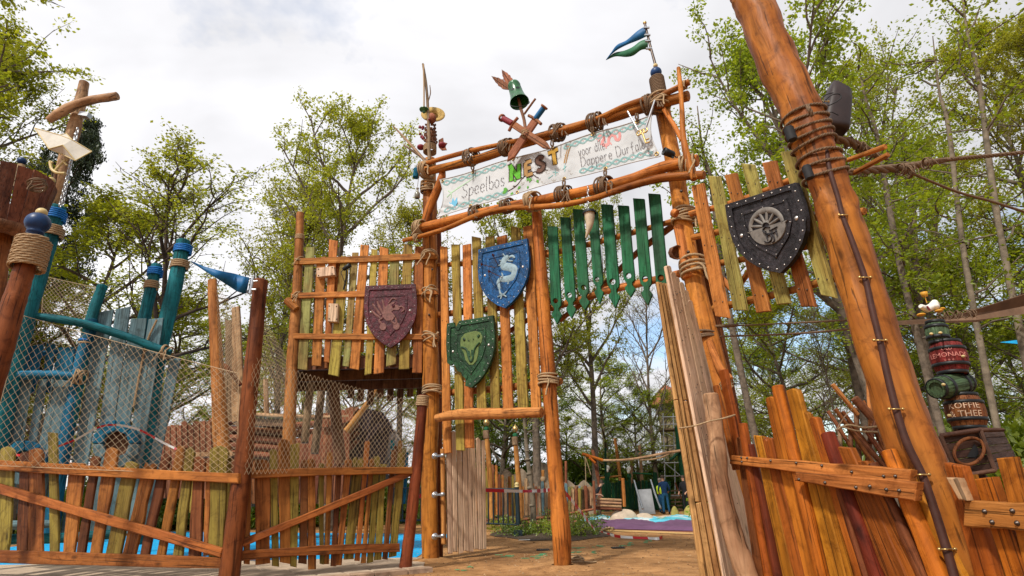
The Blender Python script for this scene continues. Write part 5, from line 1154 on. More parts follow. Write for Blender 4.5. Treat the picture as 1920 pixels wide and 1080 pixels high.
# pennant on pole 2
YB = F1.q(430, 950).y - .12
pn = thing('pennant', 'blue metal pennant bolted with a white bracket to the bent red pole', 'pennant', P(475, 540, YB))
t_ = crom([(358, 489), (385, 500), (415, 508), (440, 513), (456, 518), (468, 520)], 5); b_ = crom([(358, 491), (385, 509), (408, 523), (430, 537), (446, 547), (462, 551)], 5); mb = MB(); n = len(t_); V = []
for k in (0, 1):
    for i in range(n):
        y = YB - .05 - .5 * (1 - i / n) + .05 * math.sin(i * .5) + k * .012
        V += [P(t_[i][0], t_[i][1], y), P(b_[i][0], b_[i][1], y)]
Fs = []
for i in range(n - 1):
    a = 2 * i; b = 2 * n + a; Fs += [(a, a + 1, a + 3, a + 2), (b, b + 2, b + 3, b + 1), (a, a + 2, b + 2, b), (a + 1, b + 1, b + 3, a + 3)]
mb.add(V, Fs, True); mb.build('cloth_plate', M['bluecloth'], pn)
mb = MB()
for a, b, w in (((474, 521), (468, 551), 7), ((464, 522), (476, 521), 4), ((458, 546), (470, 549), 4), ((474, 528), (483, 527), 4), ((472, 543), (480, 543), 4)):
    p, q = P(*a, YB - .08), P(*b, YB - .08); tube(mb, [p, q], radw(p, w), 8)
mb.build('bracket', M['steel'], pn)
mb = MB(); rr_ = random.Random(8)
for i in range(9):
    x = 425 + rr_.uniform(0, 30); y = 517 + rr_.uniform(0, 16); p = P(x, y, YB - .13); q = P(x + rr_.uniform(2, 7), y - rr_.uniform(-3, 5), YB - .13); tube(mb, [p, q], .004, 4)
mb.build('scratch_marks', M['iteal'], pn, kind='stuff')
# ---- nets: knotted cord laid out in diamonds between four pixel corners
def net(label, tl, tr, br, bl, Yf, cols, rows, r, sag=0.0, rim=True, group=None, name='net'):
    c0 = P(*[(a + b) / 2 for a, b in zip(bl, br)], Yf(.5, 1)); t = thing(name, label, 'net', c0)
    def f(u, v):
        sg = sag * math.sin(math.pi * u) * (1 - v)
        x = (tl[0] * (1 - u) + tr[0] * u) * (1 - v) + (bl[0] * (1 - u) + br[0] * u) * v; y = (tl[1] * (1 - u) + tr[1] * u) * (1 - v) + (bl[1] * (1 - u) + br[1] * u) * v + sg
        return P(x, y, Yf(u, v))
    mb = MB(); Vs = []; Fq = []; nv = 0; kn = []
    for d in (1, -1):
        for k in range(-rows if d == 1 else 0, cols if d == 1 else cols + rows):
            pts = []
            for j in range(rows + 1):
                u = (k + d * j) / cols + (noise.noise(Vector((k * .7, j * .9, d))) * .12) / cols; v = j / rows
                if -1e-6 <= (k + d * j) / cols <= 1 + 1e-6: pts.append(np.array(f(min(max(u, 0), 1), v)))
            if len(pts) > 1:
                v_, f_ = nptube(pts, [r] * len(pts), 3); Vs.append(v_); Fq.append(f_ + nv); nv += len(v_); kn += pts[1:-1] if d == 1 else []
    V = np.concatenate(Vs); me = npmesh('mesh_cord', V - np.array(c0), np.concatenate(Fq)); link('mesh_cord', me, Matrix.Translation(c0), t, M['netrope'], kind='stuff')
    if rim:
        mb = MB()
        for E in ([(i / 20, 0) for i in range(21)], [(i / 20, 1) for i in range(21)], [(0, i / 10) for i in range(11)], [(1, i / 10) for i in range(11)]):
            tube(mb, [f(u, v) for u, v in E], r * 1.5, 5)
        mb.build('border_rope', M['netrope'], t)
    if r > .003 and kn:
        mb = MB()
        for p in kn:
            s = r * 2.0; mb.add([Vector(p) + Vector(q) * s for q in ((1, 0, 0), (-1, 0, 0), (0, 1, 0), (0, -1, 0), (0, 0, 1), (0, 0, -1))], [(0, 2, 4), (2, 1, 4), (1, 3, 4), (3, 0, 4), (2, 0, 5), (1, 2, 5), (3, 1, 5), (0, 3, 5)], True)
        mb.build('knots', M['netrope'], t, kind='stuff')
    return t
ya, yb = F1.q(40, 950).y, F1.q(440, 950).y; yc = F2.q(770, 950).y
net('wide net of tan diamond cords in front of the blue plank wall', (44, 592), (447, 700), (446, 892), (-30, 872), lambda u, v: ya + (yb - ya) * u - .06, 31, 17, .0029, sag=2)
net('net of narrow tan diamonds above the right fence stretch, under the balcony', (474, 668), (783, 752), (774, 880), (458, 890), lambda u, v: yb + (yc - yb) * u - .06, 40, 13, .0028, sag=5, rim=False)
net('fine far net hanging in the gap right of the bent red pole', (494, 590), (548, 690), (542, 790), (478, 720), lambda u, v: 10.6, 9, 18, .003, rim=False)
net('fine net hanging between the orange post and the pale tall board', (405, 535), (450, 585), (450, 720), (412, 700), lambda u, v: 9.6, 8, 18, .003, rim=False)
net('slanting net high up between the blue posts at far left', (82, 518), (184, 540), (165, 603), (78, 590), lambda u, v: 11.6, 12, 9, .004)

# ================================================================== CROW'S NEST, MAST, PAPER BOAT
YN = 7.6
cn_ = thing('crow_nest', 'brown wooden tub like a crow nest on a post at the far left edge', 'crow nest', P(0, 640, YN)); axn = P(8, 345, YN) - P(-6, 440, YN); axu = axn.normalized(); c0 = P(-6, 440, YN); rb, rt_ = radw(c0, 112), radw(c0, 160)
for k in range(20):
    a0, a1 = 2 * math.pi * k / 20 + .01, 2 * math.pi * (k + 1) / 20 - .01; Mn = frame(c0, axu); mb = MB(); V = []
    H = axn.length; rk = random.Random(k); hh = H * rk.uniform(.97, 1.03)
    for a in (a0, (a0 + a1) / 2, a1):
        for h, r in ((0, rb), (hh, rt_)):
            for d in (0, -.03): V.append(Mn @ Vector((math.cos(a) * (r + d), math.sin(a) * (r + d), h)))
    mb.add(V, [(0, 4, 6, 2), (4, 8, 10, 6), (1, 3, 7, 5), (5, 7, 11, 9), (2, 6, 7, 3), (6, 10, 11, 7), (0, 1, 5, 4), (4, 5, 9, 8), (0, 2, 3, 1), (8, 9, 11, 10)], False); mb.build('stave', M['tubw'] if 'tubw' in M else M.setdefault('tubw', wood('tub_brown_wood', (.20, .07, .035), (.10, .035, .02), var=.3)), cn_, axis=axu, origin=V[0])
mb = MB(); lathe(mb, c0, axu, [(-.10, rb * .6), (-.08, rb * .95), (.02, rb * 1.03), (.05, rb * 1.01), (.05, .01)], 26); mb.build('base_ring', M['dark'], cn_)
pole('post', [(10, 438, 20), (2, 500, 22), (-12, 600, 24), (-40, 800, 26), (-60, 950, 28)], YN + .1, M['brown'], cn_)
t = thing('rope_stub', 'rope wound stub with small blue ball standing on the wooden tub at far left', 'post', P(32, 350, YN)); pole('stub', [(40, 310, 12), (32, 352, 14)], YN, M['rope'], t); helix(P(36, 330, YN), P(40, 310, YN) - P(32, 350, YN), radw(P(36, 330, YN), 14), 11, .025, .014, M['rope'], t, n=12)
mb = MB(); ball(mb, P(41, 302, YN), radw(P(41, 302, YN), 15)); mb.build('ball_finial', M['ballblue'], t)
t = thing('rope_coil', 'dark coil of rope hanging over the rim of the wooden tub', 'rope', P(70, 347, YN - .3)); lash(70, 347, 24, YN - .3, (.3, 1), M['ropedark'], t, turns=6, wild=.5, name='coil', tails=1); 
YM = 9.6
ms = thing('mast', 'raw pale timber mast leaning right with curved yard behind the wooden tub', 'mast', P(75, 700, YM)); pole('mast_pole', [(158, 155, 16, 9.6), (143, 225, 21, 9.6), (128, 280, 22, 9.6), (112, 340, 22, 9.6), (94, 400, 22, 9.75), (68, 520, 22, 10.2), (45, 610, 22, 10.6), (18, 710, 22, 10.9), (-20, 900, 24, 11)], YM, M['drift'], ms, sides=14)
pole('yard', [(91, 226, 13), (112, 212, 17), (136, 199, 17), (170, 188, 15), (200, 183, 15), (220, 180, 15)], YM - .25, M['drift'], ms, sides=14)
lmp = thing('floodlight', 'grey floodlight fixed to the raw timber mast under its yard', 'lamp', P(158, 217, YM - .1)); mb = MB(); box(mb, P(160, 216, YM - .15), .20, .12, .10, Matrix.Rotation(.2, 3, 'Y')); mb.build('housing', M['steel'], lmp); mb = MB(); tube(mb, [P(150, 216, YM), P(156, 214, YM - .15)], .02, 6); mb.build('bracket', M['black'], lmp)
def chain(name, pts, mat, parent, link_r=.03, wire=.008):
    mb = MB(); L = 0
    for i in range(len(pts) - 1):
        d = pts[i + 1] - pts[i]; n = max(1, int(d.length / (link_r * 1.6)))
        for k in range(n):
            c = pts[i] + d * ((k + .5) / n); Mx = frame(c, d); A = Vector((1, 0, 0)) if k % 2 else Vector((0, 1, 0))
            tube(mb, [Mx @ (A * (link_r * .55 * math.cos(a)) + Vector((0, 0, link_r * math.sin(a)))) for a in np.linspace(0, 6.283, 9)[:-1]], wire, 4, close=True)
    return mb.build(name, mat, parent)
ch = thing('chain', 'steel chain dangling down along the raw timber mast', 'chain', P(112, 385, YM - .3)); chain('chain_links', [P(146, 240, YM - .3), P(134, 300, YM - .3), P(112, 388, YM - .3)], M['steel'], ch, .045, .012); chain('chain_links', [P(142, 250, YM - .25), P(128, 330, YM - .25), P(117, 385, YM - .25)], M['steel'], ch, .045, .012)
dp = post('thin dark pole behind the wooden tub left of the mast', [(106, 320, 6), (95, 370, 7), (82, 400, 8)], YM - .5, 'dark')
YP = YM - .7
bo = thing('paper_boat', 'white folded paper boat model hanging on the raw timber mast', 'boat', P(118, 300, YP))
q = lambda x, y, d: P(x, y, YP + d)
Vb = [q(65, 240, 0), q(172, 284, 0), q(141, 301, -.16), q(92, 279, -.20), q(124, 250, .02), q(112, 253, -.12), q(135, 262, -.12), q(141, 300, .2), q(92, 278, .22), q(112, 252, .12), q(135, 262, .12), q(118, 272, -.22), q(118, 290, -.10)]
mb = MB(); mb.add(Vb, [(0, 3, 11, 5), (5, 11, 6), (6, 11, 2, 1), (11, 3, 12), (11, 12, 2), (0, 9, 8), (9, 10, 7, 8), (10, 1, 7), (5, 6, 4), (9, 4, 10), (5, 4, 9), (6, 10, 4), (0, 5, 9), (1, 10, 6), (0, 8, 3), (3, 8, 7, 12), (12, 7, 2), (2, 7, 1)], False)
M['boat'] = plain('folded_sailcloth', (.54, .50, .43), .7, 0, 4, .2, .15); bo_ = mb.build('hull', M['boat'], bo); mb = MB()
for a, b in ((0, 5), (5, 6), (6, 1), (0, 3), (3, 12), (12, 2), (2, 1), (5, 4), (6, 4), (3, 11), (11, 2)): tube(mb, [Vb[a], Vb[b]], .011, 5)
mb.build('folded_edge', M['gold'], bo_, kind='stuff')
an = thing('anchor', 'small cream anchor hanging under the white paper boat', 'anchor', P(110, 318, YP)); mb = MB(); g = lambda x, y: P(x, y, YP); tube(mb, [g(103, 320), g(110, 312), g(122, 301)], .022, 8); tube(mb, [Vector(p) for p in crom([tuple(g(94, 303)), tuple(g(97, 317)), tuple(g(107, 324)), tuple(g(122, 325))], 4)], .028, 8); tube(mb, [g(116, 300), g(126, 310)], .02, 8); tube(mb, [g(93, 308), g(94, 302), g(99, 305)], .02, 6)
tube(mb, [g(124, 299) + Vector((.03 * math.cos(a), 0, .03 * math.sin(a))) for a in np.linspace(0, 6.28, 9)[:-1]], .01, 5, close=True); mb.build('anchor', M['gold'], an)
for k, (x, y, w) in enumerate(((96, 338, 14), (91, 358, 14))):
    t = thing('float_ball', ['upper cream float ball on the cord left of the mast', 'lower cream float ball on the cord left of the mast'][k], 'ball', P(x, y, YP)); mb = MB(); ball(mb, P(x, y, YP), radw(P(x, y, YP), w), .8); mb.build('ball', M['gold'], t); mb = MB(); tube(mb, [P(x + 2, y - 16, YP), P(x, y, YP)], .008, 5); mb.build('cord', M['ropedark'], t)

# ================================================================== BLUE CASTLE WALL
YC = 10.6; CW = Plane(P(0, 950, 10.0), P(320, 950, 10.9))
cw = thing('blue_castle_wall', 'play castle wall of leaning blue grey planks between teal log posts with two round windows', 'play wall', P(160, 1010, 10.6))
def bpost(label, pts, off, w1, w2, cap=True):
    t = thing('post', label, 'post', (CW.q(*pts[-1][:2], off).x, CW.q(*pts[-1][:2], off).y, 0)); pole('shaft', pts, CW, M['teal'], t, off=off, sides=16)
    for (x, y, w, mt, n) in (w1, w2):
        c = CW.q(x, y, off); a = CW.q(*pts[0][:2], off) - CW.q(*pts[1][:2], off); helix(c, a, radw(c, w), n, .042, .022, M[mt], t, n=16)
bpost('tall teal log post with rope collars at left, in front of the mast', [(106, 390, 31), (88, 450, 32), (68, 520, 33), (48, 590, 34), (20, 700, 36), (-10, 850, 38), (-30, 1000, 40)], .25, (103, 405, 33, 'ropeblue', 5), (98, 436, 34, 'rope', 5))
bpost('short plain teal log post with rounded top standing behind the castle rail', [(193, 536, 17), (182, 565, 18), (168, 610, 19), (150, 700, 20), (130, 800, 21)], .1, (160, 640, 19, 'ropeblue', 1), (160, 645, 19, 'rope', 1))
bpost('medium teal log post with blue and tan rope collars', [(294, 497, 19), (286, 530, 20), (272, 590, 21), (262, 640, 22), (240, 750, 22)], -.25, (291, 511, 23, 'ropeblue', 4), (284, 536, 22, 'rope', 4))
bpost('tallest teal log post with rope collars, beside the blue pennant tip', [(344, 452, 24), (336, 495, 25), (322, 560, 27), (308, 620, 27), (297, 670, 25), (285, 760, 25), (270, 880, 26), (257, 1020, 27)], -.12, (343, 468, 28, 'ropeblue', 4.5), (337, 497, 28, 'rope', 4.5))
cp = lambda nm, pts, m='teal', off=0.0, **k: pole(nm, pts, CW, M[m], cw, off=off, **k)
cp('rail', [(42, 590, 13), (100, 597, 15), (165, 609, 15), (240, 632, 15), (300, 655, 15), (319, 662, 14)], 'teal', .22)
cp('rail', [(0, 703, 15), (50, 703, 17), (100, 703, 17), (146, 706, 16)], 'blue', .3)
cp('rail', [(190, 670, 9), (250, 690, 9), (300, 705, 9)], 'blue', -.2); cp('rail', [(60, 665, 9), (110, 660, 9), (170, 668, 9)], 'blue', -.2)
cp('post', [(172, 600, 21), (150, 690, 22), (130, 790, 24), (112, 880, 25), (95, 1000, 26)], 'blue', .1)
cp('rail', [(0, 1012, 18), (60, 1010, 18), (130, 1008, 18), (230, 1000, 16)], 'teal', .35); cp('rail', [(0, 985, 16), (60, 984, 16), (95, 982, 14)], 'bluegrey', .5)
for tx, ty, bx, by, w in ((197, 583, 128, 1000, 30), (231, 577, 170, 1000, 28), (261, 597, 196, 1000, 30), (292, 597, 232, 1000, 28), (328, 672, 262, 1000, 20)):
    plank('plank', (tx, ty), (bx, by), w, w, CW, M['bluegrey'], cw, th=.035, off=.05, jit=.03)
for tx, ty, bx, by, w in ((67, 647, 48, 735, 30), (96, 644, 85, 735, 16), (125, 651, 112, 735, 34)): plank('plank', (tx, ty), (bx, by), w, w, CW, M['blue'], cw, th=.03, off=.0)
for tx, ty, bx, by, w in ((45, 712, 5, 960, 32), (80, 712, 38, 960, 17), (116, 712, 62, 960, 34), (8, 712, -40, 960, 26)): plank('plank', (tx, ty), (bx, by), w, w, CW, M['bluegrey'], cw, th=.035, off=.12)
def ringwin(cx_, cy_, ro, ri, off):
    N = 8
    for k in range(N):
        a0, a1 = 2 * math.pi * k / N + .02, 2 * math.pi * (k + 1) / N - .02; pts = [CW.q(cx_ + ro * math.cos(a0), cy_ + ro * math.sin(a0), off), CW.q(cx_ + ro * math.cos((a0 + a1) / 2) * 1.03, cy_ + ro * math.sin((a0 + a1) / 2) * 1.03, off), CW.q(cx_ + ro * math.cos(a1), cy_ + ro * math.sin(a1), off), CW.q(cx_ + ri * math.cos(a1), cy_ + ri * math.sin(a1), off), CW.q(cx_ + ri * math.cos(a0), cy_ + ri * math.sin(a0), off)]
        mb = MB(); slab(mb, pts, CW.n, .16, bev=.01); mb.build('window_ring_segment', M['blue'] if k > 3 else M['bluegrey'], cw)
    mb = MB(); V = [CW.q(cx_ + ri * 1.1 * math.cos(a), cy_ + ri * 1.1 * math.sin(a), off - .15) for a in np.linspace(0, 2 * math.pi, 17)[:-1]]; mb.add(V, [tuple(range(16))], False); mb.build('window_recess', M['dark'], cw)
ringwin(217, 832, 44, 25, .22); ringwin(46, 868, 42, 24, .34)
for x, y, w, a in ((50, 590, 20, (1, .1)), (312, 660, 22, (1, .3)), (149, 706, 24, (1, 0))): lash(x, y, w, CW, a, M['rope'], cw, off=.26, turns=5, wild=.6, tails=2)
rope_px('hanging_rope', [(294, 600, 4, 10.5), (276, 640, 4, 10.5), (262, 700, 4, 10.5), (250, 765, 4, 10.5)], M['rope'], cw, strands=3)
# orange posts, pale board, bench seat
t = post('straight orange log post left of the pale tall board behind the net', [(398, 526, 16), (402, 600, 19), (408, 700, 23), (413, 800, 27), (417, 850, 30), (420, 960, 32)], 9.9, 'orange2')
t = thing('tall_board', 'pale weathered double board standing behind the orange post', 'board', P(440, 780, 10.6)); plank('board', (441, 575), (446, 790), 15, 24, 10.6, M['drift'], t, th=.06); plank('board', (428, 600), (431, 790), 12, 20, 10.75, M['weather'], t, th=.06)
pole('brace', [(413, 682, 8), (428, 692, 9), (450, 722, 9)], 10.3, M['brown'], t)
t = thing('bench', 'small plank bench behind the net at the foot of the orange post', 'bench', P(400, 960, 9.6)); mb = MB(); p = P(398, 853, 9.6); box(mb, p, .85, .35, .07); mb.build('seat', M['drift'], t, origin=p)
for x in (368, 425): pole('leg', [(x, 858, 16), (x - 4, 960, 16)], 9.7, M['olive'], t, sides=8)
# wooden ship behind
YS = 15.5
sh = thing('play_ship', 'brown wooden play ship with curved plank hull and deck behind the nets', 'play ship', P(560, 960, YS))
for i, (x, yt) in enumerate([(290 + k * 11, 806 - 13 * math.sin(k / 10 * 1.5) - (k % 3) * 2) for k in range(10)]):
    plank('hull_plank', (x, yt), (x + 3, 935), 11.6, 11.6, YS - .2 + .04 * i, M['hull'], sh, th=.05, cut='round' if i % 2 else 'flat')
for k in range(5):
    a = 788 + k * 15; pole('strake', [(395, a + 2, 14), (470, a + 4, 14), (560, a + 10, 14), (640, a - 3, 13), (672, a - 22, 9)], YS + .3, M['hull'], sh, sides=8, n=4)
pole('deck_edge', [(440, 776, 8), (520, 780, 9), (600, 783, 9), (655, 780, 8)], YS - .1, M['drift'], sh, sides=8)
mb = MB(); pts = [P(440, 782, YS - .05), P(540, 786, YS - .05), P(540, 800, YS - .05), P(440, 798, YS - .05)]; slab(mb, pts, (0, -1, 0), .08); mb.build('deck_beam', M['weather'], sh, axis=(1, 0, 0), origin=pts[0])
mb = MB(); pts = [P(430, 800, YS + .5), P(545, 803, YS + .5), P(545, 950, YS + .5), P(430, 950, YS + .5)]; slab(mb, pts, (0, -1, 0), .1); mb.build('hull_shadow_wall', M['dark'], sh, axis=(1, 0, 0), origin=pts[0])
for i in range(9): x = 440 + i * 12; plank('stern_plank', (x, 808), (x, 945), 10, 10, YS + .3, M['brown'], sh, th=.04)
for i in range(12):
    x = 560 + i * 8.5; top = 830 - i * 5.2; plank('bow_plank', (x, top), (x - 18 + i, 945), 9, 8, YS + .0, M['hull'], sh, th=.05)
pole('bowsprit', [(722, 706, 4), (712, 722, 8), (690, 755, 10), (668, 785, 12), (650, 808, 14)], YS - .4, M['orange2'], sh, sides=12)
for i, (x, y) in enumerate(((608, 775), (625, 771), (640, 768), (655, 764))): plank('rail_board', (x, y), (x, y + 26), 15, 15, YS - .15, M['hull'], sh, th=.04)
t = post('thin pale pole standing on the ship deck left of the balcony post', [(498, 712, 9), (499, 745, 9), (500, 782, 10)], YS, 'drift'); t.location = P(500, 782, YS); 
for ch in t.children: ch.matrix_basis = Matrix.Translation(-P(500, 782, YS)) @ WM[ch]
# dark shaggy shape beside the bow
dr = thing('dark_creature', 'dark shaggy rounded creature shape beside the bow of the ship', 'sculpture', P(690, 940, 17)); mb = MB(); rg = np.random.default_rng(3)
M['shag'] = plain('dark_purple_fibre', (.045, .03, .035), .9, 0, 12, .5, .6, .03); M['greyfib'] = plain('pale_grey_fibre', (.30, .27, .25), .9, 0, 12, .5, .6, .03)
def shag(cx_, cy_, sx, sy, Y, n, mat, nm, L=.5):
    mb = MB()
    for i in range(n):
        a = rg.uniform(0, 6.28); r = math.sqrt(rg.uniform(0, 1)); p = P(cx_ + sx * r * math.cos(a), cy_ + sy * r * math.sin(a), Y + rg.uniform(-.6, .6)); d = Vector((rg.normal(0, .35), rg.normal(0, .3), -1)).normalized() * L * rg.uniform(.5, 1); s = Vector((rg.normal(), rg.normal(), 0)).normalized() * .07
        mb.add([p - s, p + s, p + d + s * .3, p + d - s * .3], [(0, 1, 2, 3)], False)
    return mb.build(nm, mat, dr)
c = P(690, 800, 17); mb = MB(); lathe(mb, P(672, 860, 17), (.25, 0, 1), [(-1.2, .5), (-.6, .8), (0, .9), (.7, .78), (1.2, .45), (1.4, .01)], 18); mb.build('body', M['shag'], dr)
shag(690, 790, 36, 24, 16.4, 500, M['shag'], 'mane'); shag(652, 850, 22, 40, 16.6, 400, M['shag'], 'mane'); shag(722, 830, 24, 45, 17.5, 260, M['greyfib'], 'beard', .8)
rk = thing('rock', 'grey boulder heap glimpsed beside the dark shaggy shape', 'rock', P(655, 940, 19)); mb = MB(); ball(mb, P(662, 850, 19), 1.0, .9); mb.build('boulder', M['rock'], rk)
t = thing('picket_fence', 'narrow blue and brown pickets of a far fence seen above the right fence stretch', 'fence', P(750, 950, 13)); t.location.z = 0; WM[t] = Matrix.Translation(t.location)
for i, (x, y, mt) in enumerate(((736, 826, 'teal'), (742, 838, 'hull'), (750, 828, 'orange2'), (757, 842, 'sage'), (762, 850, 'blue'))): plank('picket', (x, y), (x - 6, 945), 8, 8, 13, M[mt], t, th=.04, cut='round')
# barrier tape on the castle side
M['tr'] = plain('red_tape', (.50, .012, .02), .45, 0, 4, .1, 0); M['tw'] = plain('white_tape', (.72, .70, .68), .45, 0, 4, .1, 0)
def tape(label, pts, w, n=6, seg=.42):
    """red and white striped tape along (px, py, Y) points"""
    S = crom(pts, 8); W = [P(s[0], s[1], s[2]) for s in S]; t = thing('barrier_tape', label, 'tape', W[0]); fine = []; L = 0
    for i in range(len(W) - 1):
        d = (W[i + 1] - W[i]).length; k = max(1, int(d / .07))
        for j in range(k): fine.append((W[i].lerp(W[i + 1], j / k), L + d * j / k))
        L += d
    fine.append((W[-1], L)); mbs = (MB(), MB())
    for i in range(len(fine) - 1):
        p, l = fine[i]; q = fine[i + 1][0]; tw = math.sin(l * 1.3) * .8; up = Vector((0, -math.sin(tw), math.cos(tw))) * w; c = int(l / seg) % 2
        m = mbs[c]; m.add([p - up, q - up, q + up, p + up], [(0, 1, 2, 3)], False)
    mbs[0].build('red_stripe', M['tr'], t, kind='stuff')
    if mbs[1].v: mbs[1].build('white_stripe', M['tw'], t, kind='stuff')
    return t
tape('red and white barrier tape sagging in front of the blue plank wall', [(28, 853, 9.6), (80, 856, 9.6), (90, 845, 9.6), (140, 825, 9.6), (196, 798, 9.6), (255, 804, 9.7), (310, 832, 9.8), (352, 852, 9.8)], .019, seg=.35)
tape('short piece of barrier tape left of the left gate post', [(768, 935, 12), (782, 932, 12), (800, 926, 12)], .04)
# ================================================================== PALE GATE DOORS
dl = thing('gate_door', 'low pale plank door standing open at the left gate post, hung on three bolts', 'door', GATE.q(815, 1040))
DL = Plane(GATE.q(828, 1000, .0), GATE.q(828, 1000, 0) + Vector((.92, .85, 0)))
tops = ((222, 182, 235, 1002, 32), (258, 182, 270, 990, 30), (292, 212, 308, 1000, 30), (327, 200, 343, 985, 32), (358, 215, 378, 990, 27), (385, 212, 408, 970, 27), (422, 230, 440, 975, 29), (456, 242, 467, 970, 23))
for i, (a, b, c, d, w) in enumerate(tops): plank('plank', (780 + a / 3.6, 760 + b / 3.6), (780 + c / 3.6, 760 + d / 3.6), w / 3.6 * .97, w / 3.6 * .97, DL, M['pale'], dl, th=.03, off=.045 + .003 * (i % 2), cut='round' if i % 3 else 'point', jit=.05)
pole('hinge_stile', [(830, 842, 9), (832, 1020, 10)], DL, M['orange2'], dl, sides=4, wob=0, off=.02); pole('hinge_stile', [(838, 858, 6), (841, 1020, 6)], DL, M['pale'], dl, sides=4, wob=0, off=.02)
for y in (880, 960): pole('ledge', [(830, y, 8), (905, y + 2, 8)], DL, M['pale'], dl, sides=4, wob=0, off=-.03)
for y in (855, 928, 1006):
    mb = MB(); a, b = GATE.q(816, y, .12), GATE.q(830, y - 1, .16); tube(mb, [a, b], .02, 8); lathe(mb, a, (b - a), [(-.03, .05), (.0, .055), (.015, .02)], 10); lathe(mb, b, (b - a), [(-.03, .035), (.02, .035), (.03, .001)], 8); mb.build('hinge_bolt', M['steel'], dl)
# tall door at right: leaf edge strips and face boards
dr_ = thing('gate_door', 'tall pale plank gate leaf folded open in front of the right gate post', 'door', P(1350, 1150, 6.1)); dr_.location.z = 0; WM[dr_] = Matrix.Translation(dr_.location)
for i, (tx, ty, bx, by, w0, w1) in enumerate(((1233, 528, 1325, 1110, 5, 12), (1238, 529, 1338, 1110, 6, 14), (1244, 530, 1351, 1110, 5, 13), (1249, 531, 1362, 1110, 5, 12))):
    k = (.38, .71)
    for a, b in ((0, k[i % 2]), (k[i % 2] + .002, 1)):
        T = np.array([tx, ty], float); B = np.array([bx, by], float); p, q = T + (B - T) * a, T + (B - T) * b
        plank('edge_strip', tuple(p), tuple(q), w0 + (w1 - w0) * a, w0 + (w1 - w0) * b, 6.0 + i * .03, M['amberpale'] if 'amberpale' in M else M.setdefault('amberpale', wood('warm_raw_wood', (.55, .30, .12), (.44, .22, .08), var=.1, hue=.006)), dr_, th=.04, jit=.0)
DR = Plane(P(1362, 1000, 5.95), P(1430, 1000, 6.75))
for i, (tx, ty, bx, by) in enumerate(((1254, 500, 1372, 1110), (1262, 512, 1381, 1110), (1270, 522, 1390, 1110), (1278, 531, 1399, 1110), (1286, 546, 1407, 1110), (1294, 565, 1415, 1110), (1302, 596, 1423, 1110), (1311, 640, 1431, 1110), (1321, 690, 1438, 1110))):
    plank('board', (tx, ty), (bx, by), 9.5, 12.5, DR, M['pale'], dr_, th=.03, off=.004 * (i % 2), cut='round', jit=.03)
mb = MB(); rn = random.Random(2)
for i in range(70):
    f = rn.uniform(.03, .75); x = 1256 + 118 * f + rn.uniform(0, 55) * (.3 + .7 * f); y = 520 + 590 * f
    if y < 505 + (x - 1256 - 118 * f) * 3: continue
    lathe(mb, DR.q(x, y, .006), DR.n, [(-.002, .007), (.002, .006), (.004, .0003)], 6)
mb.build('nail', M['bolt'], dr_, kind='stuff')
dw = thing('driftwood_log', 'bowed pale driftwood log leaning against the tall gate leaf, tied with thin rope', 'log', P(1400, 1110, 5.6)); dw.location.z = 0; WM[dw] = Matrix.Translation(dw.location)
pole('log', [(1332, 740, 27), (1338, 780, 29), (1345, 840, 30), (1350, 900, 32), (1362, 960, 35), (1380, 1020, 38), (1400, 1080, 41), (1412, 1130, 42)], 5.6, M['drift'], dw, sides=20)
rope_px('tie_rope', [(1274, 803, 3, 5.75), (1300, 799, 3, 5.5), (1330, 790, 3, 5.42), (1350, 786, 3, 5.42), (1366, 782, 4, 5.5), (1378, 778, 3, 5.8)], M['rope'], dw, strands=1)

# ================================================================== RIGHT FENCE
fr_ = thing('picket_fence', 'tall uneven picket fence of glossy orange boards with bolted slanting rails', 'fence', RF.q(1560, 1000)); fr_.location.z = 0; WM[fr_] = Matrix.Translation(fr_.location)
RPK = [(1352, 693, 1388, 880, 12, 13, 'ro2', 'flat', -.08), (1342, 722, 1380, 880, 11, 12, 'ro', 'flat', -.10), (1369, 757, 1392, 880, 8, 9, 'ro2', 'flat', -.12), (1384, 823, 1428, 1120, 11, 17, 'brown', 'round', -.02), (1393, 795, 1448, 1120, 17, 22, 'bright', 'flat', .0), (1408, 832, 1468, 1120, 14, 20, 'deepred', 'flat', -.02), (1419, 817, 1486, 1120, 15, 21, 'amber', 'flat', .0), (1437, 825, 1506, 1120, 19, 20, 'ro2', 'snag', -.01), (1444, 750, 1527, 1120, 21, 24, 'ro', 'round', -.02), (1459, 725, 1552, 1120, 24, 30, 'bright', 'snag', .0), (1485, 736, 1580, 1120, 24, 30, 'amber', 'round', -.01), (1506, 777, 1604, 1120, 16, 26, 'amber', 'round', -.02), (1523, 786, 1622, 1120, 15, 24, 'ro', 'round', -.02), (1532, 792, 1638, 1120, 9, 18, 'brown', 'flat', -.04), (1552, 813, 1660, 1120, 25, 30, 'deepred', 'flat', .0), (1577, 838, 1696, 1120, 34, 42, 'ro2', 'flat', .0), (1611, 864, 1732, 1120, 26, 38, 'ro2', 'flat', -.01), (1637, 868, 1752, 1120, 18, 26, 'brown', 'flat', -.02), (1667, 846, 1778, 1120, 26, 40, 'bright', 'flat', .0), (1692, 880, 1808, 1120, 22, 34, 'amber', 'flat', -.02)]
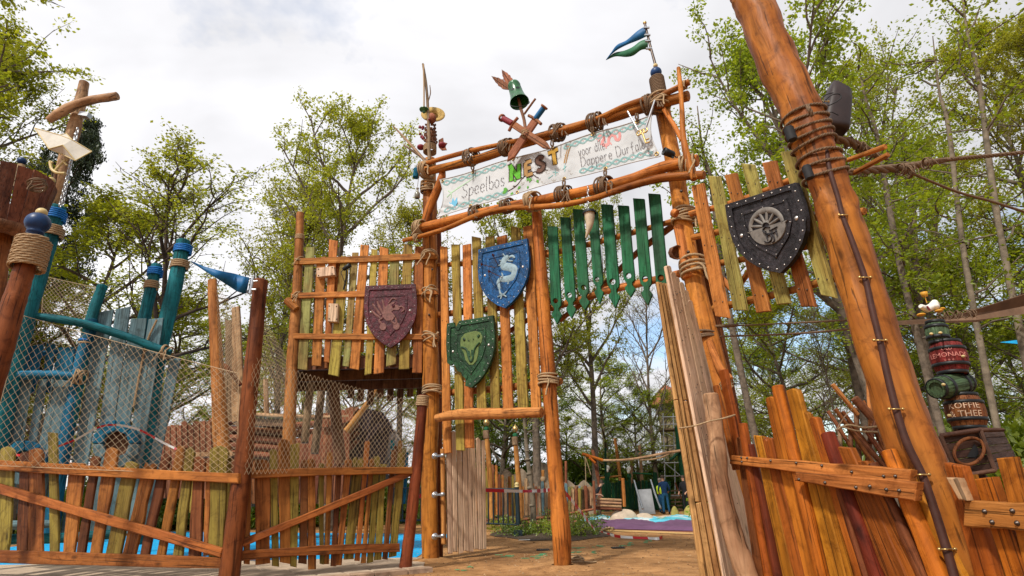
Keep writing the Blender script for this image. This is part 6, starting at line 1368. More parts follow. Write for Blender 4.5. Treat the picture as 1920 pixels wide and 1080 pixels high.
for i, (tx, ty, bx, by, w0, w1, mt, cut, of) in enumerate(RPK):
    if mt in ('bright', 'deepred') and tx in (1393, 1552, 1667): pole('picket', [(tx, ty, w0), ((tx + bx) / 2, (ty + by) / 2, (w0 + w1) / 2), (bx, by, w1)], RF, M[mt], fr_, off=of, sides=14, wob=.12)
    else:
        # half-round slabs: a log flattened on the back
        pole('picket', [(tx, ty + (2 if cut == 'flat' else 0), w0 * .98), (tx + (bx - tx) * .3, ty + (by - ty) * .3, w0 * 1.0), ((tx + bx) / 2, (ty + by) / 2, (w0 + w1) / 2), (bx, by, w1)], RF, M[mt], fr_, off=of, sides=12, wob=.22) if i % 4 == 1 else plank('picket', (tx, ty), (bx, by), w0, w1, RF, M[mt], fr_, th=.05, off=of, cut=cut, jit=.04)
for a, b, w0, w1, of in (((1368, 862), (1705, 896), 17, 30, .07), ((1490, 893), (1716, 922), 17, 36, .12)): rail_board('rail', a, b, w0, w1, RF, M['orange'], fr_, .06, of)
def bolt(x, y, PLN, off, r, parent, mat='bolt'):
    mb = MB(); lathe(mb, PLN.q(x, y, off), PLN.n, [(-.004, r * 1.3), (.002, r * 1.3), (.004, r), (.012, r * .7), (.014, .0005)], 12); mb.build('bolt', M[mat], parent)
for x, y in ((1390, 858), (1401, 859), (1391, 866), (1445, 864), (1493, 868), (1541, 873), (1597, 885), (1657, 893), (1679, 893)): bolt(x, y, RF, .072, .009, fr_)
for x, y in ((1498, 899), (1547, 905), (1605, 914), (1631, 912), (1662, 918), (1686, 920)): bolt(x, y, RF, .122, .010, fr_)
f2 = thing('picket_fence', 'short fence of thick orange pickets with one wide bolted rail beside the leaning log', 'fence', RF2.q(1860, 1000)); f2.location.z = 0; WM[f2] = Matrix.Translation(f2.location)
for tx, ty, bx, by, w0, w1, mt, of in ((1786, 871, 1858, 1120, 34, 44, 'bright', .0), (1812, 890, 1880, 1120, 14, 22, 'amber', -.06), (1842, 896, 1918, 1120, 34, 44, 'bright', .0), (1882, 858, 1952, 1120, 30, 40, 'amber', .0), (1908, 878, 1975, 1120, 18, 28, 'orange', -.05), (1934, 846, 2010, 1120, 30, 40, 'orange', .0)): plank('picket', (tx, ty), (bx, by), w0, w1, RF2, M[mt], f2, th=.06, off=of, jit=.03)
rail_board('rail', (1806, 963), (1960, 972), 46, 52, RF2, M['orange'], f2, .07, .08)
for x, y in ((1846, 959), (1898, 958), (1860, 979), (1907, 981)): bolt(x, y, RF2, .082, .011, f2)
plank('end_block', (1783, 896), (1803, 938), 19, 15, RF2, M['drift'], f2, th=.06, off=.12)
# ================================================================== GIANT LEANING LOG
YG = 4.0
gl_ = thing('leaning_log', 'giant leaning orange brown log crossing the whole right side, wound with brown rope', 'log', P(1850, 1120, YG)); gl_.location.z = 0; WM[gl_] = Matrix.Translation(gl_.location)
GL = [(1385, -60, 60, 4.5), (1402, -20, 64, 4.48), (1416, 10, 66, 4.45), (1450, 100, 68, 4.4), (1499, 200, 70, 4.32), (1536, 300, 68, 4.27), (1562, 370, 68, 4.24), (1588, 450, 72, 4.2), (1646, 640, 76, 4.12), (1717, 860, 88, 4.05), (1791, 1080, 102, 4.0), (1840, 1230, 110, 3.95)]
M['giant'] = wood('oiled_pine_log', (.38, .125, .02), (.20, .05, .012), grain=.55, blotch=.75, rough=.42, var=.02, bump=.3)
pole('trunk', [(a, b, c * 1.02, d) for a, b, c, d in GL], YG, M['giant'], gl_, sides=36, n=8, wob=.17)
def gy(y): 
    for i in range(len(GL) - 1):
        if GL[i][1] <= y <= GL[i + 1][1]:
            f = (y - GL[i][1]) / (GL[i + 1][1] - GL[i][1]); return [GL[i][k] + (GL[i + 1][k] - GL[i][k]) * f for k in range(4)]
    return GL[-1]
def grope(y0, n, dy, tilt, w, twist=1.0):
    for k in range(n):
        y = y0 + k * dy; g = gy(y); c = P(g[0], y, g[3]); r = radw(c, g[2]) + .018; ax = (P(*gy(y - 40)[:2], gy(y - 40)[3]) - P(*gy(y + 40)[:2], gy(y + 40)[3])).normalized()
        Mx = frame(c, ax + Vector((tilt, -.2, 0))); n_ = 90; L = .0; mb = MB(); rr = .0145
        for s in range(3):
            pts = []
            for i in range(n_):
                a = 2 * math.pi * i / n_; tw = s * 2.094 + a * 14; pts.append(Mx @ Vector((math.cos(a) * (r * 1.02 + rr * .5 * math.cos(tw)), math.sin(a) * (r * 1.02 + rr * .5 * math.cos(tw)), rr * .5 * math.sin(tw) + .012 * math.sin(a * 2 + k))))
            tube(mb, pts, rr * .62, 5, close=True)
        mb.build('rope_turn', M['ropedark'], gl_)
grope(218, 5, 14, -.15, 8); grope(296, 3, 18, -.15, 8)
pole('rope_clamp', [(1478, 240, 18), (1486, 262, 18)], 4.15, M['rubber'], gl_, sides=6, wob=0); pole('rope_clamp', [(1511, 312, 16), (1519, 334, 16)], 4.12, M['rubber'], gl_, sides=6, wob=0)
rope_px('rope_end', [(1514, 198, 8, 4.02), (1518, 206, 8, 3.98), (1524, 218, 8, 4.0)], M['ropedark'], gl_, strands=3)
cd = thing('cable_pipe', 'dark brown cable pipe running down the giant leaning log, held by brass clamps', 'pipe', P(1775, 1110, 3.7)); 
CP = [(1527, 176, 9), (1535, 215, 9), (1543, 250, 9), (1550, 285, 9), (1556, 320, 10), (1571, 370, 10), (1580, 405, 10), (1597, 450, 11), (1622, 522, 12), (1635, 580, 13), (1650, 640, 13), (1663, 700, 14), (1680, 767, 15), (1700, 830, 16), (1729, 890, 16), (1750, 950, 17), (1775, 1030, 18), (1800, 1120, 19)]
M['pipe'] = plain('brown_pipe', (.06, .022, .015), .6, 0, 9, .4, .1, spec=.2)
CPY = lambda y: 4.22 - (y - 176) * .00056 if y > 340 else 4.19 - (y - 176) * .0004
def cpy(x, y):
    g = gy(y); c = P(g[0], y, g[3]); r = radw(c, g[2]); dx = (P(x, y, g[3]) - c).x; return g[3] - math.sqrt(max(.0, r * r - dx * dx)) - .012 - max(0, y - 700) * .00016
pole('pipe', [(a, b, c * .9, cpy(a, b)) for a, b, c in CP], YG, M['pipe'], cd, sides=10, wob=0)
for x, y, w in ((1547, 190, 8), (1582, 403, 13), (1622, 520, 16), (1650, 638, 18), (1680, 767, 21), (1729, 890, 22), (1776, 1030, 25)):
    Y_ = cpy(x, y) - .03; mb = MB(); a, b, c_ = P(x - w / 2 - 2, y, Y_ + .035), P(x, y, Y_ - .008), P(x + w / 2 + 2, y, Y_ + .035); tube(mb, [a, P(x - w * .3, y, Y_), b, P(x + w * .3, y, Y_), c_], .006, 6); ball(mb, a, .012, 1, 8); ball(mb, c_, .012, 1, 8); mb.build('clamp', M['brass'], cd)
sp_ = thing('loudspeaker', 'dark weatherproof loudspeaker with looped cable fixed high on the leaning log', 'loudspeaker', P(1565, 210, 4.5)); mb = MB(); c = P(1566, 213, 4.55); A = (P(1571, 172, 4.55) - P(1555, 258, 4.55)); an_ = A.normalized(); H = A.length
prof = [(0, .75), (.02, .98), (.1, 1.0), (.7, .88), (.93, .74), (1.0, .4), (1.02, .01)]
Mx = frame(P(1560, 248, 4.58), an_); V = []; ring = 20; W_ = radw(c, 50)
for h, k in [(0, .01)] + prof:
    for i in range(ring):
        a = 2 * math.pi * i / ring; ca, sa = math.cos(a), math.sin(a); e = .55; V.append(Mx @ Vector((abs(ca) ** e * math.copysign(1, ca) * W_ * k, abs(sa) ** e * math.copysign(1, sa) * W_ * k * .9, h * H + (ca * -.05 if h > .1 else ca * .02))))
n = len(prof) + 1; mb.add(V, [(j * ring + i, j * ring + (i + 1) % ring, (j + 1) * ring + (i + 1) % ring, (j + 1) * ring + i) for j in range(n - 1) for i in range(ring)], True)
M['spk'] = plain('dark_brown_plastic', (.03, .018, .017), .5, 0, 6, .3, .1, spec=.3); mb.build('cabinet', M['spk'], sp_)
mb = MB(); tube(mb, [Vector(p) for p in crom([tuple(P(a, b, 4.28)) for a, b in ((1541, 196), (1556, 180), (1572, 176), (1577, 183), (1566, 192), (1550, 198), (1540, 188), (1548, 178), (1562, 174))], 5)], .006, 6); tube(mb, [P(1548, 212, 4.3), P(1560, 210, 4.29), P(1572, 216, 4.3)], .005, 5); mb.build('cable', M['rubber'], sp_)
# ropes to the right
rp_ = thing('stay_rope', 'thick twisted stay rope running from the leaning log out to the right edge', 'rope', P(1600, 320, 4.4))
rope_px('rope', [(1555, 335, 9, 4.15), (1600, 322, 13, 4.4), (1650, 318, 16, 4.7), (1700, 314, 17, 5.0), (1745, 304, 13, 5.2), (1790, 298, 9, 5.4), (1860, 292, 8, 5.7), (1960, 282, 8, 6.1)], M['ropedark'], rp_, strands=3, twist=.7)
for x, y, w in ((1622, 322, 16), (1690, 318, 20), (1706, 322, 20), (1738, 306, 18)): lash(x, y, w, 4.8, (1, -.1), M['ropedark'], rp_, turns=4, wild=.5, tails=1)
r2 = thing('stay_rope', 'shorter thick rope running from the leaning log behind the loudspeaker down to the right', 'rope', P(1560, 262, 4.4)); rope_px('rope', [(1555, 258, 12, 4.5), (1585, 265, 17, 4.6), (1615, 276, 17, 4.8), (1640, 290, 13, 5.0), (1665, 299, 7, 5.2)], M['ropedark'], r2, strands=3, twist=.7)
for x, y in ((1590, 268), (1612, 276), (1632, 288)): lash(x, y, 19, 4.75, (1, .4), M['ropedark'], r2, turns=4, wild=.4, tails=1)
r3 = thing('guy_wire', 'thin wire rope slanting down right from the thick stay rope', 'wire', P(1700, 322, 5.0)); rope_px('wire', [(1698, 320, 5, 5.0), (1790, 358, 5, 5.3), (1860, 378, 5, 5.5), (1960, 410, 5, 5.9)], M['ropedark'], r3)
r4 = thing('guy_wire', 'upper of two thin ropes stretched from the right gate post behind the leaning log', 'wire', P(1335, 612, 6.8)); rope_px('wire', [(1335, 612, 3, 6.8), (1345, 612, 6, 6.8), (1380, 610, 6, 6.8), (1395, 610, 3, 6.8), (1500, 605, 3.5, 6.8), (1610, 599, 3.5, 6.8)], M['ropedark'], r4)
r5 = thing('guy_wire', 'lower of two thin ropes stretched from the right gate post behind the leaning log', 'wire', P(1350, 631, 6.8)); rope_px('wire', [(1350, 631, 3, 6.8), (1500, 625, 4, 6.8), (1620, 614, 4, 6.8)], M['ropedark'], r5)
# brown shade sail and blue one
def sail(label, pts, mat, th=.01, sag=.0):
    V = [P(*p) for p in pts]; c = sum(V, Vector()) / len(V); t = thing('shade_sail', label, 'sail', c); mb = MB(); n = len(V)
    mb.add(V + [v + Vector((0, 0, th)) for v in V], [tuple(range(n)), tuple(range(2 * n - 1, n - 1, -1))] + [(i, (i + 1) % n, n + (i + 1) % n, n + i) for i in range(n)], False); mb.build('cloth', mat, t); return t
M['tan_sail'] = plain('brown_sailcloth', (.17, .10, .06), .85, 0, 3, .35, .3); M['sail2'] = plain('tan_sailcloth', (.24, .15, .095), .85, 0, 3, .35, .3)
s1 = sail('brown shade sail strip stretched to the right edge above the barrel stack', [(1678, 603, 7.2), (1760, 598, 7.4), (1800, 590, 7.6), (1960, 540, 8.2), (1960, 572, 8.6), (1830, 604, 7.8), (1760, 606, 7.4), (1678, 610, 7.2)], M['tan_sail'])
V = [P(*p) for p in ((1760, 602, 7.35), (1830, 592, 7.4), (1960, 566, 7.9), (1960, 584, 7.9), (1830, 600, 7.4))]; mb = MB(); mb.add(V, [tuple(range(5))], False); mb.build('lower_fold', M['sail2'], s1)
sail('small blue shade sail tip at the right edge', [(1876, 642, 14), (1990, 628, 14.5), (1990, 652, 13.5)], M['bluefloor'])
kn_ = thing('rope_bundle', 'tangle of dark rope tied round the shade sail above the barrels', 'rope', P(1790, 590, 7.2)); 
for x in (1765, 1780, 1795, 1810, 1822): lash(x, 592 - (x - 1765) * .08, 13, 7.15, (1, -.1), M['ropedark'], kn_, turns=4, wild=.8, tails=1, name='knot')
# ================================================================== BARREL STACK
M['bred'] = wood('red_barrel_wood', (.20, .03, .022), (.13, .02, .018), knots=False, var=.03); M['bgreen'] = wood('green_barrel_wood', (.085, .14, .07), (.05, .085, .045), knots=False, var=.03); M['bbrown'] = wood('brown_barrel_wood', (.24, .085, .03), (.15, .05, .02), knots=False, var=.03)
def text_mesh(s, size, mapf, name, mat, parent, depth_=.0):
    cu = bpy.data.curves.new('t', 'FONT'); cu.body = s; cu.size = size; cu.align_x = 'CENTER'; cu.align_y = 'CENTER'; cu.resolution_u = 2; o = bpy.data.objects.new('t', cu); col.objects.link(o)
    me = bpy.data.meshes.new_from_object(o); bpy.data.objects.remove(o); bpy.data.curves.remove(cu)
    mb = MB(); mb.add([mapf(v.co.x, v.co.y) for v in me.vertices], [tuple(p.vertices) for p in me.polygons], False); bpy.data.meshes.remove(me)
    return mb.build(name, mat, parent)
def barrel(label, cx_, cy_, w, h, Y, ax, mat, texts=(), tip=0, top=True):
    c = P(cx_, cy_, Y); r = radw(c, w); H = radw(c, h) * 2; a = Vector(ax).normalized(); t = thing('barrel', label, 'barrel', c - a * H / 2)
    mb = MB(); N = 16; Mx = frame(c, a)
    bul = lambda z: r * (.74 + .26 * (1 - (2 * z) ** 2))
    for k in range(N):
        mb2 = MB(); a0, a1 = 2 * math.pi * k / N + .012, 2 * math.pi * (k + 1) / N - .012; V = []; zs = np.linspace(-.5, .5, 7)
        for z in zs:
            for aa, d in ((a0, 0), ((a0 + a1) / 2, .004), (a1, 0), (a1, -.03), (a0, -.03)): V.append(Mx @ Vector((math.cos(aa) * (bul(z) + d), math.sin(aa) * (bul(z) + d), z * H)))
        mb2.add(V, [(5 * i + j, 5 * i + (j + 1) % 5, 5 * i + 5 + (j + 1) % 5, 5 * i + 5 + j) for i in range(6) for j in range(5)] + [(4, 3, 2, 1, 0), (30, 31, 32, 33, 34)], False); mb2.build('stave', mat, t, axis=a, origin=V[0])
    for z in (-.47, -.24, .24, .47):
        mb2 = MB(); lathe(mb2, c + a * z * H, a, [(-.022, bul(z) + .003), (-.02, bul(z) + .013), (.02, bul(z) + .013), (.022, bul(z) + .003)], 28); mb2.build('hoop', M['black'], t)
    mb2 = MB(); lathe(mb2, c, a, [(-.46 * H, .001), (-.46 * H, bul(-.46) - .02)], 20); mb2.build('head', mat, t); mb2 = MB(); lathe(mb2, c, a, [(.46 * H, bul(.46) - .02), (.46 * H, .001)], 20); mb2.build('head', mat, t)
    return t, c, a, r, H, Mx, bul
YK = 7.0
lean = lambda x, y: (P(x[0], x[1], YK) - P(y[0], y[1], YK))
barrel('small dark green barrel at the very top of the stack', 1757, 624, 36, 42, YK, lean((1753, 605), (1761, 645)), M['bgreen'])
tb = barrel('upright red barrel lettered LEMONADE, second from the top of the stack', 1779, 671, 58, 62, YK, lean((1772, 642), (1787, 702)), M['bred'])
barrel('green barrel lying on its side in the middle of the stack', 1783, 723, 44, 88, YK, (P(1826, 713, YK + .2) - P(1742, 730, YK - .1)), M['bgreen'])
kb = barrel('brown upright barrel lettered KOFFIE & THEE at the bottom of the stack', 1810, 772, 62, 64, YK, lean((1802, 742), (1818, 803)), M['bbrown'])
M['tred'] = plain('pink_barrel_print', (.60, .22, .18), .7, 0, 20, .4, 0); M['tcream'] = plain('cream_barrel_print', (.66, .45, .30), .7, 0, 20, .4, 0)
def barrel_text(B, s, size, z0, mat, nm='lettering'):
    t, c, a, r, H, Mx, bul = B; view = (CO - c); view -= a * view.dot(a); view.normalize(); s_ = a.cross(view)
    def mp(x, y):
        ang = x / r; z = (z0 + y) / H; rad = bul(z) + .008
        return c + (view * math.cos(ang) + s_ * math.sin(ang)) * rad + a * (z0 + y)
    return text_mesh(s, size, mp, nm, mat, t)
barrel_text(tb, 'OLD', .055, .078, M['tred']); barrel_text(tb, 'LEMONADE', .082, .0, M['tred']); barrel_text(tb, '* * *', .06, -.08, M['tred'])
barrel_text(kb, 'KOFFIE', .105, .05, M['tcream']); barrel_text(kb, '& THEE', .105, -.05, M['tcream'])
cr = thing('crate_pedestal', 'dark brown wooden crate with a round porthole under the barrel stack', 'crate', P(1830, 960, YK))
M['crate'] = wood('dark_crate_wood', (.085, .045, .032), (.05, .028, .022), var=.1); M['crate2'] = wood('crate_frame_wood', (.14, .07, .05), (.09, .05, .035), var=.1)
YX = YK - .25; q = lambda x, y, d=0: P(x, y, YX + d); A_, B_, C_, D_ = (1764, 817), (1838, 806), (1866, 882), (1796, 893)
for k in range(5):
    f0, f1 = k / 5 + .004, (k + 1) / 5 - .004; L = lambda P0, P1, f: (P0[0] + (P1[0] - P0[0]) * f, P0[1] + (P1[1] - P0[1]) * f); mb = MB(); pts = [q(*L(A_, D_, f0)), q(*L(B_, C_, f0)), q(*L(B_, C_, f1)), q(*L(A_, D_, f1))]; slab(mb, pts, (pts[1] - pts[0]).cross(pts[2] - pts[0]) if (pts[1] - pts[0]).cross(pts[2] - pts[0]).y < 0 else -(pts[1] - pts[0]).cross(pts[2] - pts[0]), .04); mb.build('front_plank', M['crate'], cr, axis=pts[1] - pts[0], origin=pts[0])
    E_, F_ = (1880, 806), (1912, 868); mb = MB(); pts = [q(*L(B_, C_, f0), 0), q(*L(E_, F_, f0), .55), q(*L(E_, F_, f1), .55), q(*L(B_, C_, f1), 0)]; nn = (pts[1] - pts[0]).cross(pts[2] - pts[0]); nn = nn if nn.y < 0 else -nn; slab(mb, pts, nn, .04); mb.build('side_plank', M['crate'], cr, axis=pts[1] - pts[0], origin=pts[0])
for a, b, w in ((A_, B_, 9), (D_, C_, 8), (A_, D_, 9), (B_, C_, 10)): pole('frame', [(*a, w), (*b, w)], YX - .04, M['crate2'], cr, sides=4, wob=0)
pole('frame', [(1838, 806, 9), (1882, 806, 7)], YX - .0, M['crate2'], cr, sides=4, wob=0)
mb = MB(); pts = [q(*p) for p in (A_, B_)] + [q(1880, 803, .6), q(1806, 812, .6)]; slab(mb, pts, (0, 0, 1), .04); mb.build('top', M['crate'], cr)
mb = MB(); cc = (1817, 846); tube(mb, [q(cc[0] + 28 * math.cos(a), cc[1] + 25 * math.sin(a) - 4 * math.cos(a), -.05) for a in np.linspace(0, 6.283, 25)[:-1]], .018, 8, close=True); mb.build('porthole_ring', M['bbrown'], cr)
mb = MB(); pts = [q(x, y, -.012) for x, y in ((1827, 832), (1834, 842), (1835, 851), (1830, 858), (1813, 857))]; mb.add(pts, [tuple(range(5))], False); mb.build('porthole_opening', M['black'], cr)
pole('plinth', [(1824, 890, 56), (1835, 975, 60)], YK + .1, M['crate'], cr, sides=4, wob=0)
for x, y, mt, lab in ((1746, 626, 'gold', 'cream tap on the top barrel, left side'), (1763, 624, 'gold', 'orange tipped tap on the top barrel'), (1806, 668, 'gold', 'cream tap at the right of the red barrel'), (1769, 721, 'gold', 'cream tap on the lying green barrel'), (1780, 779, 'gold', 'cream tap at the left of the brown barrel')):
    t = thing('barrel_tap', lab, 'tap', P(x, y, YK - .25)); mb = MB(); ball(mb, P(x, y, YK - .28), .022, .8, 10); tube(mb, [P(x, y, YK - .27), P(x + (3 if x != 1806 else -4), y, YK - .05)], .01, 6); mb.build('tap', M[mt], t)
bd = thing('seabird_figure', 'white seabird figure with orange feet lying on the shade sail above the barrels', 'figurine', P(1745, 590, YK)); mb = MB(); ball(mb, P(1748, 576, YK), .085, .6, 14); tube(mb, [P(1748, 574, YK), P(1738, 580, YK - .06), P(1726, 574, YK - .1)], [.05, .045, .03], 8); lathe(mb, P(1752, 570, YK), (.4, 0, 1), [(-.06, .03), (0, .06), (.05, .03), (.06, .001)], 10); mb.build('body', M['white'], bd)
mb = MB(); ball(mb, P(1760, 583, YK - .05), .05, .4, 10); ball(mb, P(1727, 590, YK - .05), .055, .35, 10); ball(mb, P(1766, 579, YK), .04, .4, 10); mb.build('foot', M['goldo'] if 'goldo' in M else M.setdefault('goldo', plain('orange_paint', (.62, .30, .03), .5, 0, 6, .2, .1)), bd)
mb = MB(); tube(mb, [P(1738, 574, YK - .12), P(1744, 582, YK - .12)], .012, 6); mb.build('bill', M['redgrip'], bd); mb = MB(); lathe(mb, P(1733, 552, YK), (0, 0, 1), [(-.03, .001), (-.03, .035), (.03, .045), (.03, .001)], 12); tube(mb, [P(1734, 556, YK), P(1738, 568, YK)], .006, 5); mb.build('cup', M['goldo'], bd)
# bundle of sticks
bs_ = thing('stick_bundle', 'bundle of crossed red brown sticks tied with pale rope behind the right picket fence', 'sticks', P(1640, 950, 8.2)); YT = 8.0
for a, b, w, mt, d in (((1561, 721), (1608, 778), 8, 'orange2', 0), ((1553, 771), (1622, 880), 7, 'hull', -.1), ((1567, 767), (1645, 880), 8, 'brown', -.15), ((1602, 747), (1650, 800), 15, 'hull', .1), ((1618, 752), (1672, 880), 8, 'brown', .1), ((1628, 708), (1633, 800), 8, 'orange2', .2), ((1580, 772), (1660, 880), 8, 'brown', 0), ((1641, 752), (1680, 880), 9, 'brown', .15), ((1590, 800), (1672, 890), 9, 'hull', -.1), ((1605, 765), (1612, 880), 9, 'dark', .3), ((1655, 760), (1658, 880), 9, 'dark', .3), ((1575, 800), (1575, 900), 8, 'weather', .2), ((1648, 766), (1630, 830), 8, 'hull', 0), ((1636, 790), (1625, 880), 8, 'brown', .1), ((1595, 795), (1595, 880), 8, 'dark', .2), ((1620, 800), (1690, 905), 9, 'hull', -.1), ((1640, 770), (1660, 776), 8, 'orange2', .0)): pole('stick', [(*a, w), (*b, w * 1.1)], YT + d, M[mt], bs_, sides=9, n=3)
rope_px('tie', [(1568, 806, 3, YT - .25), (1590, 797, 4, YT - .25), (1620, 802, 4, YT - .25), (1648, 800, 4, YT - .2), (1668, 806, 3, YT - .1)], M['rope'], bs_); rope_px('tie', [(1578, 800, 3, YT - .3), (1608, 808, 3, YT - .3), (1645, 810, 4, YT - .25)], M['rope'], bs_)
rope_px('twig', [(1568, 806, 2, YT - .3), (1585, 780, 2, YT - .3), (1605, 760, 1.5, YT - .3)], M['weather'], bs_)
# pale clutter glimpsed through the right fence
ty = thing('yellow_box', 'small yellow crate glimpsed between the right pickets beside the leaning log', 'crate', P(1832, 940, 5)); mb = MB(); box(mb, P(1832, 937, 5), .12, .12, .12); mb.build('casing', M['goldo'], ty)
for i, (x, y, Y_, sx) in enumerate(((1520, 1010, 9, .9), (1600, 1030, 8, 1.0), (1700, 1040, 7.5, .8), (1890, 1060, 6.2, .8))):
    t = thing('stone_block', ['pale stone block behind the middle of the right fence, leftmost', 'pale stone block behind the right fence near the wide boards', 'pale stone block just left of the leaning log foot', 'pale stone slab seen between pickets at the right edge'][i], 'stone', P(x, y, Y_)); t.location.z = 0; WM[t] = Matrix.Translation(t.location); mb = MB(); p = P(x, y, Y_); box(mb, Vector((p.x, p.y, .22)), sx, .5, .44, Matrix.Rotation(i * .7, 3, 'Z')); mb.build('block', M['rock'], t)
# ================================================================== MIDDLE AND FAR PLAYGROUND
def onground(name, label, cat, x, y, group=None): return thing(name, label, cat, G(x, y), group)
# planting bed with sapling
bd_ = onground('planting_bed', 'dark mulch planting bed with low shrubs round the slim young tree', 'plant bed', 1035, 1000); pts = []
Gc = G(1035, 1001); 
for k in range(26):
    a = 2 * math.pi * k / 26; x = 1035 + 112 * math.cos(a) * (1 + .09 * math.sin(a * 5)); y = 1000 + 15 * math.sin(a) * (1 + .1 * math.sin(a * 7)); p = G(x, y); pts.append(p)
mb = MB(); top = [Gc + (p - Gc) * .5 + Vector((0, 0, .05 + .02 * math.sin(i * 2.3))) for i, p in enumerate(pts)]; mb.add([p + Vector((0, 0, .012)) for p in pts] + top + [Gc + Vector((0, 0, .07))], [(i, (i + 1) % 26, 26 + (i + 1) % 26, 26 + i) for i in range(26)] + [(26 + i, 26 + (i + 1) % 26, 52) for i in range(26)], True); mb.build('soil', M['mulch'], bd_)
rg = np.random.default_rng(12)
def tuft(p, n, h, spread, mat, size=.05):
    bs2 = np.array(p) + rg.normal(0, 1, (n, 3)) * np.array([spread, spread, 0]) + np.stack([np.zeros(n), np.zeros(n), rg.uniform(.05, h, n)], 1); V, Fq = leaves(rg, bs2, 8, size, .05, .2); return V, Fq
k = 0
for (x, y, h, s, mt) in ((945, 1000, .45, .25, 'leafB'), (965, 1006, .3, .2, 'leafE'), (930, 996, .3, .15, 'leafA'), (1015, 1004, .35, .25, 'leafB'), (1030, 998, .6, .15, 'leafE'), (1075, 1003, .55, .3, 'leafB'), (1095, 1006, .45, .25, 'leafE'), (1110, 998, .4, .2, 'leafE'), (988, 1004, .3, .25, 'leafE'), (1060, 1008, .4, .3, 'leafB')):
    t = onground('low_shrub', ['bright low shrub at the left end of the planting bed', 'small dark shrub left of the young tree trunk', 'thin yellowish shrub at the far left tip of the planting bed', 'low green shrub right of the young tree trunk', 'taller sparse shrub touching the left side of the middle gate post', 'bushy green shrub just right of the middle gate post', 'dark shrub in the right half of the planting bed', 'thin twiggy shrub at the right end of the planting bed', 'flat shrub at the foot of the young tree', 'green shrub directly behind the foot of the middle gate post'][k], 'shrub', x, y); k += 1
    V, Fq = tuft(G(x, y), int(70 * s / .2), h, s, mt); me = npmesh('foliage', V - np.array(G(x, y)), Fq, False); link('foliage', me, Matrix.Translation(G(x, y)), t, M[mt])
    mb = MB()
    for i in range(7):
        p = G(x, y); tube(mb, [p, p + Vector((rg.normal(0, s * .6), rg.normal(0, s * .6), h * 1.1))], .006, 4)
    mb.build('stems', M['barkdark'], t)
sp2 = onground('young_tree', 'slim grey young tree with knotty trunk growing in the planting bed', 'tree', 1001, 1003); Ys = G(1001, 1003).y
pole('trunk', [(1001, 1004, 11), (999, 940, 10), (995, 900, 9), (989, 860, 8), (986, 820, 7), (983, 780, 6), (980, 700, 4)], Ys, M['barkpale'], sp2, sides=10, wob=.3)
for x, y, w in ((989, 862, 12), (992, 889, 12), (994, 915, 12), (998, 948, 12), (988, 846, 10)):
    mb = MB(); ball(mb, P(x, y, Ys), radw(P(x, y, Ys), w), .6, 10); mb.build('trunk_knot', M['barkpale'], sp2)
for a, b in (((984, 800), (1010, 770)), ((983, 785), (960, 760)), ((985, 812), (1015, 795)), ((982, 760), (1000, 735)), ((982, 770), (965, 720))):
    pole('branch', [(*a, 3), ((a[0] + b[0]) / 2, (a[1] + b[1]) / 2 + 3, 2), (*b, 1)], Ys, M['barkpale'], sp2, sides=6)
bs2 = np.array([P(980 + rg.uniform(-45, 50), rg.uniform(700, 800), Ys + rg.uniform(-.8, .8)) for _ in range(150)]); V, Fq = leaves(rg, bs2, 4, .07, .12); o_ = G(1001, 1003); me = npmesh('crown', V - np.array(o_), Fq, False); link('crown', me, Matrix.Translation(o_), sp2, M['leafA'])
# dark metal railing
Yr = 15.2; rl = thing('metal_railing', 'dark blue-green metal railing with thick end post left of the young tree', 'railing', P(970, 985, Yr)); rl.location.z = 0; WM[rl] = Matrix.Translation(rl.location); M['rail'] = plain('dark_teal_metal', (.008, .022, .03), .4, 0, 6, .3, .1, spec=.5)
pole('end_post', [(969, 912, 8), (972, 984, 9)], Yr, M['rail'], rl, sides=4, wob=0); 
mb = MB(); p = P(971, 984, Yr); box(mb, Vector((p.x, p.y, .08)), .22, .22, .16); mb.build('foot', M['rail'], rl)
for a, b, w in (((900, 917), (968, 917), 3.5), ((900, 981), (970, 984), 3)): pole('bar', [(*a, w), (*b, w)], Yr, M['rail'], rl, sides=4, wob=0)
for i in range(7): x = 906 + i * 9.2; pole('baluster', [(x, 918, 2.6), (x + 1, 981, 2.8)], Yr, M['rail'], rl, sides=4, wob=0)
mb = MB(); ball(mb, P(969, 908, Yr), .06, .9, 12); lathe(mb, P(969, 911, Yr), (0, 0, 1), [(-.03, .06), (0, .06), (.02, .03)], 10); mb.build('finial', M['gold'], rl)
rl2 = thing('metal_railing', 'dark metal railing glimpsed between the red pole and the left gate post', 'railing', P(780, 985, 12.4)); rl2.location.z = 0; WM[rl2] = Matrix.Translation(rl2.location)
for y in (915, 975): pole('bar', [(735, y + 1, 3), (795, y, 3)], 12.4, M['rail'], rl2, sides=4, wob=0)
for i in range(7): x = 738 + i * 8.5; pole('baluster', [(x, 916, 2.4), (x, 976, 2.4)], 12.4, M['rail'], rl2, sides=4, wob=0)
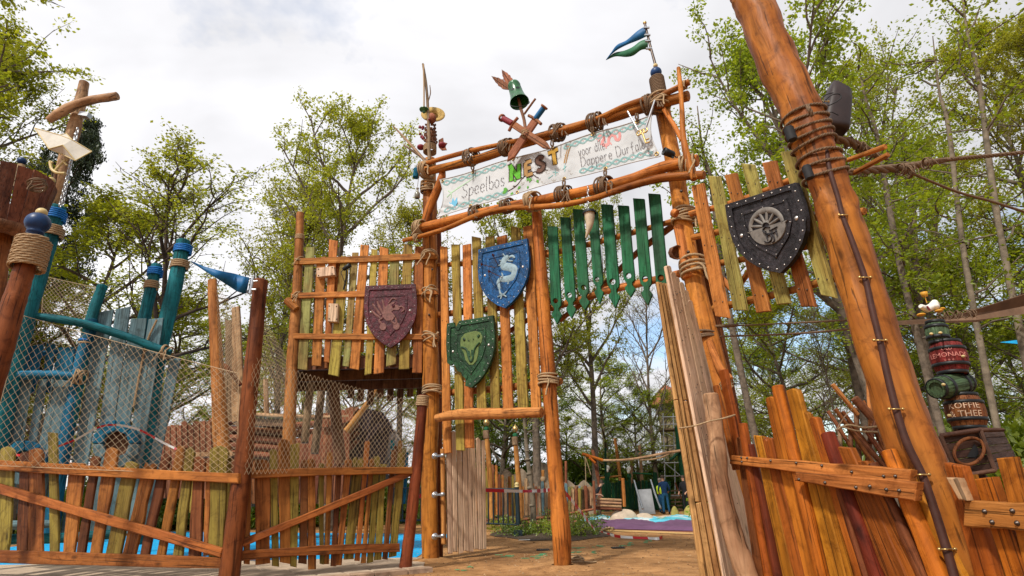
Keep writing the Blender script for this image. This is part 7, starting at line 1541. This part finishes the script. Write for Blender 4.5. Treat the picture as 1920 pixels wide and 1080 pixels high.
# far coloured picket fence
ff = thing('picket_fence', 'low far fence of mixed orange, grey and green pickets behind the young tree', 'fence', P(1000, 965, 21)); ff.location.z = 0; WM[ff] = Matrix.Translation(ff.location); rf = random.Random(21)
for i in range(34):
    x = 880 + i * 6.25; f = i / 33; Y = 19.5 + 1.5 * f; top = (892 if x < 965 else 905) + rf.uniform(-9, 9) + (5 if x > 1000 else 0)
    if 918 < x < 936: top -= 12
    plank('picket', (x, top), (x + rf.uniform(-1.5, 1.5), 968 - 2 * f), 5.4, 5.4, Y, M[rf.choice(['orange2', 'orange', 'bluegrey', 'weather', 'sage', 'hull', 'olive', 'drift'])], ff, th=.04, cut=rf.choice(['point', 'round', 'flat']))
pole('base_log', [(880, 975, 7), (980, 974, 6), (1060, 966, 6)], 19.6, M['hull'], ff, sides=8); pole('base_log', [(900, 981, 8), (990, 979, 7)], 19.2, M['dark'], ff, sides=8)
f3 = thing('picket_fence', 'curved low fence of greyish half logs right of the middle gate post', 'fence', P(1100, 960, 24)); f3.location.z = 0; WM[f3] = Matrix.Translation(f3.location)
for i in range(15):
    x = 1058 + i * 3.6; plank('picket', (x, 916 - 4 * math.sin(i / 14 * 3) + rf.uniform(-2, 2)), (x, 963 - i * .5), 3.5, 3.5, 21 + .12 * i, M[rf.choice(['weather', 'sage', 'drift', 'bluegrey', 'hull'])], f3, th=.05, cut='round')
pole('base_log', [(1055, 966, 5), (1080, 961, 5), (1112, 955, 4)], 20.8, M['hull'], f3, sides=8)
# rock wall backdrop
M['sandrock'] = plain('sandy_rock', (.24, .18, .125), .9, 0, 1.2, .4, .8, .2)
rw = thing('rock_wall', 'sandy coloured artificial rock wall behind the far picket fence', 'rock wall', P(980, 955, 27)); rw.location.z = 0; WM[rw] = Matrix.Translation(rw.location); mb = MB(); NXr = 40
prof_ = lambda x: 905 - 22 * max(0, math.sin((x - 880) / 60)) - (34 if 1000 < x < 1045 else 0) * .8 + 6 * math.sin(x * .21)
V = []
for j in range(9):
    for i in range(NXr + 1):
        x = 872 + i * 6; b = P(x, 940, 27); tz = P(x, prof_(x), 27).z; z = tz * j / 8; d = noise.noise(Vector((i * .35, j * .5, 3))) * .5 + (j / 8) * .5; V.append((b.x, 27 + d, z))
mb.add(V, [(j * (NXr + 1) + i, j * (NXr + 1) + i + 1, (j + 1) * (NXr + 1) + i + 1, (j + 1) * (NXr + 1) + i) for j in range(8) for i in range(NXr)], True); mb.build('rock_face', M['sandrock'], rw)
# lamp posts with gnome-cap finials
for k, (x, yt, yc, w, Y, lab) in enumerate(((912, 788, 808, 12, 19, 'orange post with grey roped top and golden knob, just right of the low door'), (966, 800, 820, 12, 19, 'leaning orange post with grey roped top and copper knob, left of the young tree'))):
    t = thing('totem_post', lab, 'post', P(x + 6, 950, Y)); t.location.z = 0; WM[t] = Matrix.Translation(t.location)
    pole('shaft', [(x, yc + 6, w * .75), (x + 3, yc + 40, w * .8), (x + 9, 930, w * .9), (x + 10, 972, w)], Y, M['orange2'], t, sides=10)
    pole('roped_top', [(x - 1, yc, w), (x, yc + 14, w)], Y, M['weather'], t, sides=10, wob=0); mb = MB(); c = P(x, yt + 2, Y); lathe(mb, c, (0, 0, 1), [(-.16, .05), (-.10, .10), (-.02, .11), (.05, .06), (.09, .02), (.13, .001)], 12); mb.build('knob', M['brass'], t)
    mb = MB(); lathe(mb, P(x, yc - 6, Y), (0, 0, 1), [(-.08, .08), (0, .09), (.04, .03)], 10); mb.build('green_collar', M['green'], t)
for k, (x0, y0, x1, y1, w, Y, mt, lab) in enumerate(((1018, 882, 1020, 960, 6, 21.5, 'orange2', 'small orange post with rope band above the far fence, left of the middle gate post'), (1061, 865, 1062, 950, 5, 22, 'hull', 'brown post right of the middle gate post, behind the far fence'), (1153, 822, 1164, 905, 6, 36, 'orange2', 'leaning tan pole above the far beam'), (1199, 835, 1206, 935, 6, 36, 'drift', 'upright tan pole with green band behind the metal slide'), (1184, 855, 1184, 870, 5, 36, 'drift', 'short pointed tan pole behind the far beam'), (1135, 840, 1136, 905, 4, 31, 'dgreen', 'thin dark green pole left of the leaning tan pole'))):
    t = thing('pole', lab, 'pole', P(x1, 950, Y)); t.location.z = 0; WM[t] = Matrix.Translation(t.location); pole('shaft', [(x0, y0, w), (x1, y1, w * 1.1), (x1 + (x1 - x0) * .3, 950, w * 1.2)], Y, M[mt], t, sides=8)
    if k in (0, 3): mb = MB(); lathe(mb, P(x0 + .5, y0 + 16 if k == 0 else y0 + 12, Y), (0, 0, 1), [(-.08, .08), (0, .11), (.08, .08)], 10); mb.build('band', M['rope'] if k == 0 else M['green'], t)
# red log frame with tan beam
rd = thing('climbing_frame', 'red log cross post carrying a long curved tan beam to the right', 'climbing frame', P(1122, 950, 27)); rd.location.z = 0; WM[rd] = Matrix.Translation(rd.location); M['frame_red'] = M['bright']
pole('post', [(1111, 844, 6), (1116, 865, 7), (1120, 888, 7), (1124, 910, 7), (1126, 955, 8)], 27, M['hull'], rd, sides=10); pole('cross_log', [(1092, 851, 5), (1110, 857, 6), (1130, 863, 6)], 26.8, M['bright'], rd, sides=10); pole('cross_log', [(1105, 858, 5), (1116, 868, 5)], 26.7, M['bright'], rd, sides=8)
pole('beam', [(1130, 863, 4), (1160, 863, 4), (1192, 860, 4.5), (1215, 856, 5), (1240, 851, 5), (1275, 845, 5)], 27, M['drift'], rd, sides=10); pole('branch', [(1200, 863, 3), (1225, 861, 3), (1242, 857, 3), (1256, 850, 3)], 27, M['drift'], rd, sides=8)
rope_px('rope', [(1097, 855, 1.5, 26.8), (1098, 885, 1.5, 26.8), (1099, 920, 1.5, 26.8)], M['rope'], rd); rope_px('rope', [(1098, 858, 1.5, 26.8), (1108, 890, 1.5, 26.8)], M['rope'], rd)
# dark green play structure with posts and slide
pg = thing('green_play_structure', 'dark green plank play structure behind the slide, white carved heads on its posts', 'play structure', P(1190, 950, 34)); pg.location.z = 0; WM[pg] = Matrix.Translation(pg.location)
for i in range(26): x = 1100 + i * 6.2; plank('plank', (x, 903 + 3 * math.sin(i)), (x, 955), 5.4, 5.4, 34.5, M['dgreen'], pg, th=.05)
pole('rail', [(1186, 887, 3), (1222, 889, 3)], 33.6, M['green'], pg, sides=8); pole('rail', [(1126, 896, 3), (1165, 892, 3)], 33.6, M['orange2'], pg, sides=8)
for x, y in ((1140, 882), (1180, 884)):
    pole('post', [(x, y + 4, 5), (x + 1, 915, 5), (x + 6, 955, 6)], 33.4, M['dgreen'] if x > 1150 else M['dgreen'], pg, sides=8); mb = MB(); c = P(x - 1, y - 5, 33.4); ball(mb, c, .13, 1.1, 10); ball(mb, c + Vector((-.06, -.1, -.16)), .09, 1.2, 8); mb.build('white_head', M['white'], pg); mb = MB(); lathe(mb, P(x, y + 8, 33.4), (0, 0, 1), [(-.12, .12), (.12, .12)], 10); mb.build('green_band', M['green'], pg)
pole('post', [(1228, 886, 8), (1230, 925, 9), (1232, 955, 9)], 34.2, M['dgreen'], pg, sides=8)
sd = thing('slide', 'wide stainless steel slide coming down between the green posts', 'slide', P(1215, 958, 29.5)); sd.location.z = 0; WM[sd] = Matrix.Translation(sd.location); M['slidesteel'] = plain('brushed_steel', (.42, .42, .43), .35, .5, 4, .2, .1)
V = [P(1194, 918, 31.5), P(1221, 916, 31.5), P(1238, 952, 29.5), P(1206, 954, 29.5)]; mb = MB(); slab(mb, V, (0, -.8, .5), .05); mb.build('chute', M['slidesteel'], sd)
for a, b in (((1189, 901), (1205, 954)), ((1220, 900), (1239, 953))):
    mb = MB(); tube(mb, [P(*a, 31.8), P((a[0] + b[0]) / 2 - 1, (a[1] + b[1]) / 2, 30.6), P(*b, 29.4)], .05, 8); mb.build('side_rail', M['steel'], sd)
# timber platform bench
bn2 = thing('log_platform', 'low log platform with raised corner posts left of the pale boulders', 'platform', P(1130, 965, 22)); bn2.location.z = 0; WM[bn2] = Matrix.Translation(bn2.location)
for x, yt, yb, w in ((1098, 911, 967, 6), (1113, 902, 967, 5), (1168, 897, 950, 6)): pole('corner_post', [(x, yt, w), (x + 3, yb, w * 1.1)], 22 if x < 1150 else 23, M['hull'] if x < 1160 else M['orange'], bn2, sides=9)
for y, mt in ((936, 'drift'), (942, 'drift'), (948, 'drift'), (953, 'hull')): pole('deck_log', [(1118, y, 5), (1165, y + 2, 5)], 22.3, M[mt], bn2, sides=8)
for i in range(5): x = 1102 + i * 2.8; plank('side_plank', (x, 913), (x, 948), 2.6, 2.6, 22.1, M['drift'], bn2, th=.04, cut='round')
# pale boulders
for k, (x, y, w, h, mt, lab) in enumerate(((1169, 957, 56, 22, 'rock', 'largest pale boulder left of the slide foot'), (1207, 962, 40, 14, 'rock', 'flat pinkish boulder at the foot of the slide'), (1247, 966, 36, 9, 'rock', 'low pale boulder right of the slide foot'), (1265, 958, 16, 20, 'mossrock', 'egg shaped yellow mossy boulder near the workers'), (1298, 960, 34, 22, 'mossrock', 'yellow mossy boulder half hidden by the tall gate leaf'))):
    c = G(x, y + h * .35 if y + h * .35 > 940 else 945); Y = 22.5 if k < 3 else 25; c = P(x, y, Y); t = thing('boulder', lab, 'boulder', (c.x, Y, 0)); r = radw(c, w); hh = radw(c, h) * 2; mb = MB(); V = []; 
    for j in range(9):
        ph = math.pi * .5 * j / 8
        for i in range(18):
            a = 2 * math.pi * i / 18; d = Vector((math.cos(a) * math.cos(ph), math.sin(a) * math.cos(ph) * .7, math.sin(ph))); n_ = 1 + .07 * noise.noise(d * 2 + Vector((k * 5, 0, 0))); V.append(Vector((c.x, Y, max(0, c.z - hh * .45) if c.z > 0 else 0)) + Vector((d.x * r, d.y * r, d.z * hh * 1.0)) * n_)
    zb = min(v.z for v in V); V = [v - Vector((0, 0, zb)) if zb > 0 else v for v in V]
    mb.add(V, [(j * 18 + i, j * 18 + (i + 1) % 18, (j + 1) * 18 + (i + 1) % 18, (j + 1) * 18 + i) for j in range(8) for i in range(18)], True); mb.build('boulder', M[mt], t)
# rolled tarp and purple cloth
def drape(label, px, nrow, mat, h, name='tarp', cat='tarpaulin'):
    """cloth heaped on the ground; corner pixels on the ground"""
    a, b, c, d = (G(*p) for p in px); t = thing(name, label, cat, (a + b + c + d) / 4); N1, N2 = 46, 14; V = []
    for j in range(N2 + 1):
        for i in range(N1 + 1):
            u, v = i / N1, j / N2; p = a.lerp(b, u).lerp(d.lerp(c, u), v); e = min(u, 1 - u, v * 2, (1 - v) * 2) * 6; e = min(1, e)
            z = .02 + h * e * (.5 + .5 * noise.noise(Vector((u * 9, v * 2.2, h * 10))) + .22 * noise.noise(Vector((u * 30, v * 5, 2)))); V.append(Vector((p.x, p.y, max(.016, z))))
    mb = MB(); mb.add(V, [(j * (N1 + 1) + i, j * (N1 + 1) + i + 1, (j + 1) * (N1 + 1) + i + 1, (j + 1) * (N1 + 1) + i) for j in range(N2) for i in range(N1)], True); mb.build('cloth', mat, t); return t
M['purple'] = plain('purple_mat_cloth', (.14, .06, .13), .75, 0, 2, .35, .2)
def tarpmat():
    m, nt, bs, lk = new_mat('printed_tarp'); v = coords(nt, (1, 1, 1), False); n = ntex(nt, v, .9, 2, .5, .6)
    r = ramp(nt, [(.36, (.62, .66, .68)), (.42, (.12, .50, .62)), (.52, (.05, .42, .60)), (.58, (.06, .30, .22)), (.62, (.62, .60, .64)), (.7, (.70, .68, .70))]); r.color_ramp.interpolation = 'EASE'; lk.new(n, r.inputs[0]); lk.new(r.outputs[0], bs.inputs['Base Color']); bs.inputs['Roughness'].default_value = .5; return m
M['tarp'] = tarpmat()
drape('long purple cloth mat lying across the far ground in front of the light blue tarp', ((1075, 991), (1345, 998), (1345, 980), (1100, 976)), 1, M['purple'], .16, 'ground_cloth')
drape('crumpled light blue and white printed tarpaulin lying in front of the boulders', ((1086, 978), (1345, 983), (1345, 970), (1098, 969)), 1, M['tarp'], .17)
tape('red and white barrier tape stretched level from the low door to the middle gate post', [(905, 919, 12.5), (940, 920, 12.4), (985, 921, 12.2), (1015, 920, 11), (1035, 918, 9)], .036)
tape('red and white barrier tape falling from the middle gate post to the ground', [(1058, 922, 9.4), (1078, 945, 10.2), (1095, 967, 11.5), (1115, 993, 13.3)], .04)
g0 = lambda x, y: (x, y, G(x, y, .03).y)
tape('red and white barrier tape lying on the ground right of the planting bed', [g0(1115, 994), g0(1135, 1000), g0(1160, 1006), g0(1190, 1008), g0(1215, 1009), g0(1232, 1010), g0(1242, 1007)], .032)
# scaffold tower
sf = thing('scaffold_tower', 'grey metal scaffold tower with two working decks beside the tall gate leaf', 'scaffold', P(1262, 950, 37)); sf.location.z = 0; WM[sf] = Matrix.Translation(sf.location)
for x0, Y in ((1243, 37), (1262, 38.5), (1280, 37), (1296, 38.5)): pole('standard', [(x0, 775, 2.2), (x0 + 3, 870, 2.2), (x0 + 4, 955, 2.2)], Y, M['steel'], sf, sides=6, wob=0)
for y in (782, 796, 836, 868, 893, 930): pole('ledger', [(1240, y, 2), (1300, y - 1, 2)], 37, M['steel'], sf, sides=6, wob=0)
pole('brace', [(1243, 865, 2), (1285, 900, 2)], 36.9, M['steel'], sf, sides=6, wob=0); pole('brace', [(1248, 812, 1.6), (1285, 830, 1.6)], 36.9, M['steel'], sf, sides=6, wob=0)
for y in (806, 932):
    mb = MB(); p = P(1268, y, 37.6); box(mb, p, 1.9, 1.3, .10); mb.build('deck', M['weather'], sf)
st2 = thing('wooden_stairs', 'small wooden stairs with slanting handrail behind the two workers', 'stairs', P(1275, 955, 35)); st2.location.z = 0; WM[st2] = Matrix.Translation(st2.location)
for i in range(6):
    mb = MB(); p = P(1270, 955 - i * 7, 35 + i * .3); box(mb, Vector((p.x, p.y, max(.1, p.z))), .95, .32, .07); mb.build('tread', M['weather'], st2)
pole('handrail', [(1266, 905, 2.5), (1284, 950, 2.5)], 34.8, M['hull'], st2, sides=6)
gp3 = thing('green_pillar', 'dark green painted tree-like pillar just left of the tall gate leaf', 'pillar', P(1290, 950, 34)); gp3.location.z = 0; WM[gp3] = Matrix.Translation(gp3.location); pole('trunk', [(1270, 800, 10), (1276, 850, 12), (1284, 900, 14), (1288, 955, 16)], 34, M['dgreen'], gp3, sides=12, wob=.3); pole('limb', [(1275, 845, 6), (1262, 858, 5), (1256, 862, 4)], 33.8, M['dgreen'], gp3, sides=8)
# red tiled tower far away
tw = thing('fantasy_tower', 'far tower with curved red tiled roof seen above the scaffold', 'tower', P(1250, 900, 52)); tw.location.z = 0; WM[tw] = Matrix.Translation(tw.location); c = P(1252, 755, 52)
mb = MB(); lathe(mb, Vector((c.x, 52, 0)), (0, 0, 1), [(0, 1.1), (c.z * .8, 1.0), (c.z * .97, 1.2)], 16); mb.build('wall', M['sandrock'], tw); M['tile'] = plain('red_roof_tile', (.33, .10, .06), .85, 0, 6, .4, .5)
mb = MB(); lathe(mb, c, (0, 0, 1), [(-.3, 1.75), (-.05, 1.7), (.4, 1.25), (.9, 1.0), (1.4, .5), (1.7, .001)], 16); mb.build('roof', M['tile'], tw)
for x in (1243, 1258):
    mb = MB(); box(mb, P(x, 762, 50.8), .45, .3, .7); mb.build('window', M['black'], tw)
# ================================================================== PEOPLE
def person(label, x, yfeet, Y, H, turn, shirt, trousers, hair, vest=None, pose=(0, 0), skin=(.45, .24, .16)):
    b = P(x, yfeet, Y); t = thing('person', label, 'person', (b.x, Y, 0)); s = H / 1.75
    J = {'pel': (0, 0, .95), 'wai': (0, -.01, 1.08), 'che': (0, -.03 - pose[0] * .12, 1.32), 'nek': (0, -.03 - pose[0] * .18, 1.47), 'hd0': (0, -.05 - pose[0] * .22, 1.56), 'hd1': (0, -.05 - pose[0] * .24, 1.66), 'hd2': (0, -.04 - pose[0] * .24, 1.73)}
    for sd_, k in ((1, 'L'), (-1, 'R')):
        J['hip' + k] = (.09 * sd_, 0, .90); J['kne' + k] = (.11 * sd_, -.03, .50); J['ank' + k] = (.12 * sd_, .02, .09); J['toe' + k] = (.14 * sd_, -.14, .04)
        J['sho' + k] = (.18 * sd_, -.03 - pose[0] * .14, 1.40); J['elb' + k] = (.27 * sd_, .02 - pose[1] * .1, 1.13); J['wri' + k] = (.22 * sd_, -.10 - pose[1] * .2, .92 + pose[1] * .2); J['han' + k] = (.19 * sd_, -.15 - pose[1] * .25, .86 + pose[1] * .22)
        for f in range(4): J['f%d' % f + k] = (.19 * sd_ + (f - 1.5) * .018, -.19 - pose[1] * .25, .78 + pose[1] * .22 + abs(f - 1.5) * .008)
        J['th' + k] = ((.19 - .045) * sd_, -.18 - pose[1] * .25, .83 + pose[1] * .22)
    Rd = {'pel': .14, 'wai': .13, 'che': .16, 'nek': .058, 'hd0': .078, 'hd1': .092, 'hd2': .065, 'hip': .09, 'kne': .062, 'ank': .045, 'toe': .035, 'sho': .065, 'elb': .045, 'wri': .03, 'han': .034, 'f0': .009, 'f1': .009, 'f2': .009, 'f3': .008, 'th': .01}
    E = [('pel', 'wai'), ('wai', 'che'), ('che', 'nek'), ('nek', 'hd0'), ('hd0', 'hd1'), ('hd1', 'hd2')]
    for k in 'LR':
        E += [('pel', 'hip' + k), ('hip' + k, 'kne' + k), ('kne' + k, 'ank' + k), ('ank' + k, 'toe' + k), ('che', 'sho' + k), ('sho' + k, 'elb' + k), ('elb' + k, 'wri' + k), ('wri' + k, 'han' + k), ('han' + k, 'th' + k)] + [('han' + k, 'f%d' % f + k) for f in range(4)]
    ks = list(J); Mr = Matrix.Rotation(turn, 4, 'Z') @ Matrix.Scale(s, 4); me = bpy.data.meshes.new('b'); me.from_pydata([tuple(Mr @ Vector(J[k])) for k in ks], [(ks.index(a), ks.index(b_)) for a, b_ in E], [])
    o = bpy.data.objects.new('b', me); col.objects.link(o); sk = o.modifiers.new('s', 'SKIN'); sb = o.modifiers.new('u', 'SUBSURF'); sb.levels = 1; sb.render_levels = 1
    for i, k in enumerate(ks):
        r = Rd.get(k) or Rd.get(k[:-1]) or .05; me.skin_vertices[0].data[i].radius = (r * s, r * s * (.72 if k in ('che', 'wai', 'pel') else 1)); me.skin_vertices[0].data[i].use_root = (k == 'pel')
    dg = bpy.context.evaluated_depsgraph_get(); me2 = bpy.data.meshes.new_from_object(o.evaluated_get(dg)); bpy.data.objects.remove(o); me2.name = 'body'
    for m in (M[shirt], M[trousers], plain('skin_' + str(x), skin, .5, 0, 9, .1, 0), M['rubber']): me2.materials.append(m)
    for p in me2.polygons:
        c = p.center / s; c = Matrix.Rotation(-turn, 3, 'Z') @ c; r_ = abs(c.x)
        p.material_index = 3 if c.z < .12 else (2 if c.z > 1.50 or (c.z < .96 + pose[1] * .2 and r_ > .15 and c.y < -.08 and c.z > .7) else (1 if c.z < .97 and r_ < .2 else 0)); p.use_smooth = True
    bo2 = link('body', me2, Matrix.Translation(t.location), t)
    hd = Mr @ Vector(J['hd1']); mb = MB(); lathe(mb, Vector(t.location) + hd + (Mr @ Vector((0, .015, .02))) * 1, (0, .2 * math.cos(turn), 1), [(-.03, .098 * s), (.03, .10 * s), (.075, .08 * s), (.10, .04 * s), (.105, .001)], 14); mb.build('hair', M[hair], t)
    if vest:
        mb = MB(); lathe(mb, Vector(t.location) + Mr @ Vector(J['che']) - Vector((0, 0, .12)), (0, 0, 1), [(-.2, .19 * s), (0, .21 * s), (.16, .20 * s), (.2, .12 * s)], 14); mb.build('safety_vest', M[vest], t)
    fd = Mr.to_3x3() @ Vector((0, -1, 0)); mb = MB(); hc = Vector(t.location) + hd
    for sx in (-.032, .032): ball(mb, hc + Mr.to_3x3() @ Vector((sx, -.088, -.01)), .011, 1, 6)
    mb.build('eyes', M['black'], t); mb = MB(); box(mb, hc + Mr.to_3x3() @ Vector((0, -.1, -.035)), .022, .03, .04, Matrix.Rotation(turn, 3, 'Z')); mb.build('nose', me2.materials[2], t)
    return t
M['navy'] = plain('navy_cloth', (.006, .035, .11), .85, 0, 12, .35, .2); M['jeans'] = plain('blue_jeans', (.015, .10, .22), .85, 0, 12, .35, .2); M['blk'] = plain('black_cloth', (.012, .012, .016), .85, 0, 12, .35, .2); M['hairb'] = plain('brown_hair', (.05, .03, .02), .7, 0, 20, .4, .2); M['hairg'] = plain('grey_hair', (.16, .13, .11), .7, 0, 20, .4, .2); M['hiviz'] = plain('yellow_vest', (.45, .60, .02), .7, 0, 12, .2, .1); M['lightb'] = plain('light_blue_cloth', (.25, .42, .62), .8, 0, 12, .2, .1)
person('worker in navy sweatshirt and blue trousers seen from behind beside the slide', 1250, 957, 29, 1.82, math.pi, 'navy', 'jeans', 'hairb', None, (.2, .4))
person('worker with yellow hi-vis strip and jeans standing just left of the man in navy', 1241, 956, 30, 1.70, math.pi * .6, 'blk', 'jeans', 'hairg', 'hiviz', (.1, .5))
person('worker in black shirt half hidden behind the tall gate leaf', 1289, 957, 29, 1.78, -.9, 'blk', 'blk', 'hairb', None, (0, .4))
person('person with dark top and light blue shirt tail bending at the log platform', 1116, 955, 25.5, 1.55, 1.4, 'blk', 'lightb', 'hairb', None, (1.5, 1.0))
# ================================================================== SMALL THINGS ON THE GROUND
lo = thing('rope_loop', 'loose coil of pale rope lying at the foot of the middle gate post', 'rope', G(1080, 1058)); mb = MB(); c = G(1080, 1057)
for k, (r, dx) in enumerate(((.11, 0), (.09, .03), (.12, -.04))): tube(mb, [c + Vector((dx + r * math.cos(a), r * .8 * math.sin(a), .03 + .02 * k + .04 * max(0, math.sin(a)))) for a in np.linspace(0, 6.283, 17)[:-1]], .013, 6, close=True)
tube(mb, [c + Vector((.08, 0, .03)), c + Vector((.2, -.03, .016)), c + Vector((.3, .02, .016))], .012, 6); mb.build('coil', M['rope'], lo)
hs = thing('garden_hose', 'short piece of tan hose curled on the ochre strip near the purple mat', 'hose', G(1140, 993)); mb = MB(); tube(mb, [G(a, b, .05) for a, b in ((1128, 994), (1135, 991.5), (1144, 989.5), (1150, 990.5), (1147, 992))], .035, 7); mb.build('hose', M['rope'], hs)
for k, (x, y, w) in enumerate(((1018, 1032, 24), (1159, 1028, 24))):
    t = thing('drain_cover', ['small dark drain cover on the tan ground left of the middle gate post', 'small dark drain cover on the tan ground right of the middle gate post'][k], 'drain cover', G(x, y)); c = G(x, y); r = radw(c, w); mb = MB(); slab(mb, [c + Vector((a * r, b * r * .9, .018)) for a, b in ((-1, -1), (1, -1), (1, 1), (-1, 1))], (0, 0, 1), .016); mb.build('plate', M['rubber'], t)
    for i in range(5): mb = MB(); box(mb, c + Vector((-r * .7 + i * r * .35, 0, .021)), .02, r * 1.4, .006); mb.build('slot', M['bolt'], t)
M['gspray'] = plain('green_marking_paint', (.10, .38, .17), .9, 0, 30, .5, 0)
mk = thing('paint_marks', 'faint green spray marks scattered on the tan ground round the middle gate post', 'paint marks', G(1100, 1030)); rg2 = random.Random(6)
for x, y, l in ((945, 1043, 40), (1000, 1046, 38), (1015, 1040, 30), (1088, 1029, 26), (1082, 1037, 22), (1115, 1024, 26), (1173, 1024, 24), (1182, 1019, 16), (1213, 1016, 18), (866, 1070, 20), (1110, 1036, 14), (882, 1062, 12)):
    mb = MB()
    for k in range(5):
        x0 = x + rg2.uniform(-l / 2, l / 2); y0 = y + rg2.uniform(-2.2, 2.2); ll = rg2.uniform(4, l * .5); a, b, c_, d_ = G(x0 - ll / 2, y0 - .35), G(x0 + ll / 2, y0 - .5), G(x0 + ll / 2, y0 + .35), G(x0 - ll / 2, y0 + .5); mb.add([v + Vector((0, 0, .004 + .0008 * k)) for v in (a, b, c_, d_)], [(0, 1, 2, 3)], False)
    mb.build('mark', M['gspray'], mk, kind='stuff')
pp = thing('paper_scrap', 'scrap of white paper lying on the mulch at the foot of the young tree', 'paper', G(982, 1014)); mb = MB(); c = G(982, 1014, .06); slab(mb, [c + Vector((-.12, -.05, .02)), c + Vector((.14, -.08, .03)), c + Vector((.13, .08, .05)), c + Vector((-.1, .1, .04))], (0, 0, 1), .004, bev=.001); mb.build('paper', M['white'], pp)
cg = np.random.default_rng(5); N = 2600; X = cg.uniform(-3.5, 5.5, N); Yc = 5 + 11 * cg.uniform(0, 1, N) ** 1.3; S_ = cg.uniform(.008, .022, N); V = []; 
for i in range(N):
    a = cg.uniform(0, 6.28); c, s = math.cos(a) * S_[i], math.sin(a) * S_[i]; V += [(X[i] + c, Yc[i] + s, .003), (X[i] - s, Yc[i] + c, .003), (X[i] - c * .8, Yc[i] - s, .004), (X[i] + s * .3, Yc[i] - c * .3, .003 + S_[i] * .8)]
Fq = []
for i in range(N): b = 4 * i; Fq += [(b, b + 1, b + 3), (b + 1, b + 2, b + 3), (b + 2, b, b + 3)]
me = bpy.data.meshes.new('gravel'); me.from_pydata([tuple(v) for v in V], [], Fq); M['chip'] = plain('loose_chip', (.40, .25, .13), .9, 0, 9, .6, 0); link('gravel', me, Matrix.Identity(4), None, M['chip'], kind='stuff', label='loose tan stone chips scattered over the ground round the gate', category='gravel')
# scattered fallen leaves and chips close by
lv = np.random.default_rng(77); N = 500; xs = lv.uniform(-6, 6, N); ys_ = lv.uniform(5.5, 16, N); base = np.stack([xs, ys_, np.full(N, .012)], 1); V, Fq = leaves(lv, base, 1, .05, .001, 3.0); V[:, 2] = np.clip(V[:, 2], .008, .05); me = npmesh('fallen_leaves', V, Fq, False)
M['deadleaf'] = plain('fallen_leaf', (.16, .08, .03), .9, 0, 5, .4, 0); o = link('fallen_leaves', me, Matrix.Identity(4), None, M['deadleaf'], kind='stuff', label='small dry leaves scattered over the tan ground', category='leaves')
